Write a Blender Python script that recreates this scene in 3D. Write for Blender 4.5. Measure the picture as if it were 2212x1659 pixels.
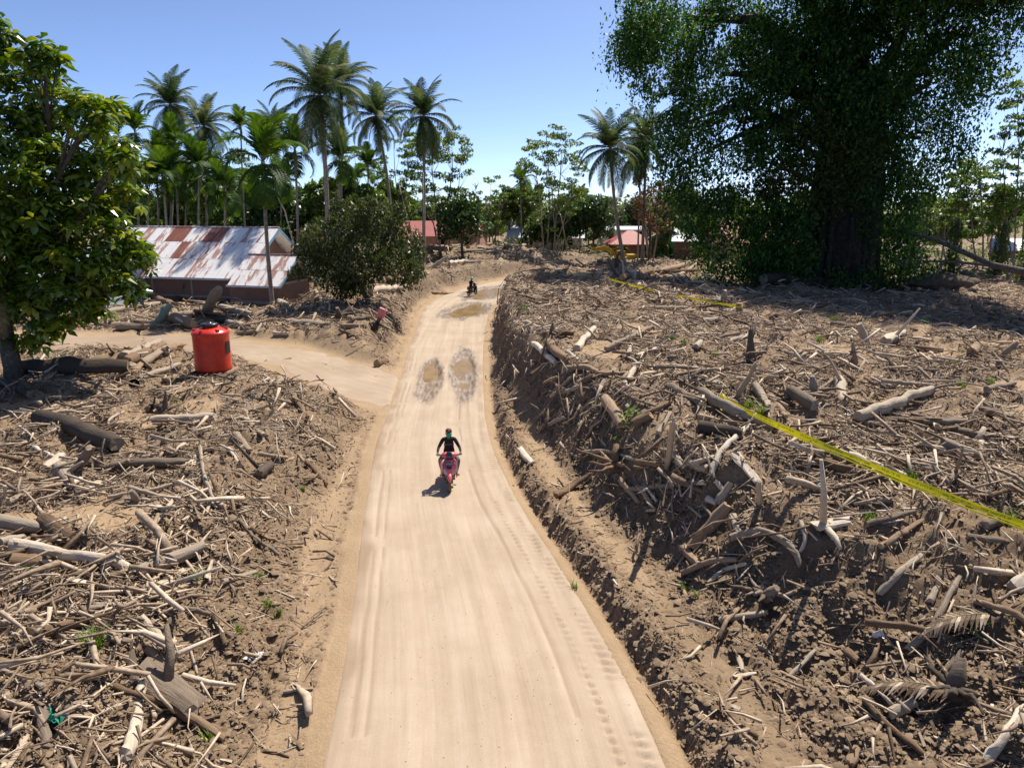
import bpy, bmesh, math, random
import numpy as np
from mathutils import Vector, Matrix, Euler

for o in list(bpy.data.objects): bpy.data.objects.remove(o)
SC = bpy.context.scene
COL = SC.collection
R = math.radians
rnd = random.Random(11)
rng = np.random.default_rng(11)

# ------------------------------------------------------------------ camera
F, HC = 1535.0, 7.8                       # focal length in px of a 2212 px wide frame, camera height
PITCH = math.atan((829.5 - 455) / F)
cam = bpy.data.cameras.new('camera'); CAM = bpy.data.objects.new('camera', cam); COL.objects.link(CAM)
CAM.location = (0, 0, HC); CAM.rotation_euler = (R(90) - PITCH, 0, 0)
cam.sensor_fit = 'HORIZONTAL'; cam.sensor_width = 36; cam.lens = 36 * F / 2212
cam.clip_start = 0.1; cam.clip_end = 6000
SC.camera = CAM

# ------------------------------------------------------------------ sky and sun
SUN_EL, SUN_AZ = R(57), math.atan2(0.50, 0.75)   # azimuth measured from +Y towards +X
world = bpy.data.worlds.new('World'); SC.world = world; world.use_nodes = True
wn = world.node_tree.nodes; wl = world.node_tree.links
sky = wn.new('ShaderNodeTexSky'); sky.sky_type = 'NISHITA'; sky.sun_disc = False
sky.sun_elevation = SUN_EL; sky.sun_rotation = SUN_AZ
sky.altitude = 0; sky.air_density = 0.4; sky.dust_density = 0.6; sky.ozone_density = 4.0
bg = wn['Background']; bg.inputs['Strength'].default_value = 0.148
wl.new(sky.outputs[0], bg.inputs['Color'])
sun = bpy.data.lights.new('sun', 'SUN'); SUN = bpy.data.objects.new('sun', sun); COL.objects.link(SUN)
sun.energy = 5.0; sun.angle = R(0.5); sun.color = (1.0, 0.93, 0.82)
sdir = Vector((math.sin(SUN_AZ) * math.cos(SUN_EL), math.cos(SUN_AZ) * math.cos(SUN_EL), math.sin(SUN_EL)))
SUN.rotation_euler = sdir.to_track_quat('Z', 'Y').to_euler(); SUN.location = sdir * 100
vs = SC.view_settings; SC.display_settings.display_device = 'sRGB'
vs.view_transform = 'Standard'; vs.look = 'None'; vs.gamma = 1.0; vs.exposure = 0.56; vs.use_curve_mapping = False
SC.render.engine = 'CYCLES'
SC.cycles.max_bounces = 6; SC.cycles.diffuse_bounces = 2; SC.cycles.glossy_bounces = 2
SC.cycles.transmission_bounces = 3; SC.cycles.transparent_max_bounces = 6
SC.cycles.use_denoising = True

# ------------------------------------------------------------------ pixel <-> place
def ray(px, py):
    u = (px - 1106) / F; v = (829.5 - py) / F
    c, s = math.cos(PITCH), math.sin(PITCH)
    return u, c + v * s, -s + v * c
def G(px, py, z=0.0):
    x, y, zz = ray(px, py); t = (z - HC) / zz
    return x * t, y * t
def D(px, py, d):
    x, y, zz = ray(px, py); t = d / y
    return Vector((x * t, d, HC + zz * t))

# ------------------------------------------------------------------ helpers
def tag(o, label=None, cat=None, group=None, kind=None):
    if label: o['label'] = label
    if cat: o['category'] = cat
    if group: o['group'] = group
    if kind: o['kind'] = kind
    return o
def link(name, data, parent=None):
    o = bpy.data.objects.new(name, data); COL.objects.link(o)
    if parent is not None: o.parent = parent
    return o
def empty(name, loc=(0, 0, 0), rz=0.0, label=None, cat=None, group=None):
    o = link(name, None); o.location = loc; o.rotation_euler = (0, 0, rz); o.empty_display_size = 0.2
    return tag(o, label, cat, group)
def np_mesh(name, V, Fa, mats=(), smooth=False, mat_idx=None):
    """V (n,3) array, Fa (m,k) array of polygons with k corners, or a list of such arrays"""
    if not isinstance(Fa, (list, tuple)): Fa = [Fa]
    Fa = [np.asarray(f, dtype=np.int32) for f in Fa if len(f)]
    me = bpy.data.meshes.new(name)
    V = np.asarray(V, dtype=np.float32)
    me.vertices.add(len(V)); me.vertices.foreach_set('co', V.ravel())
    tot = np.concatenate([np.full(len(f), f.shape[1], np.int32) for f in Fa])
    me.loops.add(int(tot.sum())); me.loops.foreach_set('vertex_index', np.concatenate([f.ravel() for f in Fa]))
    me.polygons.add(len(tot))
    st = np.zeros(len(tot), np.int32); st[1:] = np.cumsum(tot)[:-1]
    me.polygons.foreach_set('loop_start', st)
    if smooth: me.polygons.foreach_set('use_smooth', np.ones(len(tot), dtype=bool))
    for m in mats: me.materials.append(m)
    if mat_idx is not None: me.polygons.foreach_set('material_index', np.asarray(mat_idx, np.int32))
    me.update(calc_edges=True); me.validate(verbose=False)
    return me
class MB:
    """collects shapes, then links them as ONE mesh object"""
    def __init__(s): s.v = []; s.f = []; s.m = []; s.sm = []
    def add(s, V, Fs, mi=0, sm=False):
        n = len(s.v); s.v += [tuple(p) for p in V]
        for f in Fs: s.f.append(tuple(i + n for i in f)); s.m.append(mi); s.sm.append(sm)
        return s
    def box(s, x0, x1, y0, y1, z0, z1, mi=0, M=None):
        V = [Vector((x, y, z)) for z in (z0, z1) for x, y in ((x0, y0), (x1, y0), (x1, y1), (x0, y1))]
        if M is not None: V = [M @ p for p in V]
        return s.add(V, [(3, 2, 1, 0), (4, 5, 6, 7), (0, 1, 5, 4), (1, 2, 6, 5), (2, 3, 7, 6), (3, 0, 4, 7)], mi)
    def tube(s, P, rad, n=8, mi=0, cap=True, sm=True, jit=0.0, capmi=None):
        P = [Vector(p) for p in P]; V = []
        if not hasattr(rad, '__len__'): rad = [rad] * len(P)
        up = None
        for i, p in enumerate(P):
            t = (P[min(i + 1, len(P) - 1)] - P[max(i - 1, 0)]).normalized()
            if up is None: up = t.orthogonal().normalized()
            a = (up - t * up.dot(t)); a = a.normalized() if a.length > 1e-6 else t.orthogonal().normalized(); up = a
            b = t.cross(a)
            for k in range(n):
                th = 2 * math.pi * k / n; r = rad[i] * (1 + jit * rnd.uniform(-1, 1))
                V.append(p + (a * math.cos(th) + b * math.sin(th)) * r)
        Fs = []
        for i in range(len(P) - 1):
            for k in range(n):
                k2 = (k + 1) % n
                Fs.append((i * n + k, i * n + k2, (i + 1) * n + k2, (i + 1) * n + k))
        s.add(V, Fs, mi, sm)
        if cap:
            b0 = len(s.v) - len(V); b1 = len(s.v) - n; c = mi if capmi is None else capmi
            s.f.append(tuple(b0 + k for k in reversed(range(n)))); s.m.append(c); s.sm.append(False)
            s.f.append(tuple(b1 + k for k in range(n))); s.m.append(c); s.sm.append(False)
        return s
    def lathe(s, prof, n=24, c=(0, 0, 0), mi=0, sm=True, M=None):
        V = []; Fs = []
        for r, z in prof:
            for k in range(n):
                th = 2 * math.pi * k / n
                p = Vector((c[0] + r * math.cos(th), c[1] + r * math.sin(th), c[2] + z))
                V.append(M @ p if M is not None else p)
        for i in range(len(prof) - 1):
            for k in range(n):
                k2 = (k + 1) % n
                Fs.append((i * n + k, i * n + k2, (i + 1) * n + k2, (i + 1) * n + k))
        if prof[0][0] > 1e-4: Fs.append(tuple(reversed(range(n))))
        if prof[-1][0] > 1e-4: Fs.append(tuple((len(prof) - 1) * n + k for k in range(n)))
        return s.add(V, Fs, mi, sm)
    def ball(s, c, r, n=10, mi=0, sc=(1, 1, 1)):
        m = max(4, n // 2 + 1); prof = [(math.sin(math.pi * i / m), -math.cos(math.pi * i / m)) for i in range(m + 1)]
        V = []; Fs = []
        for a, z in prof:
            for k in range(n):
                th = 2 * math.pi * k / n
                V.append((c[0] + r * sc[0] * a * math.cos(th), c[1] + r * sc[1] * a * math.sin(th), c[2] + r * sc[2] * z))
        for i in range(m):
            for k in range(n):
                k2 = (k + 1) % n
                Fs.append((i * n + k, i * n + k2, (i + 1) * n + k2, (i + 1) * n + k))
        return s.add(V, Fs, mi, True)
    def mesh(s, name, mats):
        me = bpy.data.meshes.new(name); me.from_pydata([tuple(v) for v in s.v], [], s.f)
        for m in (mats if isinstance(mats, (list, tuple)) else [mats]): me.materials.append(m)
        me.polygons.foreach_set('material_index', s.m); me.polygons.foreach_set('use_smooth', s.sm)
        me.update(); return me
    def build(s, name, mats, parent=None, bevel=0):
        o = link(name, s.mesh(name, mats), parent)
        if bevel:
            b = o.modifiers.new('bevel', 'BEVEL'); b.width = bevel; b.segments = 2; b.limit_method = 'ANGLE'
        return o

# ------------------------------------------------------------------ materials
def new_mat(name):
    m = bpy.data.materials.new(name); m.use_nodes = True; nt = m.node_tree
    return m, nt, nt.nodes, nt.links, nt.nodes['Principled BSDF']
def ramp(N, cols):
    r = N.new('ShaderNodeValToRGB'); el = r.color_ramp.elements
    while len(el) < len(cols): el.new(0.5)
    for e, (p, c) in zip(el, cols): e.position = p; e.color = (*c, 1)
    return r
def mapping(N, L, scale, coord='Object'):
    tc = N.new('ShaderNodeTexCoord'); mp = N.new('ShaderNodeMapping'); L.new(tc.outputs[coord], mp.inputs[0])
    mp.inputs['Scale'].default_value = scale if hasattr(scale, '__len__') else (scale,) * 3
    return mp
def noise_node(N, L, vec, scale=1.0, detail=4, rough=0.6):
    n = N.new('ShaderNodeTexNoise'); n.inputs['Scale'].default_value = scale; n.inputs['Detail'].default_value = detail
    n.inputs['Roughness'].default_value = rough; L.new(vec, n.inputs['Vector']); return n
def bump(N, L, h, bs, strength=0.4, dist=0.05):
    b = N.new('ShaderNodeBump'); b.inputs['Strength'].default_value = strength; b.inputs['Distance'].default_value = dist
    L.new(h, b.inputs['Height']); L.new(b.outputs[0], bs.inputs['Normal']); return b
def simple(name, cols, scale=4.0, rough=0.7, bmp=0.3, spec=0.3, metal=0.0, dist=0.03, detail=5, coat=0.0, rgh2=None):
    """noise-mottled surface: cols = list of (pos, rgb)"""
    m, nt, N, L, bs = new_mat(name)
    mp = mapping(N, L, scale); n = noise_node(N, L, mp.outputs[0], 1.0, detail)
    if not isinstance(cols[0][0], (int, float)) : cols = [(0.3, cols[0]), (0.7, cols[1])]
    r = ramp(N, cols); L.new(n.outputs[0], r.inputs[0]); L.new(r.outputs[0], bs.inputs['Base Color'])
    bs.inputs['Roughness'].default_value = rough; bs.inputs['Specular IOR Level'].default_value = spec
    bs.inputs['Metallic'].default_value = metal; bs.inputs['Coat Weight'].default_value = coat
    if bmp: bump(N, L, n.outputs[0], bs, bmp, dist)
    return m
def wood(name, cols, stretch=(3, 26, 26), island=False, rough=0.85, bmp=0.6, spread=0.25):
    """long-grained wood, grain along local X; tone varies per piece"""
    m, nt, N, L, bs = new_mat(name)
    mp = mapping(N, L, stretch); n = noise_node(N, L, mp.outputs[0], 1.0, 6, 0.65)
    mp2 = mapping(N, L, 1.7); n2 = noise_node(N, L, mp2.outputs[0], 1.0, 3)
    if island:
        g = N.new('ShaderNodeNewGeometry'); rv = g.outputs['Random Per Island']
    else:
        g = N.new('ShaderNodeObjectInfo'); rv = g.outputs['Random']
    mixa = N.new('ShaderNodeMath'); mixa.operation = 'MULTIPLY_ADD'; mixa.inputs[1].default_value = 0.55; L.new(n.outputs[0], mixa.inputs[0])
    t2 = N.new('ShaderNodeMath'); t2.operation = 'MULTIPLY'; t2.inputs[1].default_value = 0.45; L.new(rv, t2.inputs[0])
    L.new(t2.outputs[0], mixa.inputs[2])
    r = ramp(N, cols); L.new(mixa.outputs[0], r.inputs[0])
    hsv = N.new('ShaderNodeHueSaturation'); L.new(r.outputs[0], hsv.inputs['Color'])
    mr = N.new('ShaderNodeMapRange'); mr.inputs[3].default_value = 0.75; mr.inputs[4].default_value = 1.2; L.new(n2.outputs[0], mr.inputs[0])
    L.new(mr.outputs[0], hsv.inputs['Value']); L.new(hsv.outputs[0], bs.inputs['Base Color'])
    bs.inputs['Roughness'].default_value = rough; bs.inputs['Specular IOR Level'].default_value = 0.2
    if bmp: bump(N, L, n.outputs[0], bs, bmp, 0.04)
    return m
def leaf_mat(name, cols, trans=0.35, rough=0.45, spec=0.4, scale=0.35, obj=0.0):
    """foliage: tone differs per leaf and per clump, some light passes through"""
    m, nt, N, L, bs = new_mat(name)
    g = N.new('ShaderNodeNewGeometry'); mp = mapping(N, L, scale); n = noise_node(N, L, mp.outputs[0], 1.0, 3)
    a = N.new('ShaderNodeMath'); a.operation = 'MULTIPLY_ADD'; a.inputs[1].default_value = 0.6; L.new(g.outputs['Random Per Island'], a.inputs[0])
    b = N.new('ShaderNodeMath'); b.operation = 'MULTIPLY'; b.inputs[1].default_value = 0.4; L.new(n.outputs[0], b.inputs[0]); L.new(b.outputs[0], a.inputs[2])
    fac = a.outputs[0]
    if obj:
        oi = N.new('ShaderNodeObjectInfo'); mo = N.new('ShaderNodeMix'); mo.inputs['Factor'].default_value = obj; L.new(fac, mo.inputs['A']); L.new(oi.outputs['Random'], mo.inputs['B']); fac = mo.outputs['Result']
    r = ramp(N, cols); L.new(fac, r.inputs[0]); L.new(r.outputs[0], bs.inputs['Base Color'])
    bs.inputs['Roughness'].default_value = rough; bs.inputs['Specular IOR Level'].default_value = spec
    tr = N.new('ShaderNodeBsdfTranslucent'); h = N.new('ShaderNodeHueSaturation'); h.inputs['Saturation'].default_value = 1.15; h.inputs['Value'].default_value = 1.3
    h.inputs['Hue'].default_value = 0.485
    L.new(r.outputs[0], h.inputs['Color']); L.new(h.outputs[0], tr.inputs['Color'])
    mx = N.new('ShaderNodeMixShader'); mx.inputs[0].default_value = trans
    L.new(bs.outputs[0], mx.inputs[1]); L.new(tr.outputs[0], mx.inputs[2]); L.new(mx.outputs[0], N['Material Output'].inputs['Surface'])
    return m

# ------------------------------------------------------------------ noise and terrain
def _h(ix, iy, seed):
    h = (ix * 374761393 + iy * 668265263 + seed * 974711) & 0xffffffff
    h = ((h ^ (h >> 13)) * 1274126177) & 0xffffffff
    return ((h ^ (h >> 16)) & 0xffffff) / float(0xffffff)
def vnoise(x, y, seed=0):
    ix = np.floor(x).astype(np.int64); iy = np.floor(y).astype(np.int64)
    fx = x - ix; fy = y - iy; fx = fx * fx * (3 - 2 * fx); fy = fy * fy * (3 - 2 * fy)
    a = _h(ix, iy, seed); b = _h(ix + 1, iy, seed); c = _h(ix, iy + 1, seed); d = _h(ix + 1, iy + 1, seed)
    return (a * (1 - fx) + b * fx) * (1 - fy) + (c * (1 - fx) + d * fx) * fy
def fbm(x, y, f, octs=4, seed=0, gain=0.5):
    s = 0; a = 1; t = 0
    for i in range(octs):
        ca, sa = math.cos(i * 1.1), math.sin(i * 1.1)
        s = s + a * (vnoise((x * ca - y * sa) * f, (x * sa + y * ca) * f, seed + i * 17) * 2 - 1); t += a; a *= gain; f *= 2.03
    return s / t
def sstep(t): t = np.clip(t, 0, 1); return t * t * (3 - 2 * t)
ROAD = np.array([(-0.1, -30, 2.5), (-0.1, 4, 2.5), (-.15, 8.6, 2.45), (-.45, 10.2, 2.45), (-.9, 13.1, 2.3), (-1.6, 16.3, 2.15), (-2.1, 19.1, 2.0),
    (-2.8, 23.7, 1.95), (-3.05, 27.9, 1.9), (-3.5, 34.9, 2.0), (-3.95, 42.6, 2.2), (-4.25, 49.9, 2.4), (-4.5, 55, 2.6), (-4.4, 60, 2.8),
    (-3.8, 66, 2.9), (-2.2, 74, 2.7), (1.4, 82, 2.5), (7.5, 92, 2.2), (15.7, 104, 2), (21.6, 114, 2), (31, 134, 2), (40, 146, 2), (75, 180, 2)])
TRACK = np.array([(-3.5, 29.6, 2.6), (-6.5, 31.2, 2.4), (-9.5, 34, 2.0), (-13, 37, 2.0), (-20, 38.6, 2.6), (-28, 38.2, 3.0), (-45, 39, 3.0)])
TRACK_Z = np.array([0.0, 0.1, 0.35, 0.6, 0.75, 0.8, 0.8])
def poly_sd(P, x, y, extra=None):
    best = np.full(x.shape, 1e9); sg = np.zeros(x.shape); hw = np.zeros(x.shape); ty = np.zeros(x.shape); ex = np.zeros(x.shape)
    for i in range(len(P) - 1):
        ax, ay, aw = P[i]; bx, by, bw = P[i + 1]; dx, dy = bx - ax, by - ay; ll = dx * dx + dy * dy
        t = np.clip(((x - ax) * dx + (y - ay) * dy) / ll, 0, 1)
        qx = x - ax - t * dx; qy = y - ay - t * dy; d = np.hypot(qx, qy); m = d < best
        best = np.where(m, d, best); sg = np.where(m, np.sign(qx * dy - qy * dx), sg)
        hw = np.where(m, aw + (bw - aw) * t, hw); ty = np.where(m, ay + dy * t, ty)
        if extra is not None: ex = np.where(m, extra[i] + (extra[i + 1] - extra[i]) * t, ex)
    return best * np.where(sg == 0, 1, sg), hw, ty, ex
TY = np.array([-30, 8, 11, 14, 18, 21, 24, 28, 32, 40, 50, 58, 70, 90, 200.])
FOOT_R = np.array([2.1, 2.1, 2.1, 2.0, 1.85, 1.7, 1.3, .8, .6, .6, .6, .6, .8, 1, 1.])
TOP_R = np.array([7.5, 7, 5.2, 4.0, 3.9, 4.0, 3.8, 2.6, 2.0, 1.7, 1.6, 1.5, 1.8, 3, 5.])
HGT_R = np.array([1.0, 1.1, 1.5, 2.1, 2.3, 2.35, 2.35, 2.4, 2.4, 2.3, 2.3, 2.3, 2.2, 1.7, .5])
FOOT_L = np.array([.9, .9, 1.0, .9, .8, .6, .5, .6, .5, .4, .4, .5, .6, .8, 1.])
TOP_L = np.array([4.6, 4.6, 4.6, 4.4, 4., 3.4, 2.6, 2.4, 2.2, 2.6, 2.6, 2.6, 3.2, 5, 6.])
HGT_L = np.array([1.0, 1.0, 1.0, 1.0, 1.0, 1.0, .95, .9, .9, 1.2, 1.2, 1.3, 1.7, 1.2, .5])
BUMPS = [(-21, 47.5, 6.5, 2.3, .75), (-11.5, 53, 3, 5, .5), (3, 36, 3, 9, .25), (15.5, 67, 5, 3, .7), (-4, 102, 12, 4.5, 1.6), (4, 88, 5.5, 3, 1.1),
         (14, 88, 8, 4, .8), (8, 80, 5, 5, .5), (-13, 72, 6, 4, .6), (24, 62, 3, 2, .5), (6.5, 20.5, 2.2, 2.6, .35), (9, 14, 3, 2.5, .3), (-8.4, 41.5, 2.2, 2.2, .35), (10, 45, 4, 5, .25)]
def road_z(s, hw, ty, x, y, detail=True):
    z = 0.45 * sstep((ty - 80) / 25)
    z = z - 0.03 * np.exp(-((np.abs(s) - 0.75) / 0.3) ** 2)                 # wheel tracks
    z = z + 0.012 * fbm(x * 4, y * .25, 1.0, 3, 5)
    if detail: z = z + 0.006 * fbm(x, y, 5, 3, 9)
    wet, bas = wet_mask(x, y)
    z = z - 0.17 * bas + wet * (0.02 * fbm(x * 3.5, y * .8, 1.2, 3, 31))
    return z, wet
PUD = [(-3.95, 33.4, .56, 4.2, -.065), (-2.45, 35.0, .60, 5.3, -.07), (-3.55, 57.2, 1.75, 4.6, .12), (-2.3, 70.0, 2.0, 5.9, .20)]   # cx, cy, half width, half length, lean
def pud_r(x, y, p):
    cx, cy, a, b, k = p
    xx = x - cx - k * (y - cy); yy = y - cy
    w = fbm(x * 1.6, y * .6, 1.0, 3, 41) * 0.28
    return np.sqrt((xx / a) ** 2 + (yy / b) ** 2) + w
def wet_mask(x, y):
    wet = np.zeros(np.shape(x)); bas = np.zeros(np.shape(x))
    for i, p in enumerate(PUD):
        r = pud_r(x, y, p)
        wet = np.maximum(wet, sstep((1.35 - r) / 0.35)); k = sstep((1.08 - r) / 0.5)
        if i == 0: k = k * (.5 + .5 * sstep((y - 32.4) / 1.6))
        if i == 1: k = k * np.clip(.5 + .5 * np.exp(-((y - 36.3) / 1.7) ** 2) + .45 * np.exp(-((y - 31.8) / .9) ** 2), 0, 1)
        bas = np.maximum(bas, k)
    return wet, bas
def terrain(x, y, detail=True):
    x = np.asarray(x, float); y = np.asarray(y, float)
    s, hw, ty, _ = poly_sd(ROAD, x, y)
    e = np.abs(s) - hw; right = s > 0
    fr, tr, hr = (np.interp(ty, TY, a) for a in (FOOT_R, TOP_R, HGT_R))
    fl, tl, hl = (np.interp(ty, TY, a) for a in (FOOT_L, TOP_L, HGT_L))
    wob = 0.5 * fbm(x, y, 0.35, 3, 3)
    foot = np.where(right, fr, fl) + wob * .6; top = np.where(right, tr, tl) + wob; hgt = np.where(right, hr, hl)
    rise = sstep((e - foot) / np.maximum(top - foot, .4))
    z = hgt * rise
    base = 0.45 * sstep((ty - 80) / 25); z = z + base * (1 - rise * .6)
    # the ground behind the right-hand heap lies lower
    lo = (x - 19.5) * 0.94 + (y - 40) * 0.33
    z = np.where(right, z - (z - 0.75) * sstep((lo + 1.5) / 5.0) * rise, z)
    z = np.where(right, z, z - .75 * sstep((e - 7) / 5) * sstep((y - 40) / 5) * sstep((95 - y) / 20) * rise)
    far = sstep((y - 110) / 60); z = z * (1 - far) + 0.6 * far
    bump_ = np.zeros(x.shape)
    for bx, by, rx, ry, h in BUMPS: bump_ = bump_ + h * np.exp(-((x - bx) / rx) ** 2 - ((y - by) / ry) ** 2)
    z = z + bump_ * rise
    ts, thw, _, tz = poly_sd(TRACK, x, y, TRACK_Z)
    te = np.abs(ts) - thw
    trk = sstep(1 - te / 1.6) * (~right) * (e > -.5)
    # right-hand verge: shallow ditch, low berm of clods
    near = sstep((40 - ty) / 12) * right
    z = z - near * 0.20 * np.exp(-((e - .40) / .15) ** 2) + near * (0.24 + .14 * wob) * np.exp(-((e - .80) / .22) ** 2)
    z = z - (~right) * 0.06 * np.exp(-((e - .9) / .5) ** 2) * sstep((24 - ty) / 4)
    z = z * (1 - trk) + tz * trk
    patch = fbm(x, y, 0.33, 3, 71) + .25 * fbm(x, y, 1.1, 2, 72)
    sand = np.clip(sstep((patch - .24 - .35 * sstep((y - 37) / 8)) / .16) * rise * .9 * (hgt > .5), 0, 1)
    vn = fbm(x * 1.0, y * .45, .9, 4, 73)
    strip_ = np.where(right, np.clip(1.25 * np.exp(-((e - 1.6 - .3 * vn) / .34) ** 2), 0, 1) * near + (1 - near) * .7, np.clip(.30 + 1.3 * vn + .8 * np.exp(-((e - .8 - .4 * vn) / .35) ** 2), 0, 1))
    verge = (1 - rise) ** 1.2 * (e > .05) * strip_
    sand = np.maximum(sand, verge * .9); sand = np.maximum(sand, trk)
    sand = np.where(e < 0.35, 1.0, sand)
    sand = sand * (1 - near * np.exp(-((e - .82) / .28) ** 2))
    slope = np.clip(4 * rise * (1 - rise), 0, 1) * (1 - trk)
    rough = np.clip(1 - sand, 0.06, 1)
    if detail:
        field = 0.30 * fbm(x, y, .42, 3, 21) * rise * (1 - trk)
        fade = 1 / (1 + np.maximum(y - 25, 0) / 40)
        lump = (np.abs(fbm(x, y, 1.15, 4, 22)) * .50 - .12) * rough
        clod = (1 - np.abs(fbm(x, y, 3.6, 3, 23)) * 2.2) * 0.085 * rough * fade
        bl = slope * (0.30 * fbm(x, y, 1.0, 4, 24))
        off = np.where(e > 0.1, 1.0, 0.0) * sstep((e - .1) / .6)
        lw = right * sstep((14.5 - y) / 2.5) * sstep((9 - e) / 2) * (e > 1.2)
        lump = lump * (1 + 1.1 * sstep((y - 38) / 15))
        lump = lump + lw * .13 * fbm(x, y, 2.6, 3, 27) * rough
        bermc = near * np.exp(-((e - .82) / .28) ** 2) * 0.16 * fbm(x, y, 4.5, 3, 25)
        z = z + (field + lump + clod + bl) * off + bermc + .012 * fbm(x, y, 3, 3, 26)
    zr, wet = road_z(s, hw, ty, x, y, False)
    inside = sstep((0.25 - e) / .3)
    z = z * (1 - inside) + (zr - 0.16 * sstep(-e / .35) ) * inside
    low = right * sstep((14.5 - y) / 2.5) * sstep((9 - e) / 2) * (e > 1.2)
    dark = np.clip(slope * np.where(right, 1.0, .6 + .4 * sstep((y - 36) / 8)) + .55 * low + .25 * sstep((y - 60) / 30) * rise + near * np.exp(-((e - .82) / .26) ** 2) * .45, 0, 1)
    clump = sstep((fbm(x, y, .55, 4, 88) + .42) / .62)
    dens = np.clip((rise * (1 - .92 * sand) + slope * .25) * (.22 + .78 * clump), 0, 1) * (e > .3) * (1 - .95 * trk) * (1 - .72 * low)
    dens = np.maximum(dens, .07 * (e > .45) * (1 - trk) * (y < 30))
    return dict(z=z, sand=sand, dark=dark, dens=dens, rise=rise, e=e, right=right, slope=slope, trk=trk)
def tz(x, y):
    """ground height looked up on the built sheet"""
    i = min(max(int(np.searchsorted(ys, y)) - 1, 0), len(ys) - 2); fy = min(max((y - ys[i]) / (ys[i + 1] - ys[i]), 0), 1); r = []
    for k in (i, i + 1):
        u = (x / WIDE[k] + 1) / 2 * (len(us) - 1); j = min(max(int(u), 0), len(us) - 2); fx = min(max(u - j, 0), 1)
        r.append(ZG[k, j] * (1 - fx) + ZG[k, j + 1] * fx)
    return float(r[0] * (1 - fy) + r[1] * fy)
def tzv(x, y):
    i = np.clip(np.searchsorted(ys, y) - 1, 0, len(ys) - 2); fy = np.clip((y - ys[i]) / (ys[i + 1] - ys[i]), 0, 1); r = []
    for k in (i, i + 1):
        u = np.clip((x / WIDE[k] + 1) / 2 * (len(us) - 1), 0, len(us) - 1.001); j = u.astype(int); fx = u - j
        r.append(ZG[k, j] * (1 - fx) + ZG[k, j + 1] * fx)
    return r[0] * (1 - fy) + r[1] * fy
MARCH = np.exp(np.linspace(math.log(5.5), math.log(420), 900))
def place(px, py, dz=0.0):
    """the ground point seen at a pixel: first crossing of the sight line with the sheet"""
    x, y, zz = ray(px, py)
    gap = HC + zz / y * MARCH - tzv(x / y * MARCH, MARCH); k = np.nonzero(gap < 0)[0]; k = int(k[0]) if len(k) else len(MARCH) - 1
    lo, hi = MARCH[max(k - 1, 0)], MARCH[k]; g0, g1 = gap[max(k - 1, 0)], gap[k]; d = lo + (hi - lo) * (g0 / (g0 - g1) if g0 > 0 > g1 else 0)
    return Vector((x / y * d, d, tz(x / y * d, d) + dz))
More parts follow.
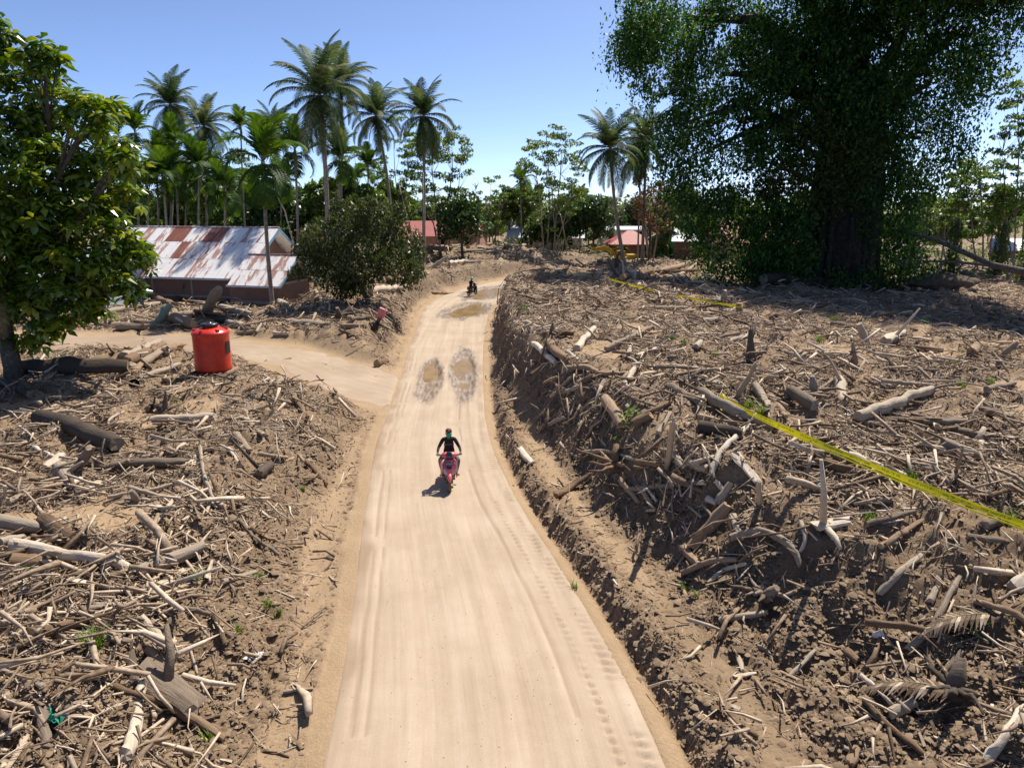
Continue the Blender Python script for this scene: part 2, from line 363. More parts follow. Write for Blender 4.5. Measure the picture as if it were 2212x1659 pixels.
# ------------------------------------------------------------------ ground sheet
def ground_material():
    m, nt, N, L, bs = new_mat('flood_mud')
    at = N.new('ShaderNodeAttribute'); at.attribute_name = 'mask'; sp = N.new('ShaderNodeSeparateColor'); L.new(at.outputs['Color'], sp.inputs[0])
    mp = mapping(N, L, 1.0)
    n1 = noise_node(N, L, mp.outputs[0], 1.1, 6, .65); n2 = noise_node(N, L, mp.outputs[0], 14, 5, .7); n3 = noise_node(N, L, mp.outputs[0], 55, 3, .7)
    soil = ramp(N, [(.25, (.12, .078, .045)), (.5, (.235, .155, .092)), (.75, (.33, .23, .145))])
    mixn = N.new('ShaderNodeMath'); mixn.operation = 'MULTIPLY_ADD'; mixn.inputs[1].default_value = .5; L.new(n1.outputs[0], mixn.inputs[0])
    hf = N.new('ShaderNodeMath'); hf.operation = 'MULTIPLY'; hf.inputs[1].default_value = .5; L.new(n2.outputs[0], hf.inputs[0]); L.new(hf.outputs[0], mixn.inputs[2])
    L.new(mixn.outputs[0], soil.inputs[0])
    sand = ramp(N, [(.3, (.28, .19, .108)), (.7, (.40, .285, .175))]); L.new(mixn.outputs[0], sand.inputs[0])
    def mix(a, b, f, mode='MIX'):
        x = N.new('ShaderNodeMix'); x.data_type = 'RGBA'; x.blend_type = mode
        L.new(a, x.inputs['A'])
        if hasattr(b, 'links'): L.new(b, x.inputs['B'])
        else: x.inputs['B'].default_value = (*b, 1)
        if hasattr(f, 'links'): L.new(f, x.inputs['Factor'])
        else: x.inputs['Factor'].default_value = f
        return x.outputs['Result']
    c = mix(soil.outputs[0], sand.outputs[0], sp.outputs[0])
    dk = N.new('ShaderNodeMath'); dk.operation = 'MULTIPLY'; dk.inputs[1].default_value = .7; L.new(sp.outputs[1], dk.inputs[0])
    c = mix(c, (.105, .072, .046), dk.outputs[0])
    # fine wood chips and bark crumbs lying in the mud
    vo = N.new('ShaderNodeTexVoronoi'); vo.inputs['Scale'].default_value = 1.0
    mpv = mapping(N, L, (9, 22, 15)); wv = noise_node(N, L, mp.outputs[0], 2.5, 2); addv = N.new('ShaderNodeVectorMath'); addv.operation = 'ADD'
    scv = N.new('ShaderNodeVectorMath'); scv.operation = 'SCALE'; scv.inputs['Scale'].default_value = 9; L.new(wv.outputs['Color'], scv.inputs[0])
    L.new(mpv.outputs[0], addv.inputs[0]); L.new(scv.outputs[0], addv.inputs[1]); L.new(addv.outputs[0], vo.inputs['Vector'])
    hs = N.new('ShaderNodeSeparateColor'); L.new(vo.outputs['Color'], hs.inputs[0])
    chipc = ramp(N, [(.0, (.06, .042, .03)), (.35, (.15, .11, .08)), (.7, (.33, .26, .19)), (1, (.55, .47, .37))]); L.new(hs.outputs[0], chipc.inputs[0])
    thr = N.new('ShaderNodeMath'); thr.operation = 'GREATER_THAN'; thr.inputs[1].default_value = .52; L.new(hs.outputs[1], thr.inputs[0])
    lt = N.new('ShaderNodeMath'); lt.operation = 'MULTIPLY'; L.new(thr.outputs[0], lt.inputs[0]); L.new(sp.outputs[2], lt.inputs[1])
    c = mix(c, chipc.outputs[0], lt.outputs[0])
    L.new(c, bs.inputs['Base Color'])
    bs.inputs['Roughness'].default_value = .85; bs.inputs['Specular IOR Level'].default_value = .2
    ad = N.new('ShaderNodeMath'); ad.operation = 'MULTIPLY_ADD'; ad.inputs[1].default_value = .35; L.new(n3.outputs[0], ad.inputs[0]); L.new(n2.outputs[0], ad.inputs[2])
    bump(N, L, ad.outputs[0], bs, .7, .05)
    return m
def set_mask(me, r, g, b):
    at = me.color_attributes.new('mask', 'FLOAT_COLOR', 'POINT')
    a = np.ones((len(r), 4), np.float32); a[:, 0] = r; a[:, 1] = g; a[:, 2] = b
    at.data.foreach_set('color', a.ravel())
ys = [-25.0, -12, -4, 1, 3.5]
while ys[-1] < 5: ys.append(ys[-1] + .1)
while ys[-1] < 260: ys.append(ys[-1] + max(0.034, 0.0062 * ys[-1]))
while ys[-1] < 4500: ys.append(ys[-1] * 1.12)
ys = np.array(ys); us = np.linspace(-1, 1, 470)
YY = np.repeat(ys[:, None], len(us), 1); WIDE = np.maximum(ys, 6) * 1.0 + 3.0; XX = us[None, :] * WIDE[:, None]
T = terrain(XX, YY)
ZG = T['z']
V = np.stack([XX, YY, T['z']], -1).reshape(-1, 3)
nr, nc = len(ys), len(us)
ii = (np.arange(nr - 1)[:, None] * nc + np.arange(nc - 1)[None, :]).ravel()
me = np_mesh('ground', V, np.stack([ii, ii + 1, ii + nc + 1, ii + nc], 1), [ground_material()], True)
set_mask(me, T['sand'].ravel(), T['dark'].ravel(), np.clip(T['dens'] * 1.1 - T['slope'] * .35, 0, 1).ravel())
tag(link('ground', me), 'brown flood mud with banks of buried wood debris', 'ground', kind='structure')

# ------------------------------------------------------------------ road and side track (strips that follow the curve)
def road_material():
    m, nt, N, L, bs = new_mat('packed_sand')
    at = N.new('ShaderNodeAttribute'); at.attribute_name = 'mask'; sp = N.new('ShaderNodeSeparateColor'); L.new(at.outputs['Color'], sp.inputs[0])
    uv = N.new('ShaderNodeUVMap'); mp = N.new('ShaderNodeMapping'); mp.inputs['Scale'].default_value = (3.6, .09, 1); L.new(uv.outputs[0], mp.inputs[0])
    ns = noise_node(N, L, mp.outputs[0], 1.0, 6, .7)                      # long streaks along the way
    mo = mapping(N, L, 1.0); n1 = noise_node(N, L, mo.outputs[0], .55, 5); n2 = noise_node(N, L, mo.outputs[0], 24, 4, .7)
    a = N.new('ShaderNodeMath'); a.operation = 'MULTIPLY_ADD'; a.inputs[1].default_value = .5; L.new(ns.outputs[0], a.inputs[0])
    b = N.new('ShaderNodeMath'); b.operation = 'MULTIPLY_ADD'; b.inputs[1].default_value = .33; L.new(n1.outputs[0], b.inputs[0])
    c = N.new('ShaderNodeMath'); c.operation = 'MULTIPLY'; c.inputs[1].default_value = .17; L.new(n2.outputs[0], c.inputs[0]); L.new(c.outputs[0], b.inputs[2]); L.new(b.outputs[0], a.inputs[2])
    dry = ramp(N, [(.33, (.29, .215, .145)), (.5, (.385, .295, .21)), (.64, (.455, .365, .275))]); L.new(a.outputs[0], dry.inputs[0])
    mp3 = N.new('ShaderNodeMapping'); mp3.inputs['Scale'].default_value = (7, 1.2, 1); L.new(uv.outputs[0], mp3.inputs[0])
    nw = noise_node(N, L, mp3.outputs[0], 1.0, 5, .65)
    wetc = ramp(N, [(.35, (.13, .088, .05)), (.5, (.25, .185, .125)), (.62, (.35, .285, .225))]); L.new(nw.outputs[0], wetc.inputs[0])
    # small pebbles and crumbs
    vo = N.new('ShaderNodeTexVoronoi'); vo.inputs['Scale'].default_value = 11; L.new(mo.outputs[0], vo.inputs['Vector'])
    lt = N.new('ShaderNodeMath'); lt.operation = 'LESS_THAN'; lt.inputs[1].default_value = .13; L.new(vo.outputs['Distance'], lt.inputs[0])
    hs = N.new('ShaderNodeSeparateColor'); L.new(vo.outputs['Color'], hs.inputs[0]); gt = N.new('ShaderNodeMath'); gt.operation = 'GREATER_THAN'; gt.inputs[1].default_value = .86; L.new(hs.outputs[0], gt.inputs[0])
    pe = N.new('ShaderNodeMath'); pe.operation = 'MULTIPLY'; L.new(lt.outputs[0], pe.inputs[0]); L.new(gt.outputs[0], pe.inputs[1])
    x0 = N.new('ShaderNodeMix'); x0.data_type = 'RGBA'; L.new(pe.outputs[0], x0.inputs['Factor']); L.new(dry.outputs[0], x0.inputs['A']); x0.inputs['B'].default_value = (.12, .085, .06, 1)
    x1 = N.new('ShaderNodeMix'); x1.data_type = 'RGBA'; L.new(sp.outputs[1], x1.inputs['Factor']); L.new(x0.outputs['Result'], x1.inputs['A']); x1.inputs['B'].default_value = (.235, .16, .10, 1)
    x = N.new('ShaderNodeMix'); x.data_type = 'RGBA'; L.new(sp.outputs[0], x.inputs['Factor']); L.new(x1.outputs['Result'], x.inputs['A']); L.new(wetc.outputs[0], x.inputs['B'])
    L.new(x.outputs['Result'], bs.inputs['Base Color'])
    mr = N.new('ShaderNodeMapRange'); mr.inputs[3].default_value = .85; mr.inputs[4].default_value = .42; L.new(sp.outputs[0], mr.inputs[0]); L.new(mr.outputs[0], bs.inputs['Roughness'])
    bs.inputs['Specular IOR Level'].default_value = .35
    ab = N.new('ShaderNodeMath'); ab.operation = 'MULTIPLY_ADD'; ab.inputs[1].default_value = .5; L.new(n2.outputs[0], ab.inputs[0]); L.new(ns.outputs[0], ab.inputs[2])
    bump(N, L, ab.outputs[0], bs, .22, .03)
    return m
MAT_ROAD = road_material()
def strip(name, P, nacross, steps, zfun, extra=0.25):
    P = np.asarray(P, float); seg = np.hypot(np.diff(P[:, 0]), np.diff(P[:, 1])); acc = np.concatenate([[0], np.cumsum(seg)])
    ts = np.array(steps); ts = ts[(ts >= 0) & (ts <= acc[-1])]
    k = np.arange(-4, 5)
    def at(t):   # smoothed centre line
        return np.mean([[np.interp(t + q * .6, acc, P[:, j]) for j in range(3)] for q in k], 0)
    C = at(ts); Cn = at(ts + .2) - at(ts - .2); tl = np.hypot(Cn[0], Cn[1]); nx, ny = Cn[1] / tl, -Cn[0] / tl
    u = np.linspace(-1, 1, nacross)[None, :] * (C[2][:, None] + extra)
    X = C[0][:, None] + nx[:, None] * u; Y = C[1][:, None] + ny[:, None] * u
    Z, mk1, mk2 = zfun(X, Y, u, C[2][:, None], ts)
    nr, nc = X.shape; ii = (np.arange(nr - 1)[:, None] * nc + np.arange(nc - 1)[None, :]).ravel()
    me = np_mesh(name, np.stack([X, Y, Z], -1).reshape(-1, 3), np.stack([ii, ii + 1, ii + nc + 1, ii + nc], 1), [MAT_ROAD], True)
    set_mask(me, mk1.ravel(), mk2.ravel(), mk1.ravel() * 0)
    uvl = me.uv_layers.new(name='UVMap'); li = np.zeros(len(me.loops), np.int32); me.loops.foreach_get('vertex_index', li)
    UV = np.stack([u + 0 * X, ts[:, None] + 0 * X], -1).reshape(-1, 2)[li]; uvl.data.foreach_set('uv', UV.astype(np.float32).ravel())
    return link(name, me)
def zroad(X, Y, u, hw, ts):
    s, h, ty, _ = poly_sd(ROAD, X, Y)
    z, wet = road_z(u, hw, ty, X, Y)
    e = np.abs(u) - hw
    z = z + .004 - .34 * sstep((e + .02) / .27)
    tr = np.zeros(X.shape); near = sstep((46 - ty) / 10)
    # tractor cleat prints along the right edge, a cut rut on the left edge
    for c0, w in ((-.18, .13), (-.62, .05)):
        band = np.exp(-((e - c0) / w) ** 2) * (u > 0) * near
        cle = .5 + .5 * np.sin(ts[:, None] * 2 * np.pi / .21 + u * 9)
        cl = band * sstep((cle - .35) / .3) * sstep((vnoise(X * 2.2, Y * .9, 77) - .35) / .3)
        z = z - .045 * cl + .02 * band; tr = np.maximum(tr, cl * .65)
    for c0, w, sgn in ((-.33, .035, -1), (-.55, .02, -1), (-1.0, .03, 1)):
        band = np.exp(-((e - c0 + .06 * fbm(X * .3, Y * .5, 1, 2, 55)) / w) ** 2) * (u * sgn > 0) * near * (vnoise(X * .2, Y * .7, 78) > .33)
        z = z - .03 * band; tr = np.maximum(tr, band * .55)
    st = sstep((e + .35 + .3 * fbm(X, Y, .8, 3, 82)) / .3) * .6 * (.4 + vnoise(X * 2, Y * 2, 81)); tr = np.maximum(tr, np.where(u < 0, st, st * .4))
    return z, wet, np.clip(tr, 0, 1)
acc = 0; steps = []; q = 24.0
while q < 245: steps.append(q); dd = max(.045, (q - 29) * .0042); q += dd
tag(strip('road', ROAD, 110, steps, zroad), 'pale packed sand road curving through the debris', 'road', kind='structure')
def ztrack(X, Y, u, hw, ts):
    t = terrain(X, Y); e = np.abs(u) - hw
    jag = .5 * fbm(X, Y, .9, 3, 61)
    z = t['z'] + .012 - .2 * sstep((e + .45 + jag) / .35) + .012 * fbm(X * .5, Y * 3, 1, 3, 62)
    sd = poly_sd(ROAD, X, Y); z = z - .3 * sstep((sd[1] + .1 - np.abs(sd[0])) / .4) * (sd[0] < 90)
    return z, 0 * X, np.clip(.25 + .3 * fbm(X, Y, .5, 3, 63) + .35 * sstep((ts[:, None] - 9) / 8), 0, .75)
tag(strip('dirt_track', TRACK, 60, np.arange(0.2, 44, .14), ztrack, .2), 'sandy dirt track leaving the road towards the house', 'track', kind='structure')

# puddles
def water_mat():
    m, nt, N, L, bs = new_mat('muddy_water')
    mp = mapping(N, L, (1.2, .5, 1)); n = noise_node(N, L, mp.outputs[0], 1.5, 3)
    r = ramp(N, [(.35, (.21, .135, .06)), (.65, (.29, .195, .095))]); L.new(n.outputs[0], r.inputs[0]); L.new(r.outputs[0], bs.inputs['Base Color'])
    bs.inputs['Roughness'].default_value = .16; bs.inputs['IOR'].default_value = 1.2; bs.inputs['Specular IOR Level'].default_value = .5
    n2 = noise_node(N, L, mp.outputs[0], 9, 2); bump(N, L, n2.outputs[0], bs, .04, .01); return m
MW = water_mat()
def puddle(cx, cy, a, b_, level, cell):
    """standing water: flat cells wherever the rutted road lies below the level, the rim tucked under the mud"""
    x = np.arange(cx - a, cx + a, cell); y = np.arange(cy - b_, cy + b_, cell * 2); X, Y = np.meshgrid(x, y)
    s, h, ty, _ = poly_sd(ROAD, X, Y); z, _ = road_z(s, h, ty, X, Y); wet = z + .004 < level + .012
    q = wet[:-1, :-1] | wet[1:, :-1] | wet[:-1, 1:] | wet[1:, 1:]; r, c = np.nonzero(q); nc = X.shape[1]; i0 = r * nc + c
    used = np.unique(np.concatenate([i0, i0 + 1, i0 + nc, i0 + nc + 1])); mp = np.zeros(X.size, int); mp[used] = np.arange(len(used))
    V = np.stack([X.ravel()[used], Y.ravel()[used], np.full(len(used), level)], 1)
    me = np_mesh('puddle', V, np.stack([mp[i0], mp[i0 + 1], mp[i0 + nc + 1], mp[i0 + nc]], 1), [MW]); tag(link('puddle', me), kind='structure')
puddle(-3.95, 33.4, .78, 5.2, -.125, .06); puddle(-2.35, 36.6, .8, 3.2, -.125, .06); puddle(-2.3, 31.5, .8, 1.8, -.126, .06)
puddle(-3.55, 57.2, 3.0, 6.3, -.105, .12); puddle(-2.3, 70.0, 3.6, 6.4, -.105, .12)

# ------------------------------------------------------------------ loose wood
WOOD_C = [(.10, (.04, .026, .017)), (.30, (.14, .095, .06)), (.46, (.29, .21, .142)), (.62, (.46, .36, .26)), (.85, (.68, .58, .455))]
M_STICK = wood('weathered_sticks', WOOD_C, (9, 9, 9), island=True, bmp=.3)
M_CHIP = wood('bark_chips', [(.08, (.045, .03, .02)), (.4, (.15, .10, .066)), (.62, (.31, .225, .15)), (.88, (.62, .53, .42))], (9, 9, 9), island=True, bmp=0)
def sample_field(n, d0, d1, power, extra=None):
    """random ground points, thinning out with distance"""
    xs, yy, zz = [], [], []; tot = 0
    while tot < n:
        k = n * 2
        p = 1 - power + 1
        r = rng.random(k); d = (d0 ** (2 - power) + r * (d1 ** (2 - power) - d0 ** (2 - power))) ** (1 / (2 - power))
        x = (rng.random(k) * 2 - 1) * (d * .86 + 2)
        t = terrain(x, d, True); a = t['dens'] if extra is None else extra(x, d, t)
        keep = rng.random(k) < a
        xs.append(x[keep]); yy.append(d[keep]); zz.append(t['z'][keep]); tot += keep.sum()
    return np.concatenate(xs)[:n], np.concatenate(yy)[:n], np.concatenate(zz)[:n]
def normals(x, y, h=.35):
    zx = (terrain(x + h, y, False)['z'] - terrain(x - h, y, False)['z']) / (2 * h); zy = (terrain(x, y + h, False)['z'] - terrain(x, y - h, False)['z']) / (2 * h)
    n = np.stack([-zx, -zy, np.ones_like(x)], 1); return n / np.linalg.norm(n, axis=1, keepdims=True)
def sticks(name, x, y, z, L, r, tilt, sides=4, stations=3, lift=0.0, bend=.12, flat=1.0):
    n = len(x); N_ = normals(x, y)
    th = rng.random(n) * 2 * np.pi; dirx = np.stack([np.cos(th), np.sin(th), np.zeros(n)], 1)
    a = dirx - N_ * (dirx * N_).sum(1, keepdims=True); a /= np.linalg.norm(a, axis=1, keepdims=True)
    a = a + N_ * (rng.normal(0, 1, n) * tilt)[:, None]; a /= np.linalg.norm(a, axis=1, keepdims=True)
    b = np.cross(N_, a); b /= np.maximum(np.linalg.norm(b, axis=1, keepdims=True), 1e-6); c = np.cross(a, b)
    P0 = np.stack([x, y, z + lift], 1) + N_ * (np.abs(a[:, 2]) * L * .30 + r * .5)[:, None]
    V = np.zeros((n, stations, sides, 3)); tt = np.linspace(-.5, .5, stations)
    bv = (b * rng.normal(0, bend, n)[:, None] + c * rng.normal(0, bend * .6, n)[:, None])
    taper = rng.choice([.2, .4, .85, .95], n)
    for i, t in enumerate(tt):
        cen = P0 + a * (L * t)[:, None] + bv * (L * (1 - 4 * t * t))[:, None]
        rad = r * (1 - taper * (t + .5)) * (1 + rng.normal(0, .12, n))
        for k in range(sides):
            w = 2 * np.pi * k / sides + .6
            V[:, i, k] = cen + (b * math.cos(w) + c * math.sin(w) * flat) * rad[:, None]
    base = (np.arange(n) * stations * sides)[:, None]; Fq = []
    for i in range(stations - 1):
        for k in range(sides):
            k2 = (k + 1) % sides; Fq.append(base + np.array([[i * sides + k, i * sides + k2, (i + 1) * sides + k2, (i + 1) * sides + k]]))
    Fs = [np.concatenate(Fq)]
    if sides == 4: Fs[0] = np.concatenate([Fs[0], base + np.array([[3, 2, 1, 0]]), base + (stations - 1) * sides + np.array([[0, 1, 2, 3]])])
    return V.reshape(-1, 3), Fs
def stick_field(name, label, n, d0, d1, power, Lm, Ls, aspect, tilt, mat, cat, lift=(0, .1), extra=None, **kw):
    x, y, z = sample_field(n, d0, d1, power, extra)
    L = np.clip(np.exp(rng.normal(math.log(Lm), Ls, n)), Lm * .3, Lm * 3)
    r = L / aspect * np.exp(rng.normal(0, .3, n))
    V, Fs = sticks(name, x, y, z, L, r, tilt, lift=rng.uniform(lift[0], lift[1], n), **kw)
    return tag(link(name, np_mesh(name, V, Fs, [mat])), label, cat, kind='stuff')
stick_field('wood_debris', 'tangle of broken sticks and branches strewn over the flood mud', 17000, 6.5, 60, 1.2, .42, .6, 24, .24, M_STICK, 'debris', (0, .20), bend=.07)
stick_field('far_wood_debris', 'broken branches heaped over the far banks', 27000, 40, 130, .85, .72, .45, 25, .2, M_STICK, 'debris', (0, .22), bend=.06)
stick_field('twig_litter', 'fine twigs and splinters strewn over the mud', 85000, 6.5, 85, 1.35, .20, .6, 20, .22, M_STICK, 'twigs', (0, .06), sides=3, stations=2)
def flakes(n, d0, d1, power):
    x, y, z = sample_field(n, d0, d1, power, lambda x, y, t: np.clip(t['dens'] + .10 * (t['rise'] > .2) * (1 - t['trk']), 0, 1)); L = np.clip(.09 * np.exp(rng.normal(0, .45, n)), .03, .19); th = rng.random(n) * 6.28; tl = rng.normal(0, .45, (n, 2))
    a = np.stack([np.cos(th), np.sin(th), tl[:, 0]], 1) * L[:, None]; b_ = np.stack([-np.sin(th), np.cos(th), tl[:, 1]], 1) * (L * rng.uniform(.12, .38, n))[:, None]; c = np.stack([x, y, z + .012 + np.abs(tl).sum(1) * L * .35], 1)
    V = np.stack([c - a * .5 - b_ * .4, c + a * .5 - b_ * .5, c + a * .45 + b_ * .5 + np.array([0, 0, .015]), c - a * .5 + b_ * .35], 1).reshape(-1, 3)
    return V, (np.arange(n) * 4)[:, None] + np.array([[0, 1, 2, 3]])
V, Q = flakes(120000, 6.5, 90, 1.3)
tag(link('bark_litter', np_mesh('bark_litter', V, Q, [M_CHIP])), 'flakes of bark and dry leaves lying on the mud', 'bark litter', kind='stuff')
# mud clods on the banks, the berm and along the verges
def clods(n, d0, d1, power, extra, s0):
    x, y, z = sample_field(n, d0, d1, power, extra); s = s0 * np.exp(rng.normal(0, .45, n)); base = np.array([(1, 0, -.2), (.3, .95, .1), (-.8, .6, -.1), (-.8, -.6, .15), (.3, -.95, -.1), (.05, .1, .85)])
    k = base[None] * (1 + rng.normal(0, .22, (n, 6, 1))); th = rng.random(n) * 6.28; ca, sa = np.cos(th)[:, None], np.sin(th)[:, None]
    V = np.stack([k[:, :, 0] * ca - k[:, :, 1] * sa, k[:, :, 0] * sa + k[:, :, 1] * ca, k[:, :, 2] * .75], -1) * s[:, None, None] + np.stack([x, y, z], 1)[:, None, :]
    f = np.array([(0, 1, 5), (1, 2, 5), (2, 3, 5), (3, 4, 5), (4, 0, 5)]); return V.reshape(-1, 3), (np.arange(n) * 6)[:, None, None] * 1 + f[None]
def berm_w(x, y, t): return np.clip(np.exp(-((t['e'] - .82) / .26) ** 2) * t['right'] * (y < 42) + .55 * t['slope'] * (t['e'] > .3) + .5 * (1 - t['sand']) * (1 - t['rise']) * (t['e'] > .4) + .12 * (1 - t['sand']) * (t['e'] > .4) , 0, 1)
M_CLOD = wood('mud_clods', [(.1, (.10, .068, .042)), (.5, (.20, .14, .088)), (.9, (.33, .24, .155))], (9, 9, 9), island=True, bmp=.3)
V, Q = clods(80000, 6.5, 60, 1.5, berm_w, .030)
tag(link('mud_clods', np_mesh('mud_clods', V, Q.reshape(-1, 3), [M_CLOD], True)), 'crumbled clods of dark mud along the banks and the verge', 'mud', kind='stuff')
# ------------------------------------------------------------------ logs one can pick out
def log_mats(name, lo, mid, hi, cut):
    b = wood(name, [(.15, lo), (.5, mid), (.85, hi)], (2.2, 16, 16), bmp=.9)
    c = simple(name + '_cut_end', [(.3, tuple(k * .7 for k in cut)), (.7, cut)], 14, .85, .3)
    return [b, c]
LM = dict(pale=log_mats('bleached_wood', (.24, .18, .125), (.47, .385, .29), (.70, .61, .49), (.50, .40, .29)),
          grey=log_mats('grey_wood', (.09, .067, .048), (.25, .192, .14), (.44, .36, .275), (.36, .27, .19)),
          brown=log_mats('brown_wood', (.085, .052, .03), (.235, .155, .095), (.40, .29, .195), (.42, .28, .16)),
          dark=log_mats('dark_bark', (.035, .026, .02), (.085, .064, .048), (.165, .128, .098), (.26, .19, .13)))
WORD = dict(pale='bleached', grey='weathered grey', brown='brown', dark='dark barked')
def log_mesh(name, pts, rad, mats, flat=1.0, sides=10, stubs=1, jag=.15, rag=False):
    """pts in local space (X along the log); irregular girth, splintered or sawn ends"""
    mb = MB(); n = max(5, min(14, int(sum((Vector(pts[i + 1]) - Vector(pts[i])).length for i in range(len(pts) - 1)) / max(rad, .03) / 3) + 3))
    P = [Vector(p) for p in pts]; acc = [0]
    for i in range(len(P) - 1): acc.append(acc[-1] + (P[i + 1] - P[i]).length)
    def at(t):
        t *= acc[-1]
        for i in range(len(P) - 1):
            if t <= acc[i + 1] + 1e-9: return P[i].lerp(P[i + 1], (t - acc[i]) / max(acc[i + 1] - acc[i], 1e-6))
        return P[-1]
    cen = [at(i / (n - 1)) for i in range(n)]
    if len(P) > 2: cen = [cen[0]] + [(cen[i - 1] + cen[i] * 2 + cen[i + 1]) / 4 for i in range(1, n - 1)] + [cen[-1]]
    Ltot = acc[-1]
    for i in range(1, n - 1): cen[i] = cen[i] + Vector((0, rnd.uniform(-1, 1), rnd.uniform(-1, 1))) * min(rad * .35, Ltot * .012)
    rr = [rad * (1.08 - .25 * i / (n - 1)) * (1 + rnd.uniform(-jag, jag)) for i in range(n)]
    if flat == 1.0: rr[0] *= .92; rr[-1] *= .88
    if rag: rr = [r * (1.25 - .6 * i / (n - 1)) for i, r in enumerate(rr)]
    lob = [1 + rnd.uniform(-.24, .2) for _ in range(sides)]; V = []; up = None
    for i, p in enumerate(cen):
        t = (cen[min(i + 1, n - 1)] - cen[max(i - 1, 0)]).normalized()
        a = Vector((0, 1, 0)); a = (a - t * a.dot(t)).normalized(); b = t.cross(a)
        for k in range(sides):
            th = 2 * math.pi * k / sides; r = rr[i] * lob[k] * (1 + rnd.uniform(-.05, .05))
            q = p + a * math.cos(th) * r + b * math.sin(th) * r * flat
            if i in (0, n - 1): q += t * rnd.uniform(-.5, .5) * rad * (.9 if flat < 1 else (.9 if stubs else .35))
            if rag and i == n - 1: q += t * rnd.uniform(-.4, 2.2) * rad
            V.append(q)
    Fs = [(i * sides + k, i * sides + (k + 1) % sides, (i + 1) * sides + (k + 1) % sides, (i + 1) * sides + k) for i in range(n - 1) for k in range(sides)]
    mb.add(V, Fs, 0, flat == 1.0)
    mb.add([V[k] for k in range(sides)] + [cen[0]], [((k + 1) % sides, k, sides) for k in range(sides)], 1)
    mb.add([V[(n - 1) * sides + k] for k in range(sides)] + [cen[-1]], [(k, (k + 1) % sides, sides) for k in range(sides)], 1)
    for _ in range(stubs):
        i = rnd.randint(1, n - 2); th = rnd.uniform(0, 6.28); d = Vector((rnd.uniform(-.6, .6), math.cos(th), math.sin(th))).normalized()
        l = rad * rnd.choice((1.5, 2.5, 4.5, 6.5)) * rnd.uniform(.8, 1.2); mb.tube([cen[i] + d * rad * .4, cen[i] + d * (rad * .8 + l * .5), cen[i] + d * (rad + l) + Vector((rnd.uniform(-.3, .3) * l, 0, 0))], [rad * .38, rad * .3, rad * .16], 6, 0, True, capmi=1)
    return mb.mesh(name, mats)
LOGS = []
def add_log(name, P, rad, tone, label, cat, flat=1.0, stubs=None, group=None, rag=False):
    P = [Vector(p) for p in P]; a = (P[-1] - P[0]); L = a.length; x = a.normalized()
    up = Vector((0, 0, 1)) if abs(x.z) < .95 else Vector((0, 1, 0)); y = up.cross(x).normalized(); z = x.cross(y)
    M = Matrix((x, y, z)).transposed().to_4x4(); M.translation = (P[0] + P[-1]) / 2
    Mi = M.inverted(); me = log_mesh(name, [Mi @ p for p in P], rad, LM[tone], flat, stubs=rnd.choice((0, 1, 1, 2)) if stubs is None else stubs, rag=rag)
    o = link(name, me); o.matrix_world = M
    return tag(o, label, cat, group)
def settle(P, rad):
    """drop a lying piece on the ground: no end in the air, nothing deeply buried"""
    pen = -9
    for i in range(len(P) - 1):
        for t in (0, .25, .5, .75, 1):
            q = P[i].lerp(P[i + 1], t); pen = max(pen, tz(q.x, q.y) - (q.z - rad * .75))
    if pen > 0:
        for p in P: p.z += pen * .7
    return P
CROPS = dict(K4=(0, 552.9, .3333), K5=(737.2, 552.9, .3333), K6=(1474.3, 552.9, .3333), K7=(0, 1105.7, .3333), K8=(1474.3, 1105.7, .3333),
             KR=(1151.8, 691, .243), KH=(230.4, 460.7, .2187), KF=(783.2, 403.1, .1666), KG=(1151.8, 403.1, .1666))
def axis_depth(p): return p.y * math.cos(PITCH) + (HC - p.z) * math.sin(PITCH)
AUTO = []
def L_(crop, pts, t, tone='grey', label=None, up=False, flat=1.0, name='log', cat='log', stubs=None, zone=None):
    ox, oy, k = CROPS[crop]; px = [(ox + x * k, oy + y * k) for x, y in pts]
    rag = bool(up) and name == 'stump' and t > 30 and 'sawn' not in (label or '')
    if up:                                                        # standing or leaning piece: foot on the ground, top in the air
        b = place(*px[0]); P = [b] + [D(x, y, b.y - (up if up is not True else 0) * i / (len(px) - 1)) for i, (x, y) in enumerate(px[1:], 1)]
        rad = t * k * axis_depth(b) / F / 2; d0 = (P[0] - P[1]).normalized(); P[0] = P[0] + d0 * max(.15, rad)
    else:
        P = [place(*q) for q in px]; rad = t * k * axis_depth(P[len(P) // 2]) / F / 2
        for p in P: p.z += rad * .55 * (flat if flat < 1 else 1)
        P = settle(P, rad * (flat if flat < 1 else 1))
    o = add_log(name, P, rad, tone, label, cat, flat, (3 if rag else stubs), None, rag)
    LOGS.append(o)
    if label is None:
        L = (P[-1] - P[0]).length
        look = ('plank' if flat < .5 else ('upright stub' if up else ('thick log' if rad > .14 else ('pole' if L / rad > 32 else 'branch'))))
        AUTO.append((o, WORD[tone], look, zone or '', sum(p[0] for p in px) / len(px)))
        if name == 'log': o.name = {'plank': 'plank', 'upright stub': 'stump', 'thick log': 'log', 'pole': 'pole', 'branch': 'branch'}[look]
        o['category'] = {'upright stub': 'stump'}.get(look, look.split()[-1])
    return o
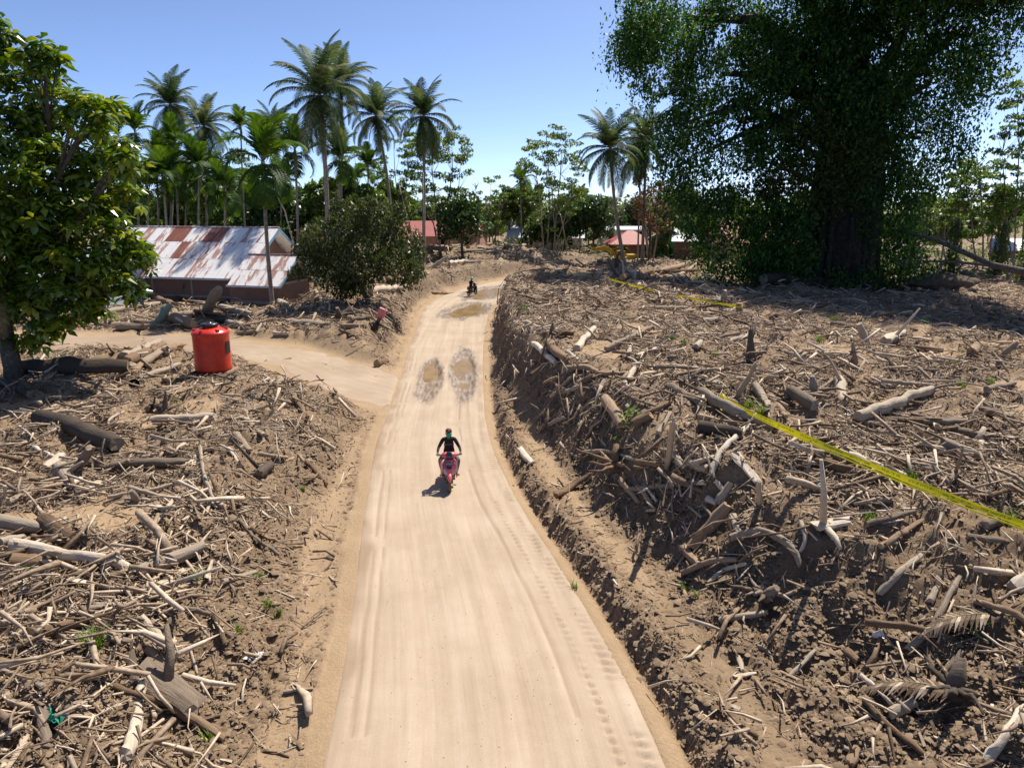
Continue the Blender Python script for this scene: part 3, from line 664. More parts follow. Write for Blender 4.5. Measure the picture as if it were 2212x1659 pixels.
# --- bottom left bank
Z7 = 'on the bottom left bank'
L_('K7', [(100, 270), (480, 345), (740, 355), (870, 440)], 85, 'pale', 'long bleached log with a crooked end on the lower left bank', stubs=0)
L_('K7', [(890, 430), (1330, 250)], 78, 'grey', 'grey log butting against the crooked end of a bleached log')
L_('K7', [(85, 350), (275, 355)], 92, 'brown', 'short sawn log end with a dark round face at the left edge', stubs=0)
L_('K7', [(300, 405), (690, 490)], 50, 'pale', 'sharp pale split board just below the crooked bleached log', flat=.3, name='plank', cat='plank')
L_('K7', [(930, 610), (1080, 500), (1200, 420)], 110, 'pale', 'wide splintered grey-white slab of wood leaning on the left bank', flat=.25, name='slab', cat='slab')
L_('K7', [(205, 830), (420, 790), (670, 720)], 78, 'brown', 'smooth orange-brown log lying on the lower left bank above grass')
L_('K7', [(500, 650), (730, 620)], 70, 'grey', 'cracked dark grey board above the orange-brown log', flat=.35, name='plank', cat='plank')
L_('K7', [(910, 650), (1080, 690), (1190, 645), (1370, 690)], 38, 'grey', 'wavy grey root lying level on the lower left bank', name='root', cat='root')
L_('K7', [(920, 720), (1060, 870), (1150, 980)], 50, 'pale', 'pale splintered branch above the two long slanting poles')
L_('K7', [(1000, 920), (1260, 1180), (1510, 1400)], 72, 'brown', 'upper of two long brown poles slanting down to the left ditch', up=.6, stubs=0, name='pole', cat='pole')
L_('K7', [(1050, 1225), (1455, 1490)], 62, 'brown', 'lower of two long brown poles slanting down to the left ditch', stubs=0, name='pole', cat='pole')
L_('K7', [(820, 1640), (890, 1450), (930, 1160)], 80, 'pale', 'bleached log pointing down to the bottom edge on the left')
L_('K7', [(900, 1060), (1100, 1180), (1290, 1320)], 185, 'grey', 'broad cracked grey slab of trunk under the slanting poles', flat=.55, name='slab', cat='slab')
L_('K7', [(850, 960), (875, 1150)], 58, 'dark', 'dark short stump standing beside the slanting poles', name='stump', cat='stump')
L_('K7', [(1840, 1175), (2030, 1155)], 26, 'grey', 'small grey stick lying across the muddy left ditch', stubs=0, name='stick', cat='stick')
for a in [([(0, 90), (280, 140)], 92, 'grey'), ([(280, 100), (480, 230)], 82, 'brown'), ([(600, 830), (970, 890)], 40, 'grey'), ([(700, 470), (860, 620), (1000, 740)], 24, 'grey'),
          ([(0, 240), (150, 200)], 65, 'grey'), ([(1480, 10), (1650, 190), (1800, 300)], 34, 'grey'), ([(1360, 340), (1470, 400)], 32, 'brown'), ([(1440, 480), (1660, 410)], 36, 'grey'),
          ([(0, 670), (110, 640)], 36, 'grey'), ([(0, 1060), (290, 1190)], 34, 'grey'), ([(360, 1350), (600, 1350)], 38, 'pale'), ([(20, 1040), (300, 1075)], 26, 'grey'), ([(220, 180), (330, 250)], 40, 'brown'),
          ([(1390, 690), (1460, 890)], 40, 'brown'), ([(660, 1330), (860, 1250)], 28, 'pale'), ([(1230, 900), (1280, 1060)], 26, 'pale')]:
    L_('K7', a[0], a[1], a[2], zone=Z7)
# --- left bank, middle
Z4 = 'on the bank below the red tank'
L_('K4', [(270, 1100), (500, 1170), (770, 1290)], 108, 'dark', 'big dark cracked log lying aslant on the left bank', stubs=0)
L_('K4', [(500, 1390), (590, 1240)], 62, 'grey', 'short grey log end propped against the big dark log', up=.4)
L_('K4', [(385, 1400), (470, 1510)], 88, 'grey', 'short thick cracked log stub below the big dark log')
L_('K4', [(720, 1395), (950, 1370), (1220, 1370)], 58, 'grey', 'level cracked grey log casting a black shadow on the left bank')
L_('K4', [(700, 1590), (1000, 1540), (1280, 1470)], 26, 'pale', 'long thin pale pole lying across the left bank', name='pole', cat='pole', stubs=0)
L_('K4', [(0, 1140), (430, 1115), (860, 1090)], 15, 'grey', 'very long thin pole passing behind the big dark log', name='pole', cat='pole', stubs=0)
L_('K4', [(1225, 1360), (1310, 1280)], 66, 'pale', 'short wide pale board on the left bank', flat=.25, name='plank', cat='plank')
L_('K4', [(60, 1630), (200, 1570)], 50, 'pale', 'short split pale chunk of wood at the left edge')
for a in [([(0, 850), (200, 940)], 64, 'dark'), ([(1300, 1270), (1330, 1470), (1400, 1640)], 28, 'pale'), ([(1900, 930), (1940, 1000), (2000, 1080)], 32, 'brown'), ([(1980, 1350), (2120, 1500)], 30, 'brown'),
          ([(220, 1260), (370, 1330)], 32, 'pale'), ([(980, 1260), (1190, 1120)], 28, 'grey'), ([(410, 930), (330, 1050)], 34, 'grey'), ([(1590, 1100), (1710, 1210)], 34, 'grey'), ([(840, 1510), (1060, 1570)], 34, 'grey'),
          ([(1530, 1170), (1620, 1280)], 40, 'grey'), ([(1790, 850), (1840, 800)], 34, 'grey'), ([(300, 1400), (400, 1310)], 60, 'pale'), ([(560, 1350), (700, 1390)], 50, 'grey'), ([(570, 1540), (650, 1490)], 60, 'pale'),
          ([(1180, 1540), (1330, 1640)], 30, 'grey'), ([(1480, 1250), (1550, 1350)], 22, 'pale'), ([(640, 910), (630, 830)], 22, 'pale'), ([(1680, 1440), (1760, 1370)], 70, 'dark')]:
    L_('K4', a[0], a[1], a[2], zone=Z4)
L_('K4', [(1075, 1010), (1072, 900)], 34, 'dark', 'dark upright broken stub standing on the left bank below the tank', up=True, name='stump', cat='stump', stubs=0)
L_('K4', [(955, 1015), (1000, 985), (1060, 1010)], 40, 'dark', 'curled dark piece of trunk beside the upright stub', name='log')
# --- pile between the left tree and the tank
L_('K4', [(165, 775), (500, 770), (835, 765)], 112, 'dark', 'long fallen trunk lying level beside the base of the leafy left tree', stubs=0)
L_('K4', [(590, 725), (745, 670)], 75, 'brown', 'orange-brown sawn wedge of wood on the fallen trunk', stubs=0)
L_('K4', [(825, 655), (825, 588)], 46, 'brown', 'short sawn block standing upright in the log pile', up=True, name='stump', cat='log', stubs=0)
Z4b = 'in the log pile left of the red tank'
for a in [([(800, 690), (1040, 580)], 48, 'grey'), ([(830, 715), (980, 645)], 62, 'brown'), ([(930, 720), (1080, 620)], 48, 'grey'), ([(975, 650), (1065, 600)], 55, 'brown'), ([(905, 812), (1170, 715)], 38, 'grey'),
          ([(735, 715), (800, 655)], 60, 'brown'), ([(870, 780), (930, 700)], 38, 'brown'), ([(1080, 640), (1180, 605)], 44, 'brown'), ([(910, 690), (1000, 760)], 24, 'grey'), ([(1150, 745), (1290, 710)], 16, 'brown'),
          ([(830, 740), (900, 735)], 50, 'grey'), ([(1190, 690), (1280, 640)], 26, 'grey'), ([(1060, 810), (1130, 830)], 40, 'brown')]:
    L_('K4', a[0], a[1], a[2], zone=Z4b)
# --- heap before the house
L_('KH', [(990, 975), (1030, 870), (1110, 745)], 120, 'grey', 'thick grey trunk leaning up out of the heap before the house', up=1.2, stubs=0)
Zh = 'in the log heap before the house'
for a in [([(640, 905), (800, 850), (990, 820)], 75, 'grey'), ([(20, 1020), (300, 960), (550, 930)], 70, 'grey'), ([(500, 870), (690, 945)], 70, 'brown'), ([(690, 945), (780, 925)], 60, 'brown'),
          ([(610, 1060), (870, 1140)], 105, 'brown'), ([(110, 1150), (420, 1150)], 80, 'grey'), ([(690, 1050), (850, 1015)], 70, 'grey'), ([(880, 985), (1200, 1040)], 50, 'brown'), ([(1140, 970), (1440, 1040)], 75, 'grey'),
          ([(1780, 1095), (2212, 1115)], 60, 'grey'), ([(1690, 900), (1770, 940)], 75, 'pale'), ([(1620, 950), (1720, 1030)], 60, 'brown'), ([(1200, 1120), (1390, 1150)], 85, 'grey'), ([(1060, 1060), (1200, 1080)], 60, 'dark'),
          ([(930, 1130), (1060, 1090)], 60, 'brown'), ([(1490, 1030), (1590, 980)], 40, 'grey'), ([(280, 1100), (460, 1110)], 50, 'brown'), ([(1650, 1210), (1800, 1215)], 45, 'pale'), ([(1300, 1200), (1460, 1180)], 45, 'grey'),
          ([(1230, 800), (1370, 800)], 22, 'brown'), ([(2060, 790), (2140, 960)], 40, 'pale'), ([(1480, 1190), (1530, 1110)], 28, 'pale')]:
    L_('KH', a[0], a[1], a[2], zone=Zh)
# --- beside the road, left, beyond the track
Z5 = 'beside the road beyond the track'
for a in [([(190, 250), (410, 215)], 44, 'pale'), ([(590, 245), (730, 252)], 16, 'brown'), ([(0, 470), (160, 470)], 40, 'grey'), ([(60, 440), (190, 420)], 34, 'grey'), ([(230, 720), (300, 700)], 40, 'brown'), ([(0, 500), (110, 540)], 26, 'brown'),
          ([(300, 160), (250, 240)], 18, 'brown')]:
    L_('K5', a[0], a[1], a[2], zone=Z5)
L_('K5', [(605, 70), (650, 35), (695, 5)], 26, 'pale', 'pale forked log leaning up beside the dark shrub', up=True)
L_('K5', [(700, 62), (800, 52), (905, 50)], 24, 'pale', 'pale level log on the bank behind the far motorcycle')
L_('K5', [(1160, 1270), (1235, 1360)], 44, 'pale', 'short pale log in the muddy ditch right of the red scooter')
L_('K5', [(1390, 1570), (1500, 1510), (1620, 1430)], 42, 'brown', 'brown branch lying at the foot of the right bank', stubs=0)
# --- right bank
L_('KR', [(1500, 690), (1800, 850), (2140, 1005)], 105, 'grey', 'long thick grey trunk that the yellow tape is tied to', stubs=0)
L_('KR', [(0, 250), (90, 320), (200, 430)], 62, 'pale', 'pale branch at the crest of the right bank, beside a thicker fork')
L_('KR', [(120, 245), (200, 330), (300, 395)], 85, 'brown', 'thick brown fork at the crest of the right bank')
L_('KR', [(300, 460), (470, 450), (610, 515), (820, 500)], 48, 'brown', 'winding brown branch along the crest of the right bank')
L_('KR', [(380, 280), (540, 90)], 62, 'pale', 'bright bleached log on the far part of the right bank')
L_('KR', [(1240, 530), (1500, 480), (1780, 435)], 62, 'grey', 'upper of two long parallel logs beside a bare sandy patch')
L_('KR', [(1290, 560), (1680, 612)], 46, 'pale', 'lower of two long parallel logs beside a bare sandy patch')
L_('KR', [(1815, 690), (1900, 540), (1990, 385)], 50, 'grey', 'grey pole leaning up out of the mud behind the tape', up=1.0, stubs=0, name='pole', cat='pole')
L_('KR', [(640, 740), (720, 850), (800, 985)], 105, 'brown', 'ragged brown stump set in the face of the right bank', name='stump', cat='stump')
L_('KR', [(1580, 1420), (1660, 1220), (1790, 1090), (1920, 980)], 48, 'pale', 'long curved bleached branch reaching up towards the tape')
L_('KR', [(1790, 1225), (2000, 1480)], 100, 'pale', 'wide pale plank end sticking out of the right bank', flat=.35, name='plank', cat='plank')
L_('KR', [(2010, 1640), (2005, 1430)], 52, 'pale', 'bleached post-like branch pointing at the wide plank end', up=.5)
L_('KR', [(1200, 1310), (1225, 1080), (1245, 900)], 56, 'pale', 'pale upright-leaning branch in the middle of the right bank', up=1.2)
L_('KR', [(1230, 1210), (1350, 1345)], 66, 'pale', 'smooth pale log end below the leaning branch of the right bank')
L_('KR', [(910, 960), (1050, 885)], 95, 'brown', 'sawn brown log end with a round face in the right bank', stubs=0)
ZR = 'on the bank right of the scooter'
for a in [([(640, 290), (850, 190), (1050, 90)], 42, 'grey'), ([(1190, 420), (1510, 445)], 32, 'pale'), ([(1440, 265), (1490, 210)], 62, 'pale'), ([(420, 605), (540, 530)], 55, 'brown'), ([(210, 670), (370, 510)], 44, 'brown'),
          ([(590, 680), (730, 510)], 46, 'grey'), ([(810, 645), (900, 480)], 62, 'pale'), ([(700, 620), (900, 730), (1090, 800)], 28, 'grey'), ([(1110, 1035), (1210, 860)], 58, 'pale'), ([(430, 1210), (640, 1190), (940, 1290)], 36, 'grey'),
          ([(1000, 850), (1110, 810), (1230, 750)], 42, 'brown'), ([(820, 1570), (1290, 1530)], 60, 'grey'), ([(780, 1440), (940, 1640)], 55, 'brown'), ([(930, 1490), (1060, 1659)], 44, 'grey'),
          ([(1640, 1659), (1760, 1480)], 75, 'grey'), ([(190, 1580), (350, 1480), (530, 1390)], 46, 'brown'), ([(60, 985), (280, 890)], 46, 'grey'), ([(1960, 620), (2030, 720), (2090, 825)], 62, 'pale'), ([(100, 150), (360, 160)], 50, 'brown'),
          ([(1220, 1470), (1520, 1470)], 50, 'pale'), ([(1210, 1450), (1430, 1260)], 30, 'grey'), ([(920, 1320), (1130, 1350)], 62, 'brown'), ([(1380, 1310), (1550, 1380)], 90, 'grey'), ([(300, 310), (400, 390)], 40, 'pale'),
          ([(910, 360), (1110, 280)], 30, 'pale'), ([(1190, 630), (1300, 680), (1470, 790)], 60, 'grey'), ([(420, 840), (540, 720)], 34, 'grey'), ([(1620, 1450), (1710, 1550)], 50, 'pale'), ([(1540, 1600), (1640, 1659)], 60, 'pale'), ([(850, 350), (860, 280)], 36, 'pale'),
          ([(1480, 1000), (1850, 1060)], 110, 'dark'), ([(20, 900), (110, 830)], 44, 'grey'), ([(460, 1100), (700, 760)], 34, 'brown')]:
    L_('KR', a[0], a[1], a[2], zone=ZR)
# --- right field, beyond the near tape
Z6 = 'behind the near yellow tape'
L_('K6', [(1130, 1085), (1370, 990), (1610, 900)], 66, 'pale', 'long smooth pale log slanting across the field behind the tape', stubs=0)
L_('K6', [(1010, 830), (1050, 990)], 72, 'pale', 'broad bleached splintered log pointing at the camera behind the tape')
L_('K6', [(1190, 572), (1165, 500), (1140, 440)], 48, 'pale', 'pale split post leaning at the edge of the big tree shadow', up=True, stubs=0)
L_('K6', [(1110, 690), (1105, 590)], 40, 'brown', 'lone upright brown stub in the middle of the right field', up=True, name='stump', cat='stump', stubs=0)
L_('K6', [(2040, 672), (2170, 560)], 36, 'brown', 'straight brown pole leaning up at the right edge below the shadow', up=True, stubs=0, name='pole', cat='pole')
L_('K6', [(1470, 1345), (1640, 1430)], 105, 'grey', 'wide grey block of trunk behind the tape near the right edge', flat=.6)
L_('K6', [(1720, 1435), (1840, 1448)], 24, 'pale', 'short pale sawn board behind the tape near the right edge', flat=.4, name='plank', cat='plank')
L_('K6', [(440, 690), (440, 500)], 60, 'dark', 'dark root stump standing before the far tape post', up=True, name='stump', cat='stump')
for a in [([(780, 860), (900, 810)], 26, 'pale'), ([(1290, 835), (1640, 862)], 32, 'grey'), ([(560, 920), (670, 1070)], 42, 'brown'), ([(690, 930), (850, 1030)], 85, 'grey'), ([(1310, 590), (1420, 522)], 58, 'pale'),
          ([(960, 450), (1150, 480)], 36, 'grey'), ([(1500, 600), (1690, 622)], 34, 'brown'), ([(1750, 1150), (1980, 1200), (2230, 1220)], 54, 'grey'), ([(1170, 1105), (1430, 1110)], 36, 'grey'), ([(1520, 1110), (1840, 1105)], 42, 'grey'),
          ([(1660, 1260), (1930, 1350)], 85, 'grey'), ([(1390, 1370), (1650, 1300)], 52, 'grey'), ([(820, 1270), (1030, 1340)], 74, 'grey'), ([(850, 1360), (1100, 1410), (1320, 1485)], 60, 'brown'), ([(1070, 1310), (1470, 1460)], 34, 'pale'),
          ([(1970, 890), (2150, 840)], 44, 'grey'), ([(1080, 1622), (1360, 1600)], 40, 'grey'), ([(1690, 1500), (1780, 1430)], 60, 'brown'), ([(1600, 900), (1800, 875)], 20, 'pale'), ([(0, 820), (240, 860)], 34, 'pale'), ([(840, 910), (970, 810)], 22, 'grey'),
          ([(1930, 1020), (2130, 1080)], 50, 'grey'), ([(130, 430), (260, 425)], 36, 'pale'), ([(500, 400), (590, 460)], 20, 'brown'), ([(700, 690), (800, 640)], 22, 'grey'), ([(1260, 700), (1390, 750)], 26, 'pale'), ([(1870, 640), (1910, 590)], 50, 'brown')]:
    L_('K6', a[0], a[1], a[2], zone=Z6)
# --- bottom right
L_('K8', [(310, 200), (480, 145), (620, 190), (720, 270), (760, 385)], 52, 'grey', 'arching grey root on the lower right bank', name='root', cat='root')
L_('K8', [(60, 280), (170, 150), (290, 0)], 88, 'brown', 'thick brown log slanting up from the lower right bank', stubs=0)
L_('K8', [(170, 480), (260, 390), (415, 355)], 28, 'pale', 'thin pale curved branch below the slanting brown log')
L_('K8', [(760, 80), (800, 200), (760, 275)], 32, 'pale', 'small bent bleached stick on the lower right bank')
L_('K8', [(850, 130), (1080, 90)], 130, 'pale', 'wide flat bleached slab on the lower right bank', flat=.4, name='slab', cat='slab')
L_('K8', [(1960, 1655), (2080, 1480), (2195, 1310)], 58, 'pale', 'long bleached pole in the bottom right corner', stubs=0, name='pole', cat='pole')
L_('K8', [(240, 732), (390, 700), (550, 680)], 44, 'pale', 'pale log lying level before the muddy hollow of the right bank')
Z8 = 'at the bottom right'
for a in [([(0, 420), (180, 340), (350, 340)], 48, 'brown'), ([(0, 250), (110, 370)], 64, 'brown'), ([(1270, 560), (1390, 430), (1540, 310)], 42, 'pale'), ([(1610, 790), (1700, 620), (1790, 450)], 52, 'grey'), ([(1600, 600), (1645, 510)], 46, 'pale'),
          ([(1460, 915), (1540, 840)], 62, 'pale'), ([(700, 1080), (860, 910)], 30, 'pale'), ([(480, 880), (550, 900), (580, 970)], 28, 'grey'), ([(360, 940), (390, 1040)], 36, 'pale'), ([(330, 1075), (480, 1050)], 26, 'pale'),
          ([(1510, 1210), (1680, 1090), (1810, 930)], 48, 'grey'), ([(1340, 1360), (1490, 1280)], 85, 'pale'), ([(1170, 1240), (1330, 1410), (1600, 1620)], 46, 'brown'), ([(1040, 1530), (1170, 1580)], 34, 'pale'), ([(1150, 1070), (1240, 1140)], 38, 'pale'),
          ([(1790, 800), (1870, 730), (1890, 520)], 24, 'grey'), ([(2140, 530), (2230, 450)], 90, 'pale'), ([(1190, 130), (1500, 50)], 42, 'grey'), ([(1280, 240), (1560, 60)], 36, 'brown'), ([(1950, 110), (2100, 60)], 54, 'grey'), ([(1840, 170), (2080, 200)], 44, 'grey'),
          ([(320, 60), (380, 210)], 46, 'pale'), ([(1530, 270), (1610, 270)], 24, 'grey'), ([(1050, 930), (1130, 990)], 70, 'brown'), ([(1080, 1650), (1130, 1540)], 60, 'brown'), ([(130, 890), (240, 740)], 18, 'brown')]:
    L_('K8', a[0], a[1], a[2], zone=Z8)
# --- far heaps
Zg = 'in the heap before the big tree'
for a in [([(1150, 1245), (1500, 1130), (1800, 1150), (2140, 1120)], 55, 'brown'), ([(1640, 1130), (1920, 1060), (2200, 970)], 66, 'brown'), ([(1880, 1190), (2030, 1090), (2180, 980)], 48, 'grey'), ([(1700, 1180), (1960, 1220), (2000, 1290), (2180, 1280)], 45, 'pale'),
          ([(830, 1000), (960, 1030)], 55, 'brown'), ([(1240, 1300), (1450, 1330)], 46, 'pale'), ([(1560, 1590), (1980, 1600)], 44, 'grey'), ([(510, 765), (620, 710)], 34, 'pale'), ([(1560, 1350), (1660, 1200)], 50, 'brown'), ([(1640, 1330), (1960, 1300)], 36, 'grey'),
          ([(2080, 870), (2212, 880)], 40, 'pale'), ([(1440, 990), (1690, 1000)], 24, 'brown'), ([(200, 620), (420, 660)], 14, 'grey'), ([(2150, 1350), (2300, 1400)], 50, 'grey')]:
    L_('KG', a[0], a[1], a[2], zone=Zg)
for a in [([(1180, 1215), (1160, 990)], 36, 'pale', 'pale post standing in the far heap left of the crossed logs'), ([(1105, 1185), (1030, 1060), (970, 960)], 46, 'grey', 'grey log leaning left in the far heap'),
          ([(850, 1160), (890, 1070)], 48, 'pale', 'stubby pale log leaning at the left of the far heap'), ([(1310, 1175), (1330, 1090)], 44, 'pale', 'short pale upright log behind the crossed far logs'),
          ([(840, 800), (835, 702)], 26, 'pale', 'lone pale post on the crest before the excavator'), ([(1075, 1050), (1090, 900)], 60, 'dark', 'dark ragged stump on top of the far heap')]:
    L_('KG', a[0], a[1], a[2], a[3], up=True, stubs=0, name='stump', cat='stump')
Zf = 'in the heap at the road bend'
for a in [([(1140, 805), (1530, 740)], 38, 'brown'), ([(1370, 805), (1740, 740)], 34, 'brown'), ([(840, 830), (1160, 835)], 75, 'grey'), ([(1840, 800), (2050, 812), (2180, 770)], 50, 'grey'), ([(1760, 710), (1930, 795)], 34, 'pale'), ([(1850, 700), (2030, 765)], 50, 'brown'),
          ([(1490, 800), (1920, 862)], 24, 'pale'), ([(1250, 880), (1600, 860)], 30, 'grey'), ([(1450, 870), (1850, 850)], 22, 'pale'), ([(1330, 960), (1520, 965)], 20, 'brown')]:
    L_('KF', a[0], a[1], a[2], zone=Zf)
L_('KF', [(1355, 970), (1385, 885)], 24, 'brown', 'small dark forked stub standing on the far left bank', up=True, name='stump', cat='stump')
# word the labels of the rest so that each one is told apart by tone, kind and place
ORD = ['first', 'second', 'third', 'fourth', 'fifth', 'sixth', 'seventh', 'eighth', 'ninth', 'tenth', 'eleventh', 'twelfth', 'thirteenth', 'fourteenth', 'fifteenth', 'sixteenth', 'seventeenth', 'eighteenth', 'nineteenth', 'twentieth']
byk = {}
for a in AUTO: byk.setdefault((a[1], a[2], a[3]), []).append(a)
for (tone, look, zone), lst in byk.items():
    lst.sort(key=lambda a: a[4])
    for i, a in enumerate(lst):
        suf = '' if len(lst) == 1 else (', leftmost one' if i == 0 else (', rightmost one' if i == len(lst) - 1 else ', %s from left' % ORD[i]))
        a[0]['label'] = '%s %s %s%s' % (tone, look, zone, suf)
        a[0]['group'] = 'driftwood ' + zone

# loose smaller branches: one shape each of a dozen kinds, copied
protos = []
for i in range(14):
    Lh = .5; k = rnd.uniform(.02, .16); tone = ['pale', 'grey', 'grey', 'brown', 'pale', 'grey', 'brown'][i % 7]
    pts = [(-Lh, 0, 0), (-.15, rnd.uniform(-k, k), rnd.uniform(0, k)), (.2, rnd.uniform(-k, k), rnd.uniform(0, k)), (Lh, rnd.uniform(-k, k) * .5, 0)]
    protos.append(log_mesh('loose_branch', pts, rnd.uniform(.022, .06), LM[tone], stubs=rnd.choice((0, 1, 1, 2)), sides=7))
def zone_of(x, y, t):
    if not t: return ('short loose branch on the debris bank left of the road' if y < 28 else 'short loose branch on the ground left of the road beyond the dirt track'), 'loose branches left of the road'
    return ('short loose branch on the debris bank right of the road', 'loose branches right of the road') if y < 33 else ('short loose branch on the far right field before the big tree', 'loose branches on the far right field')
bx, by, bz = sample_field(115, 8.5, 62, 1.35)
bt = terrain(bx, by)['right']; bn = normals(bx, by)
for i in range(len(bx)):
    me = protos[i % len(protos)]; o = link('loose_branch', me)
    s = float(np.clip(math.exp(rnd.gauss(.15, .35)), .6, 2.4)); n = Vector(bn[i]); th = rnd.uniform(0, 6.28); a = Vector((math.cos(th), math.sin(th), 0)); a = (a - n * a.dot(n) + n * rnd.gauss(0, .1)).normalized()
    b = n.cross(a).normalized(); c = a.cross(b); M = Matrix((a, b, c)).transposed().to_4x4(); M.translation = (bx[i], by[i], bz[i] + .05 * s); o.matrix_world = M @ Matrix.Scale(s, 4)
    lb, gp = zone_of(bx[i], by[i], bt[i]); tag(o, lb, 'branch', gp)
# ------------------------------------------------------------------ trees
def leaf_quads(C, size, droop=.3, aspect=.5, jit=.4, dirs=None):
    """one folded leaf per point: (n,3) centres -> vertices, quads"""
    n = len(C); size = np.broadcast_to(size, (n,)) * np.exp(rng.normal(0, .22, n))
    a = rng.normal(0, 1, (n, 3)) if dirs is None else dirs + rng.normal(0, jit, (n, 3))
    a[:, 2] -= droop * 1.5; a /= np.linalg.norm(a, axis=1, keepdims=True)
    b = np.cross(a, rng.normal(0, 1, (n, 3)) * .6 + np.array([0, 0, 1.0])); b /= np.maximum(np.linalg.norm(b, axis=1, keepdims=True), 1e-6); c = np.cross(a, b)
    h = size[:, None]; V = np.zeros((n, 4, 3))
    V[:, 0] = C - a * h * .5; V[:, 2] = C + a * h * .5
    V[:, 1] = C + b * h * aspect * .5 + c * h * .10; V[:, 3] = C - b * h * aspect * .5 + c * h * .10
    return V.reshape(-1, 3), (np.arange(n) * 4)[:, None] + np.array([[0, 1, 2, 3]])
def leaf_obj(name, C, size, mat, parent=None, **kw):
    V, Q = leaf_quads(np.asarray(C, float), size, **kw)
    return link(name, np_mesh(name, V, Q, [mat]), parent)
def in_ball(n, shell=.0):
    v = rng.normal(0, 1, (n, 3)); v /= np.linalg.norm(v, axis=1, keepdims=True)
    return v * (shell + (1 - shell) * rng.random(n) ** (1 / 3))[:, None]
M_BARK = simple('tree_bark', [(.3, (.06, .045, .033)), (.55, (.13, .10, .078)), (.75, (.22, .185, .15))], (6), .9, .8, dist=.06)
M_FIGBARK = simple('fig_bark', [(.3, (.022, .017, .014)), (.55, (.05, .04, .033)), (.8, (.10, .085, .07))], 3, .9, .9, dist=.1)
M_PALMBARK = simple('palm_bark', [(.3, (.16, .13, .10)), (.7, (.34, .29, .235))], (5), .9, .6)
M_LEFT = leaf_mat('broad_leaves', [(.12, (.022, .055, .008)), (.40, (.065, .13, .013)), (.62, (.15, .225, .02)), (.82, (.31, .33, .035)), (.94, (.55, .33, .035))], .42, .24, .6)
M_FIG = leaf_mat('fig_leaves', [(.18, (.008, .032, .010)), (.42, (.024, .08, .018)), (.66, (.065, .15, .026)), (.88, (.17, .24, .04))], .42, .5, .25, scale=.55)
M_FIGY = leaf_mat('creeper_leaves', [(.15, (.02, .03, .006)), (.6, (.06, .075, .012)), (.95, (.13, .12, .02))], .3, .5, .3)
M_SHRUB = leaf_mat('shrub_leaves', [(.15, (.018, .032, .009)), (.45, (.045, .07, .018)), (.72, (.095, .115, .034)), (.93, (.19, .15, .065))], .35, .45, .35)
M_LIGHT = leaf_mat('light_leaves', [(.1, (.045, .09, .018)), (.5, (.11, .185, .035)), (.9, (.23, .30, .07))], .4, .4, .4)
M_BGD = leaf_mat('dark_tree_leaves', [(.1, (.016, .042, .014)), (.5, (.045, .095, .026)), (.9, (.11, .165, .04))], .3, .4, .4)
M_BGM = leaf_mat('tree_leaves', [(.1, (.035, .07, .016)), (.5, (.09, .145, .03)), (.9, (.20, .25, .06))], .4, .45, .3)
M_DRYL = leaf_mat('dry_leaves', [(.1, (.10, .055, .03)), (.5, (.20, .12, .06)), (.9, (.34, .23, .12))], .3, .6, .2)
M_PALM = leaf_mat('coconut_leaves', [(.12, (.018, .042, .014)), (.4, (.045, .085, .028)), (.65, (.10, .14, .05)), (.9, (.30, .27, .12))], .3, .6, .15, obj=.45)
M_ARECA = leaf_mat('areca_leaves', [(.1, (.018, .045, .008)), (.5, (.045, .10, .014)), (.85, (.11, .18, .025)), (.98, (.25, .27, .04))], .36, .55, .2, obj=.3)
M_STEM = simple('palm_stem', [(.3, (.10, .12, .05)), (.7, (.22, .20, .10))], 6, .7, .2)
M_NUT = simple('coconut_husk', [(.3, (.10, .045, .018)), (.7, (.24, .12, .045))], 8, .6, .2)

def frond_mesh(name, length, n=44, arch=.9, rise=.5, leaflet=1.0, hang=.6, mat=M_PALM, wid=.075, stiff=.0, twist=0.3):
    """a feather palm leaf along +X, rising then drooping in Z; two rows of narrow leaflets"""
    mb = MB(); pts = []; z = 0; x = 0; ang = rise
    for i in range(n + 1):
        pts.append(Vector((x, twist * .1 * length * (i / n) ** 2, z))); st = length / n; x += math.cos(ang) * st; z += math.sin(ang) * st; ang -= arch * 1.9 / n * (.35 + 1.3 * i / n)
    mb.tube([pts[i] for i in range(0, n + 1, 4)], [.035 * length / 4 * (1 - .85 * i / n) + .006 for i in range(0, n + 1, 4)], 4, 1, False)
    for i in range(3, n + 1):
        t = i / n; L = leaflet * (math.sin(math.pi * min(1, .18 + t * .80)) ** .7) * (length / 4.5)
        d = (pts[i] - pts[i - 1]).normalized()
        for s in (-1, 1):
            side = Vector((0, s, 0)); j = rnd.uniform(-.12, .12)
            v1 = (d * (.45 + .5 * t + j) + side * .95 + Vector((0, 0, .25 * (1 - t) + stiff - hang * .35))).normalized(); v2 = (v1 + Vector((0, 0, -hang * rnd.uniform(.8, 1.3)))).normalized()
            p0 = pts[i]; p1 = p0 + v1 * L * .45; p2 = p1 + v2 * L * .6; w = Vector((d.x, 0, d.z)) * wid * (length / 4.5)
            mb.add([p0 - w * .5, p0 + w * .5, p1 + w * .6, p1 - w * .6, p2], [(0, 1, 2, 3), (3, 2, 4)], 0)
    return mb.mesh(name, [mat, M_STEM])
CF = [frond_mesh('coconut_frond', 4.4, arch=a, rise=r, hang=h, twist=t) for a, r, h, t in
      ((.5, 1.42, .3, .35), (.62, 1.15, .4, -.5), (.85, .75, .5, .6), (.95, .38, .65, -.4), (.95, .0, .8, .3), (.7, -.5, .7, -.3), (.4, -1.1, .45, .25), (.75, .98, .45, -.7))]
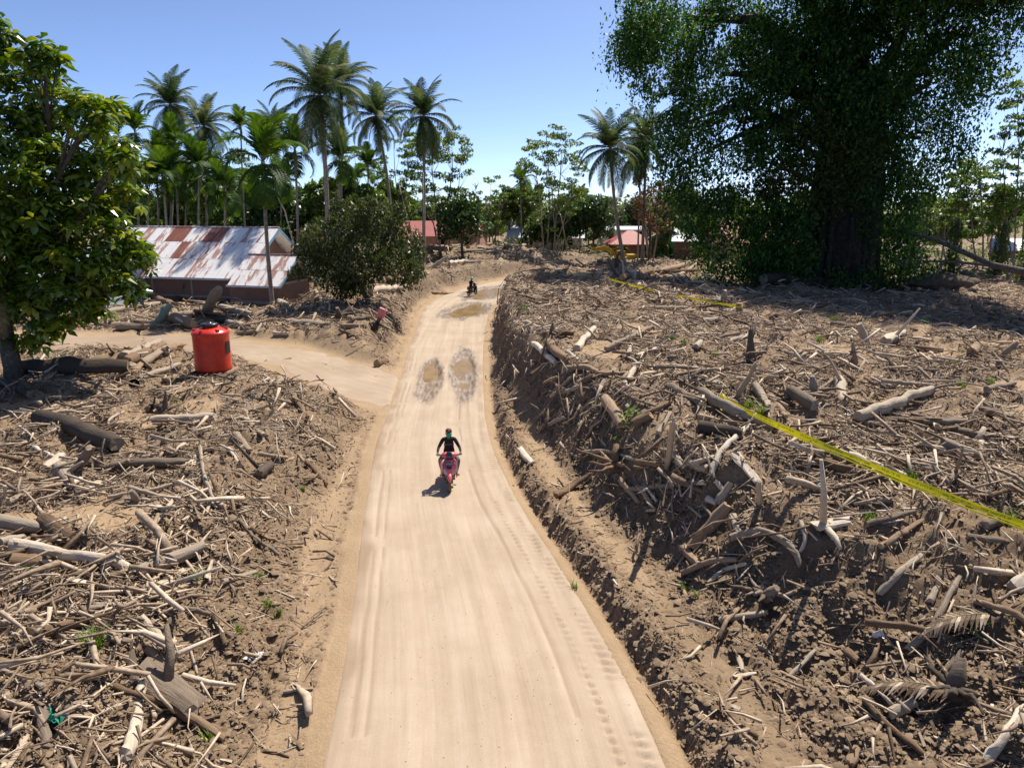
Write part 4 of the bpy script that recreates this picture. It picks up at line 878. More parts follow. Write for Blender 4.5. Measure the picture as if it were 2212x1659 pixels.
AF = [frond_mesh('areca_frond', 2.0, n=22, arch=a, rise=r, leaflet=1.75, hang=h, mat=M_ARECA, wid=.20, stiff=.35) for a, r, h in
      ((.35, 1.48, .25), (.6, 1.28, .4), (1.0, 1.0, .6), (1.4, .65, .8), (1.2, -.3, .9))]
def trunk_pts(b, t, bow, n=9):
    pts = []
    for i in range(n):
        u = i / (n - 1); p = Vector(b).lerp(Vector(t), u); p += Vector((bow * math.sin(math.pi * u), 0, 0)); pts.append(p)
    return pts
def palm(kind, label, crown_px, base_px, d, group, scale=1.0, bow=0.0, n_up=None, skirt=0, dz=0.0):
    """crown_px: where the crown's heart stands; base_px: x of the foot; both at distance d"""
    c = D(crown_px[0], crown_px[1], d); bx = D(base_px, 600, d).x; bz = tz(bx, d)
    root = empty('coconut_palm' if kind == 'coco' else 'areca_palm', (bx, d, bz), 0, label, 'palm tree', group)
    top = c - Vector((bx, d, bz)); mb = MB(); pts = trunk_pts((0, 0, -.4), top, bow)
    r = (.19 if kind == 'coco' else .09) * max(scale, .9)
    rad = [r * (1.5 if i == 0 else 1.05 - .35 * i / 8) for i in range(9)]
    mb.tube(pts, rad, 8, 0, True, jit=.05); mb.build('trunk', [M_PALMBARK], root)
    fr = CF if kind == 'coco' else AF
    k0 = rnd.uniform(0, 6.28)
    if kind == 'coco':
        plan = [0] * 4 + [1] * 4 + [7] * 3 + [2] * 4 + [3] * 5 + [4] * 5 + [5] * 5 + [6] * (4 + skirt)
    else:
        plan = [0] * 2 + [1] * 3 + [2] * 3 + [3] * 2 + [4] * (1 + skirt)
        sh = MB(); sh.tube([top + Vector((0, 0, -.95 * scale)), top + Vector((0, 0, -.5 * scale)), top + Vector((0, 0, .05))], [r * .95, r * 1.35, r * .8], 8, 0); sh.build('crown_shaft', [M_STEM], root)
    for i, f in enumerate(plan):
        o = link('frond', fr[f], root); o.location = top + Vector((0, 0, -.1 if f > 3 else 0))
        o.rotation_euler = (rnd.uniform(-.25, .25), rnd.uniform(-.12, .12), k0 + i * 2.399 + rnd.uniform(-.25, .25)); o.scale = (scale * rnd.uniform(.85, 1.1),) * 3
    if kind == 'coco':
        for i in range(7):
            th = i * .9 + k0; nm = MB(); nm.ball((0, 0, 0), .13 * scale, 8, 0, (1, 1, 1.25)); o = nm.build('coconut', [M_NUT], root)
            o.location = top + Vector((.32 * math.cos(th), .32 * math.sin(th), -.45 - .12 * (i % 3)))
    return root
GC, GA = 'coconut palms along the back', 'areca palms behind the house'
palm('coco', 'tall coconut palm behind the leafy left tree, leftmost of the coconut palms', (368, 225), 360, 84, GC, 1.0, .5)
palm('coco', 'coconut palm just right of the leftmost one, slightly lower with loose drooping fronds', (440, 272), 436, 92, GC, 1.05, -.4)
palm('coco', 'shorter coconut palm rising behind the areca palms in the middle of the left grove', (592, 280), 604, 96, GC, .9)
palm('coco', 'largest coconut palm with the widest crown, left of the sky gap', (690, 205), 706, 70, GC, 1.3, .3, skirt=2)
palm('coco', 'coconut palm half hidden behind the largest coconut palm', (738, 178), 736, 82, GC, 1.0)
palm('coco', 'slender coconut palm with a long leaning trunk right of the largest one', (812, 250), 848, 86, GC, 1.05, .6)
palm('coco', 'coconut palm with a long skirt of hanging dead fronds before the sky gap', (916, 250), 916, 84, GC, 1.1, 0, skirt=8)
palm('coco', 'coconut palm with a leaning trunk standing left of the giant dark tree', (1318, 320), 1352, 84, GC, 1.15, -.3)
palm('coco', 'coconut palm partly covered by the left edge of the giant dark tree', (1396, 305), 1386, 92, GC, 1.1)
palm('coco', 'coconut palm with thin crown between the leaning one and the giant tree', (1372, 335), 1402, 98, GC, .95)
palm('coco', 'low yellowing coconut palm beside the green house', (1443, 455), 1440, 112, GC, 1.15, 0, skirt=4)
palm('coco', 'distant low coconut palm under the left edge of the giant tree', (1480, 440), 1478, 130, GC, .9)
AR = [((568, 350), 584, 49.5, 'areca palm standing alone before the house, nearest of the slim palms', 1.25, 5), ((520, 275), 536, 66, 'very tall thin areca palm with a small star-shaped crown', .75, 0), ((637, 325), 642, 63, 'areca palm above the house gable', 1.15, 3),
      ((734, 345), 724, 64, 'bright areca palm in front of the largest coconut palm', 1.15, 3), ((795, 362), 792, 88, 'small dark areca palm right of the largest coconut palm', .9, 1),
      ((338, 330), 348, 66, 'areca palm at the right edge of the leafy left tree, upper one', .95, 1), ((376, 312), 384, 64, 'upright feathery areca palm below the leftmost coconut palm', .95, 0), ((352, 385), 358, 61, 'broad areca palm above the left end of the rusty roof', 1.15, 3),
      ((372, 352), 372, 70, 'areca palm behind the left end of the rusty roof, middle one', .95, 1), ((430, 362), 428, 63, 'areca palm above the middle of the rusty roof, left one', 1.05, 2), ((446, 375), 452, 66, 'areca palm above the middle of the rusty roof, right one', 1.05, 3),
      ((486, 410), 490, 61, 'short areca palm low over the rusty roof', 1.1, 4), ((318, 405), 322, 60, 'areca palm touching the leafy left tree above the roof', 1.0, 2), ((405, 400), 402, 68, 'dark areca palm over the roof ridge', .95, 3),
      ((610, 395), 612, 68, 'areca palm behind the house gable in the shade', .95, 2), ((545, 410), 548, 70, 'areca palm low behind the lone slim palm', .95, 2), ((1125, 395), 1127, 120, 'small distant areca palm beside the tiered tree', 1.0, 2), ((1252, 440), 1254, 125, 'small distant areca palm right of the tiered tree', 1.1, 1),
      ((292, 285), 300, 62, 'areca palm peeking over the leafy left tree', 1.0, 1)]
for c, b, d, lab, s, sk in AR: palm('areca', lab, c, b, d if d < 55 or d > 85 else d + 11, GA, s * (1.4 if d < 55 else 1.5), rnd.uniform(-.2, .2), skirt=sk)

def skeleton(mb, base, blobs, r0, fork, twigs=3, mi=0, sides=7):
    """trunk from base to fork point, one limb to each blob centre and twigs inside it"""
    base = Vector(base); fork = Vector(fork)
    mid = base.lerp(fork, .5) + Vector((rnd.uniform(-.2, .2), rnd.uniform(-.2, .2), 0)) * (fork - base).length * .1
    mb.tube([base + Vector((0, 0, -.4)), base + Vector((0, 0, .15 * (fork.z - base.z))), mid, fork], [r0 * 1.5, r0 * 1.1, r0 * .95, r0 * .8], sides + 2, mi, True, jit=.06)
    for c, rad in blobs:
        c = Vector(c); s = base.lerp(fork, rnd.uniform(.7, 1.0)); L = (c - s).length; w = Vector((rnd.uniform(-1, 1), rnd.uniform(-1, 1), rnd.uniform(-.4, 1))) * L * .10
        p = [s, s.lerp(c, .35) + w, s.lerp(c, .7) + w * .8, c]; rr = r0 * min(.55, .22 + L * .03)
        mb.tube(p, [rr, rr * .75, rr * .5, rr * .25], sides, mi, False)
        for _ in range(twigs):
            q = c + Vector(in_ball(1)[0]) * rad * .9; st = p[rnd.choice((2, 3))]; m = st.lerp(q, .5) + Vector((0, 0, rad * .1))
            mb.tube([st, m, q], [rr * .3, rr * .2, rr * .06 + .005], 4, mi, False)

# --- leafy tree at the left edge: big glossy leaves in rosettes
def rosette_mesh(k):
    mb = MB(); m = 9
    for i in range(m):
        th = i * 2.399 + k; el = .45 - .95 * i / m + rnd.uniform(-.2, .2); L = rnd.uniform(.42, .62); w = L * .19
        d = Vector((math.cos(th) * math.cos(el), math.sin(th) * math.cos(el), math.sin(el))); s = d.cross(Vector((0, 0, 1))).normalized(); dn = Vector((0, 0, -1))
        p0 = d * .05; p1 = d * L * .5 + dn * L * .06; p2 = d * L * .85 + dn * L * .34; u = s.cross(d)
        mb.add([p0, p1 + s * w - u * .02, p1 - u * .0 + u * .03, p1 - s * w - u * .02, p2], [(0, 1, 2), (0, 2, 3), (1, 4, 2), (2, 4, 3)], 0, False)
    return mb
lt = place(33, 822); root = empty('leafy_tree', lt, 0, 'leafy broad-leaved tree with glossy yellow-green leaves at the left edge', 'tree')
LB = [(60, 190, 85), (140, 320, 115), (20, 400, 170), (225, 420, 85), (150, 515, 125), (255, 560, 70), (30, 560, 140), (120, 640, 95), (232, 235, 33), (-15, 90, 55), (268, 345, 48), (205, 655, 48), (300, 545, 30), (95, 130, 40), (-120, 350, 170), (-100, 560, 130), (60, 700, 70), (285, 620, 28), (190, 250, 50)]
blobs = []
for px, py, pr in LB:
    d = lt.y + rnd.uniform(-1.6, 1.6); blobs.append((D(px, py, d) - lt, .88 * pr / F * (lt.y + 1)))
mb = MB(); skeleton(mb, (0, 0, 0), blobs, .33, (-.3, .2, 3.6), 5); mb.build('trunk', [M_BARK], root)
ros = [rosette_mesh(k) for k in range(5)]; rosm = [r.mesh('leaf_cluster', [M_LEFT]) for r in ros]
pts = []
for c, rad in blobs:
    n = int(66 * rad * rad / 2.2) + 8
    for v in in_ball(n, .15): pts.append((Vector(v) * Vector((1, 1, 1)).x * rad * 1.02 + c, Vector(v)))
pts.sort(key=lambda p: (p[0] + lt).length)
rest = MB()
for i, (p, v) in enumerate(pts):
    rot = Euler((rnd.uniform(-.5, .5) - v.y * .4, rnd.uniform(-.5, .5) + v.x * .4, rnd.uniform(0, 6.28))); s = rnd.uniform(.85, 1.35)
    vis = (p + lt).x > -.74 * (p + lt).y
    if vis and i % 3 == 0 and i < 1000:
        o = link('leaf_cluster', rosm[i % 5], root); o.location = p; o.rotation_euler = rot; o.scale = (s,) * 3
    else:
        M = Matrix.Translation(p) @ rot.to_matrix().to_4x4() @ Matrix.Scale(s, 4); r = ros[i % 5]; rest.add([M @ Vector(q) for q in r.v], r.f, 0)
tag(rest.build('crown', [M_LEFT], root), kind='stuff')
dry = link('dry_frond', CF[5], root); dry.location = D(-30, 610, lt.y - 2) - lt; dry.rotation_euler = (0, 0.2, -.6); dry.scale = (.55,) * 3
# dry frond keeps its own tone
dm = CF[5].copy(); dm.materials[0] = M_DRYL; dry.data = dm

# --- the giant fig
BD = 70.0; bz = tz(31.3, BD); fb = Vector((31.8, BD, bz)); root = empty('giant_fig_tree', fb, 0, 'giant dark fig tree draped with hanging creepers and aerial roots', 'tree')
FBL = [(1500, 30, 150, 110, 1), (1700, 0, 190, 130, 1), (1900, 0, 190, 130, 1), (2075, 40, 110, 110, .8), (1420, 120, 90, 80, 1), (1560, 160, 130, 110, 1), (1470, 270, 60, 90, .9), (1545, 330, 100, 120, 1), (2010, 170, 110, 90, .55), (2105, 140, 50, 70, .8),
       (1995, 310, 62, 110, .75), (1885, 250, 70, 100, .5), (1850, 130, 130, 120, .7), (1545, 470, 80, 90, .9), (1600, 560, 80, 70, 1), (1650, 500, 50, 90, .8), (1740, 210, 80, 110, .6), (1950, 430, 45, 80, .6), (1880, 420, 60, 90, .55), (1690, 600, 90, 40, 1.2), (1900, 585, 45, 55, 1.2),
       (1455, 370, 36, 60, .6), (1650, 210, 60, 90, .5), (1360, 110, 45, 55, .7), (1400, 30, 60, 60, .9), (2140, 60, 40, 60, .6), (1500, 440, 40, 70, .7), (1700, 470, 60, 120, .6), (1960, 560, 30, 60, .5), (2060, 240, 45, 70, .5), (2040, 370, 35, 60, .5)]
C = []
FRONT = [(1690, 260, 60, 120, .9), (1860, 250, 90, 130, .8), (1710, 420, 50, 110, .8), (1930, 470, 45, 120, .8), (1840, 610, 110, 25, .8), (1690, 540, 60, 80, 1.0), (1770, 130, 110, 100, .8), (1620, 600, 50, 40, 1.1), (1900, 360, 55, 80, .7), (1960, 590, 40, 40, 1.0), (1780, 300, 60, 60, .45)]
for px, py, rx, ry, dens, dd in [f + (0,) for f in FBL] + [f + (-5.5,) for f in FRONT] + [f + (-4,) for f in ((1860, -170, 150, 110, 1), (2050, -160, 150, 110, 1), (2210, -130, 130, 90, 1), (1960, -300, 170, 110, 1), (2140, -290, 150, 110, 1))] + [f + (-12,) for f in ((2000, -190, 150, 110, 1.2), (2180, -180, 160, 110, 1.2), (2330, -160, 130, 110, 1.2), (2120, -330, 160, 100, 1.2), (2290, -300, 150, 110, 1.2))]:  # last two lists: unseen upper foliage, added to throw shade on the right field
    c = D(px, py, BD + dd); mx = rx / F * 72; mz = ry / F * 72; my = min(8.0, mx * .9 + 1.5) if dd == 0 else (1.8 if dd == -5.5 else 9.0)
    n = int(95 * mx * mz * dens * (1 if py > -30 else 1.5)); nk = max(6, n // 22); kc = in_ball(nk, .3); v = kc[rng.integers(0, nk, n)] + rng.normal(0, 1, (n, 3)) * np.array([.75 / mx, .75 / mx, .55 / mz])
    P = np.array(c - fb)[None, :] + v * np.array([mx, my, mz]); k = rng.integers(0, 8, n)
    hang = rng.random(n) ** 2 * 2.6                                            # leaves hang in strands
    for q in range(3): C.append(P + np.stack([rng.normal(0, .10, n), rng.normal(0, .10, n), -hang * (q / 2.0) - .15 * q], 1))
C = np.concatenate(C); gap = fbm(C[:, 0] + fb.x, C[:, 2], .42, 3, 91) + .35 * fbm(C[:, 0], C[:, 2], 1.5, 2, 92)
C = C[(gap > -.36) & (C[:, 2] > .1)]
leaf_obj('crown', C, .34, M_FIG, root, droop=.9, aspect=.55)
P = []
for px, py, rx, ry in ((1760, 320, 70, 60), (1790, 410, 70, 60), (1870, 340, 60, 60), (1740, 270, 50, 60), (1660, 400, 30, 30), (1700, 380, 50, 40)):
    c = D(px, py, BD - 6.5); n = 900; P.append(np.array(c - fb)[None, :] + in_ball(n, .1) * np.array([rx / F * 66, 1.6, ry / F * 66]))
leaf_obj('creeper', np.concatenate(P), .30, M_FIGY, root, droop=.5)
mb = MB()
for i in range(70):                                                            # the trunk: a bundle of fused aerial roots
    th = rnd.uniform(0, 6.28); rr = 3.4 * math.sqrt(rnd.uniform(.25, 1)); x, y = rr * math.cos(th) * 1.05, rr * math.sin(th) * .8; h = rnd.uniform(9, 19)
    k = rnd.uniform(.62, .8); pts = [(x * (1.25), y * 1.25, -.4), (x * 1.02, y * 1.02, 1.6), (x * .92 + rnd.uniform(-.2, .2), y * .92, h * .5), (x * k + rnd.uniform(-.4, .4), y * k, h)]
    r = rnd.uniform(.22, .55); mb.tube(pts, [r * 1.3, r, r * .9, r * .7], 7, 0, True, jit=.08)
mb.tube([(0, 0, -.4), (0, 0, 8), (0, 0, 17)], [2.7, 2.2, 1.8], 14, 0, True, jit=.05)
mb.build('trunk', [M_FIGBARK], root)
for px, py, r in ((1500, 40, .7), (1560, 160, .6), (1640, 60, .8), (1700, -40, .9), (1800, -40, .9), (1900, -20, .8), (1960, 60, .7), (2080, 60, .6), (2010, 180, .5), (1540, 320, .45), (1990, 300, .4), (1880, 150, .6), (1470, 270, .3), (1600, 260, .35), (1640, 310, .25), (1650, 370, .22)):
    mb = MB(); c = D(px, py, BD + rnd.uniform(-4, 3)) - fb; s = Vector((rnd.uniform(-1.5, 1.5), rnd.uniform(-1, 1), rnd.uniform(11, 16)))
    if r < .4: s = Vector((-2.5, 0, rnd.uniform(9, 13)))
    w = Vector((0, 0, abs(c.x - s.x) * .12)); pts = [s, s.lerp(c, .3) + w, s.lerp(c, .65) + w * 1.3, c]; mb.tube(pts, [r * 1.3, r, r * .7, r * .3], 8, 0, False, jit=.05)
    for _ in range(5):
        t = rnd.uniform(.35, 1); q = s.lerp(c, t) + w; e = q + Vector((rnd.uniform(-3, 3), rnd.uniform(-2, 2), rnd.uniform(-1, 2.5))); mb.tube([q, q.lerp(e, .5) + Vector((0, 0, .4)), e], [r * .35, r * .22, r * .06], 5, 0, False)
    mb.build('limb', [M_FIGBARK], root)
mb = MB()
for i in range(150):                                                           # hanging root threads and bare creeper stems
    px = rnd.choice((rnd.uniform(1400, 1700), rnd.uniform(1850, 2110), rnd.uniform(1600, 2000))); p = D(px, rnd.uniform(150, 430), BD + rnd.uniform(-6, 4)) - fb; h = min(p.z - .2, rnd.uniform(2, 8))
    mb.tube([p, p + Vector((rnd.uniform(-.3, .3), 0, -h * .5)), p + Vector((rnd.uniform(-.5, .5), 0, -h))], [.03, .025, .012], 4, 0, False)
mb.build('aerial_roots', [M_FIGBARK], root)

# --- dark drooping shrub tree beside the road
def blob_tree(name, label, base, blobs, r0, fork, n_leaf, size, mat, cat='tree', group=None, twigs=4, shell=.3, droop=.4, aspect=.45, bark=M_BARK):
    root = empty(name, base, 0, label, cat, group); mb = MB(); skeleton(mb, (0, 0, 0), blobs, r0, fork, twigs); mb.build('trunk', [bark], root)
    tot = sum(r * r for _, r in blobs); P = []
    for c, r in blobs: P.append(np.array(c)[None, :] + in_ball(int(n_leaf * r * r / tot) + 5, shell) * r * np.array([1, 1, .85]))
    leaf_obj('crown', np.concatenate(P), size, mat, root, droop=droop, aspect=aspect); return root
sb = place(795, 655); bl = []
for px, py, pr in ((700, 520, 55), (760, 470, 50), (820, 480, 55), (870, 520, 45), (850, 570, 55), (780, 560, 65), (710, 580, 55), (680, 560, 40), (740, 620, 35), (890, 570, 28), (800, 440, 22), (655, 540, 26), (905, 545, 20), (640, 590, 20), (730, 440, 16), (860, 455, 20), (890, 610, 20), (680, 500, 22), (770, 615, 40), (905, 590, 18)):
    bl.append((D(px, py, sb.y + rnd.uniform(-1.5, 2)) - sb, pr / F * (sb.y + 1)))
blob_tree('shrubby_tree', 'dark drooping shrubby tree with brownish leaves beside the house', sb, bl, .16, (-.6, .3, 1.6), 11500, .30, M_SHRUB, twigs=9, droop=1.0, aspect=.36, shell=.0)

# --- thin airy trees with tiers of leaf whorls
def tiered_tree(name, label, px0, d, stems, tips, n_tip, rt, mat, group=None, size=.46, per=44, r0=.11):
    bx = D(px0, 600, d).x; b = Vector((bx, d, tz(bx, d))); root = empty(name, b, 0, label, 'tree', group)
    mb = MB(); P = []; ends = []
    for (sx, tx, ty) in stems:
        t = D(tx, ty, d + rnd.uniform(-1.5, 1.5)) - b; s = Vector((D(sx, 600, d).x - bx, rnd.uniform(-.5, .5), -.3)); pts = [s, s.lerp(t, .35) + Vector((rnd.uniform(-.4, .4), 0, 0)), s.lerp(t, .7) + Vector((rnd.uniform(-.5, .5), 0, 0)), t]
        mb.tube(pts, [r0, r0 * .8, r0 * .55, r0 * .15], 6, 0, False); ends.append(pts)
    cx, cy, rx, ry = tips
    for i in range(n_tip):
        a = rnd.uniform(0, 6.28); q = math.sqrt(rnd.random()); p = D(cx + rx * q * math.cos(a), cy + ry * q * math.sin(a), d + rnd.uniform(-1, 1) * rx / F * d * .8) - b
        st = min(ends, key=lambda e: min((e[k] - p).length for k in (1, 2, 3)) + abs(rnd.gauss(0, .4))); k = min((1, 2, 3), key=lambda k: (st[k] - p).length + (2 if st[k].z > p.z else 0))
        s = st[k]; mb.tube([s, s.lerp(p, .55) + Vector((0, 0, -.05 * (p - s).length)), p], [r0 * .32, r0 * .2, .012], 4, 0, False)
        v = in_ball(per, .3) * np.array([rt, rt, rt * .38]) * 1.25; P.append(np.array(p)[None, :] + v)
    mb.build('trunk', [M_PALMBARK], root); leaf_obj('crown', np.concatenate(P), size, mat, root, droop=.25, aspect=.4); return root
tiered_tree('tiered_tree', 'airy tall tree with tiers of leaf whorls in the middle of the sky gap', 1188, 105, [(1175, 1150, 330), (1180, 1180, 290), (1195, 1215, 300), (1192, 1245, 380), (1200, 1200, 360)], (1195, 385, 72, 115), 120, .62, M_LIGHT)
tiered_tree('tiered_tree', 'airy pale green tree right of the palm with the hanging skirt', 965, 100, [(955, 930, 300), (962, 975, 290), (968, 995, 350), (950, 900, 360)], (948, 360, 68, 105), 110, .62, M_LIGHT)
tiered_tree('tiered_tree', 'airy tree between the leaning palm and the skirted palm', 870, 104, [(872, 850, 300), (876, 875, 280)], (865, 340, 45, 110), 45, .6, M_LIGHT)
tiered_tree('tiered_tree', 'tall airy tree at the right edge of the picture beyond the fallen tree', 2195, 82, [(2195, 2195, 190), (2190, 2165, 330), (2200, 2235, 280), (2180, 2150, 420)], (2195, 330, 50, 180), 90, .6, M_LIGHT)
tiered_tree('tiered_tree', 'airy yellow-green tree standing between the giant fig and the right edge', 2120, 84, [(2125, 2105, 300), (2110, 2085, 400), (2130, 2150, 400)], (2105, 430, 65, 90), 110, .6, M_LIGHT)
tiered_tree('tiered_tree', 'small airy tree close to the right side of the giant fig', 2030, 95, [(2040, 2010, 430), (2025, 2045, 400)], (2020, 470, 55, 60), 60, .55, M_LIGHT)
tiered_tree('tiered_tree', 'slim airy tree left of the sky gap tree, half bare', 1065, 118, [(1068, 1060, 400), (1060, 1085, 410)], (1062, 440, 40, 60), 40, .5, M_LIGHT)
tiered_tree('tiered_tree', 'thin airy tree in the left palm grove between coconut palms', 505, 90, [(505, 490, 330), (508, 540, 340)], (505, 370, 45, 60), 34, .55, M_LIGHT)
tiered_tree('tiered_tree', 'thin airy tree among the palms under the largest coconut palm', 780, 96, [(775, 765, 330), (785, 800, 350)], (780, 390, 50, 80), 50, .55, M_LIGHT)

# --- trees behind: five kinds, copied
def proto_tree(kind):
    mb = MB(); bl = []
    if kind == 'bare':
        mb.tube([(0, 0, -.3), (.1, 0, 3), (0, 0, 8.5)], [.14, .10, .02], 6, 0, False)
        for i in range(26):
            z = rnd.uniform(2.5, 8); th = rnd.uniform(0, 6.28); l = (9 - z) * .35; e = Vector((l * math.cos(th), l * math.sin(th), z + l * 1.2)); s = Vector((0, 0, z)); mb.tube([s, s.lerp(e, .5), e], [.035, .025, .008], 4, 0, False)
            for _ in range(3):
                q = s.lerp(e, rnd.uniform(.4, 1)); mb.tube([q, q + Vector((rnd.uniform(-.6, .6), rnd.uniform(-.6, .6), rnd.uniform(.2, .9)))], [.014, .006], 3, 0, False)
        return mb.mesh('trunk', [M_PALMBARK]), None
    h, w, nb, mat, size, n = dict(round=(8.5, 3.6, 11, M_BGD, .50, 4200), slim=(10.5, 2.3, 11, M_BGM, .48, 3200), bushy=(6.0, 3.4, 9, M_BGM, .48, 3600), sparse=(9.5, 3.0, 14, M_LIGHT, .46, 2600), rusty=(8.5, 2.0, 8, M_DRYL, .34, 900))[kind]
    for i in range(nb):
        th = i * 2.4; z = h * (.42 + .52 * i / nb); q = w * rnd.uniform(.35, .8) * (1.1 - .55 * i / nb); bl.append(((q * math.cos(th), q * math.sin(th), z), w * rnd.uniform(.36, .55) * (.6 if kind == 'sparse' else 1)))
    skeleton(mb, (0, 0, 0), bl, .14 if kind != 'round' else .2, (0, 0, h * .4), 4, sides=5); tot = sum(r * r for _, r in bl); P = []
    for c, r in bl: P.append(np.array(c)[None, :] + in_ball(int(n * r * r / tot) + 5, .35) * r * np.array([1, 1, .8]))
    V, Q = leaf_quads(np.concatenate(P), size, droop=.35)
    return mb.mesh('trunk', [M_BARK]), np_mesh('crown', V, Q, [mat])
PT = {k: [proto_tree(k) for _ in range(2)] for k in ('round', 'slim', 'bushy', 'sparse', 'bare', 'rusty')}
BG = []
LAB = dict(round='dense dark green tree', slim='slim mid-green tree', bushy='low bushy tree', sparse='sparse light green tree', bare='bare leafless tree', rusty='thin rust-brown tree')
def bg_tree(kind, px, d, s, where, group, q=0, label=None):
    x = D(px, 600, d).x; root = empty('background_tree' if kind != 'bare' else 'bare_tree', (x, d, tz(x, d) - .05), rnd.uniform(0, 6.28), label or '%s %s' % (LAB[kind], where), 'tree', group); root.scale = (s, s, s * rnd.uniform(.92, 1.1))
    if label is None: BG.append((root, kind, where, px))
    t, c = PT[kind][rnd.randint(0, 1)]; link('trunk', t, root)
    if c: link('crown', c, root)
    return root
for px, d, s, kind, label in ((1000, 96, .95, 'round', 'dense dark tree right of the skirted palm, before the pink wall'), (1280, 118, 1.0, 'round', 'dense dark tree left of the excavator'), (1305, 150, 1.15, 'round', 'grey-green rounded tree behind the excavator'),
        (1030, 108, 1.25, 'bare', 'tall bare tree in the middle of the sky gap'), (1322, 130, 1.35, 'bare', 'bare branching tree left of the leaning coconut palm'), (1400, 92, 1.45, 'rusty', 'tall thin tree with rust-brown foliage before the giant fig'),
        (1395, 128, 1.0, 'rusty', 'reddish-brown tree behind the red-roofed house'), (985, 122, .8, 'bushy', 'low bush beside the pink-walled house'), (1420, 108, .55, 'bushy', 'round green bush between the red-roofed and the green house'), (470, 84, 1.0, 'bare', 'bare greyish tree tangled among the palms left of the lone slim palm')):
    bg_tree(kind, px, d, s, '', 'single trees behind the debris', 0, label)
rr = random.Random(5)
for i in range(40):
    px = 285 + i * 15 + rr.uniform(-10, 10); kind = rr.choice(('slim', 'sparse', 'round', 'bushy', 'sparse')); bg_tree(kind, px, rr.uniform(80, 150), rr.uniform(.85, 1.2), 'in the grove behind the house', 'grove behind the house')
for i in range(36):
    px = 855 + i * 20 + rr.uniform(-12, 12); kind = rr.choice(('slim', 'sparse', 'round', 'bushy', 'bushy', 'bare')); bg_tree(kind, px, rr.uniform(118, 180), rr.uniform(.85, 1.2), 'in the wood behind the far houses', 'wood behind the far houses')
for i in range(26):
    px = 1540 + i * 36 + rr.uniform(-12, 12); kind = rr.choice(('slim', 'sparse', 'bushy', 'sparse', 'slim')); bg_tree(kind, px, rr.uniform(92, 160), rr.uniform(.75, 1.15), 'in the thin wood beyond the giant fig', 'wood beyond the giant fig')
bgk = {}
for q in BG: bgk.setdefault((q[1], q[2]), []).append(q)
for (kind, where), lst in bgk.items():
    lst.sort(key=lambda q: q[3])
    for i, q in enumerate(lst):
        if len(lst) > 1: q[0]['label'] = '%s %s, %s' % (LAB[kind], where, 'leftmost' if i == 0 else ('rightmost' if i == len(lst) - 1 else (ORD[i] if i < len(ORD) else str(i + 1) + 'th') + ' from left'))
# ivy-wrapped stumps at the right
for px, top, d, lab in ((1962, 478, 80, 'ivy-wrapped stump nearest the giant fig'), (2052, 470, 78, 'ivy-wrapped stump in the middle of three right of the fig'), (2152, 480, 78, 'ivy-wrapped trunk rightmost of three right of the fig'), (2212, 470, 70, 'ivy-wrapped trunk cut by the right edge')):
    x = D(px, 600, d).x; b = Vector((x, d, tz(x, d))); h = D(px, top, d).z - b.z; root = empty('ivy_stump', b, 0, lab, 'stump', 'ivy-wrapped stumps'); mb = MB(); mb.tube([(0, 0, -.3), (.1, 0, h * .5), (0, 0, h)], [.4, .3, .25], 8, 0, True, jit=.1); mb.build('trunk', [M_BARK], root)
    n = 1400; t = rng.random(n); th = rng.random(n) * 6.28; q = (.45 + .35 * rng.random(n)) * (1.15 - .45 * t); leaf_obj('ivy', np.stack([q * np.cos(th), q * np.sin(th), t * h * 1.03], 1), .26, M_FIG if px < 2100 else M_BGM, root, droop=.8)
# far woods that read as one mass
n = 26000; x = rng.uniform(-330, 380, n); y = rng.uniform(205, 330, n); h = 10 + 4 * fbm(x, y, .05, 3, 8) + 1.5 * fbm(x, y, .2, 2, 9)
C = np.stack([x, y, .5 + h * rng.random(n) ** .6], 1); tag(leaf_obj('far_woods', C, 1.5, M_BGM, None, droop=.2, aspect=.8), 'distant belt of green woods along the horizon', 'woods', kind='stuff')
# low undergrowth at the foot of the groves
def under(n, x0, x1, d0, d1, hmax, name, label, mat):
    d = rng.uniform(d0, d1, n); u = rng.uniform(x0, x1, n); x = (u - 1106) / F * d * .99; hh = np.clip(fbm(x, d, .25, 3, 15) * 1.8 + .25, 0, 1) * hmax; t = terrain(x, d, False)['z']
    k = hh > .12; tag(leaf_obj(name, np.stack([x, d, t + hh * rng.random(n)], 1)[k], .30, mat, None, droop=.1), label, 'undergrowth', kind='stuff')
under(16000, 250, 900, 66, 120, 2.6, 'undergrowth', 'low green undergrowth between the palm trunks', M_BGM)
under(14000, 880, 1560, 106, 150, 2.4, 'undergrowth', 'low green undergrowth around the far houses', M_BGM)
under(14000, 1880, 2500, 74, 130, 2.3, 'undergrowth', 'weedy undergrowth beyond the giant fig', M_LIGHT)
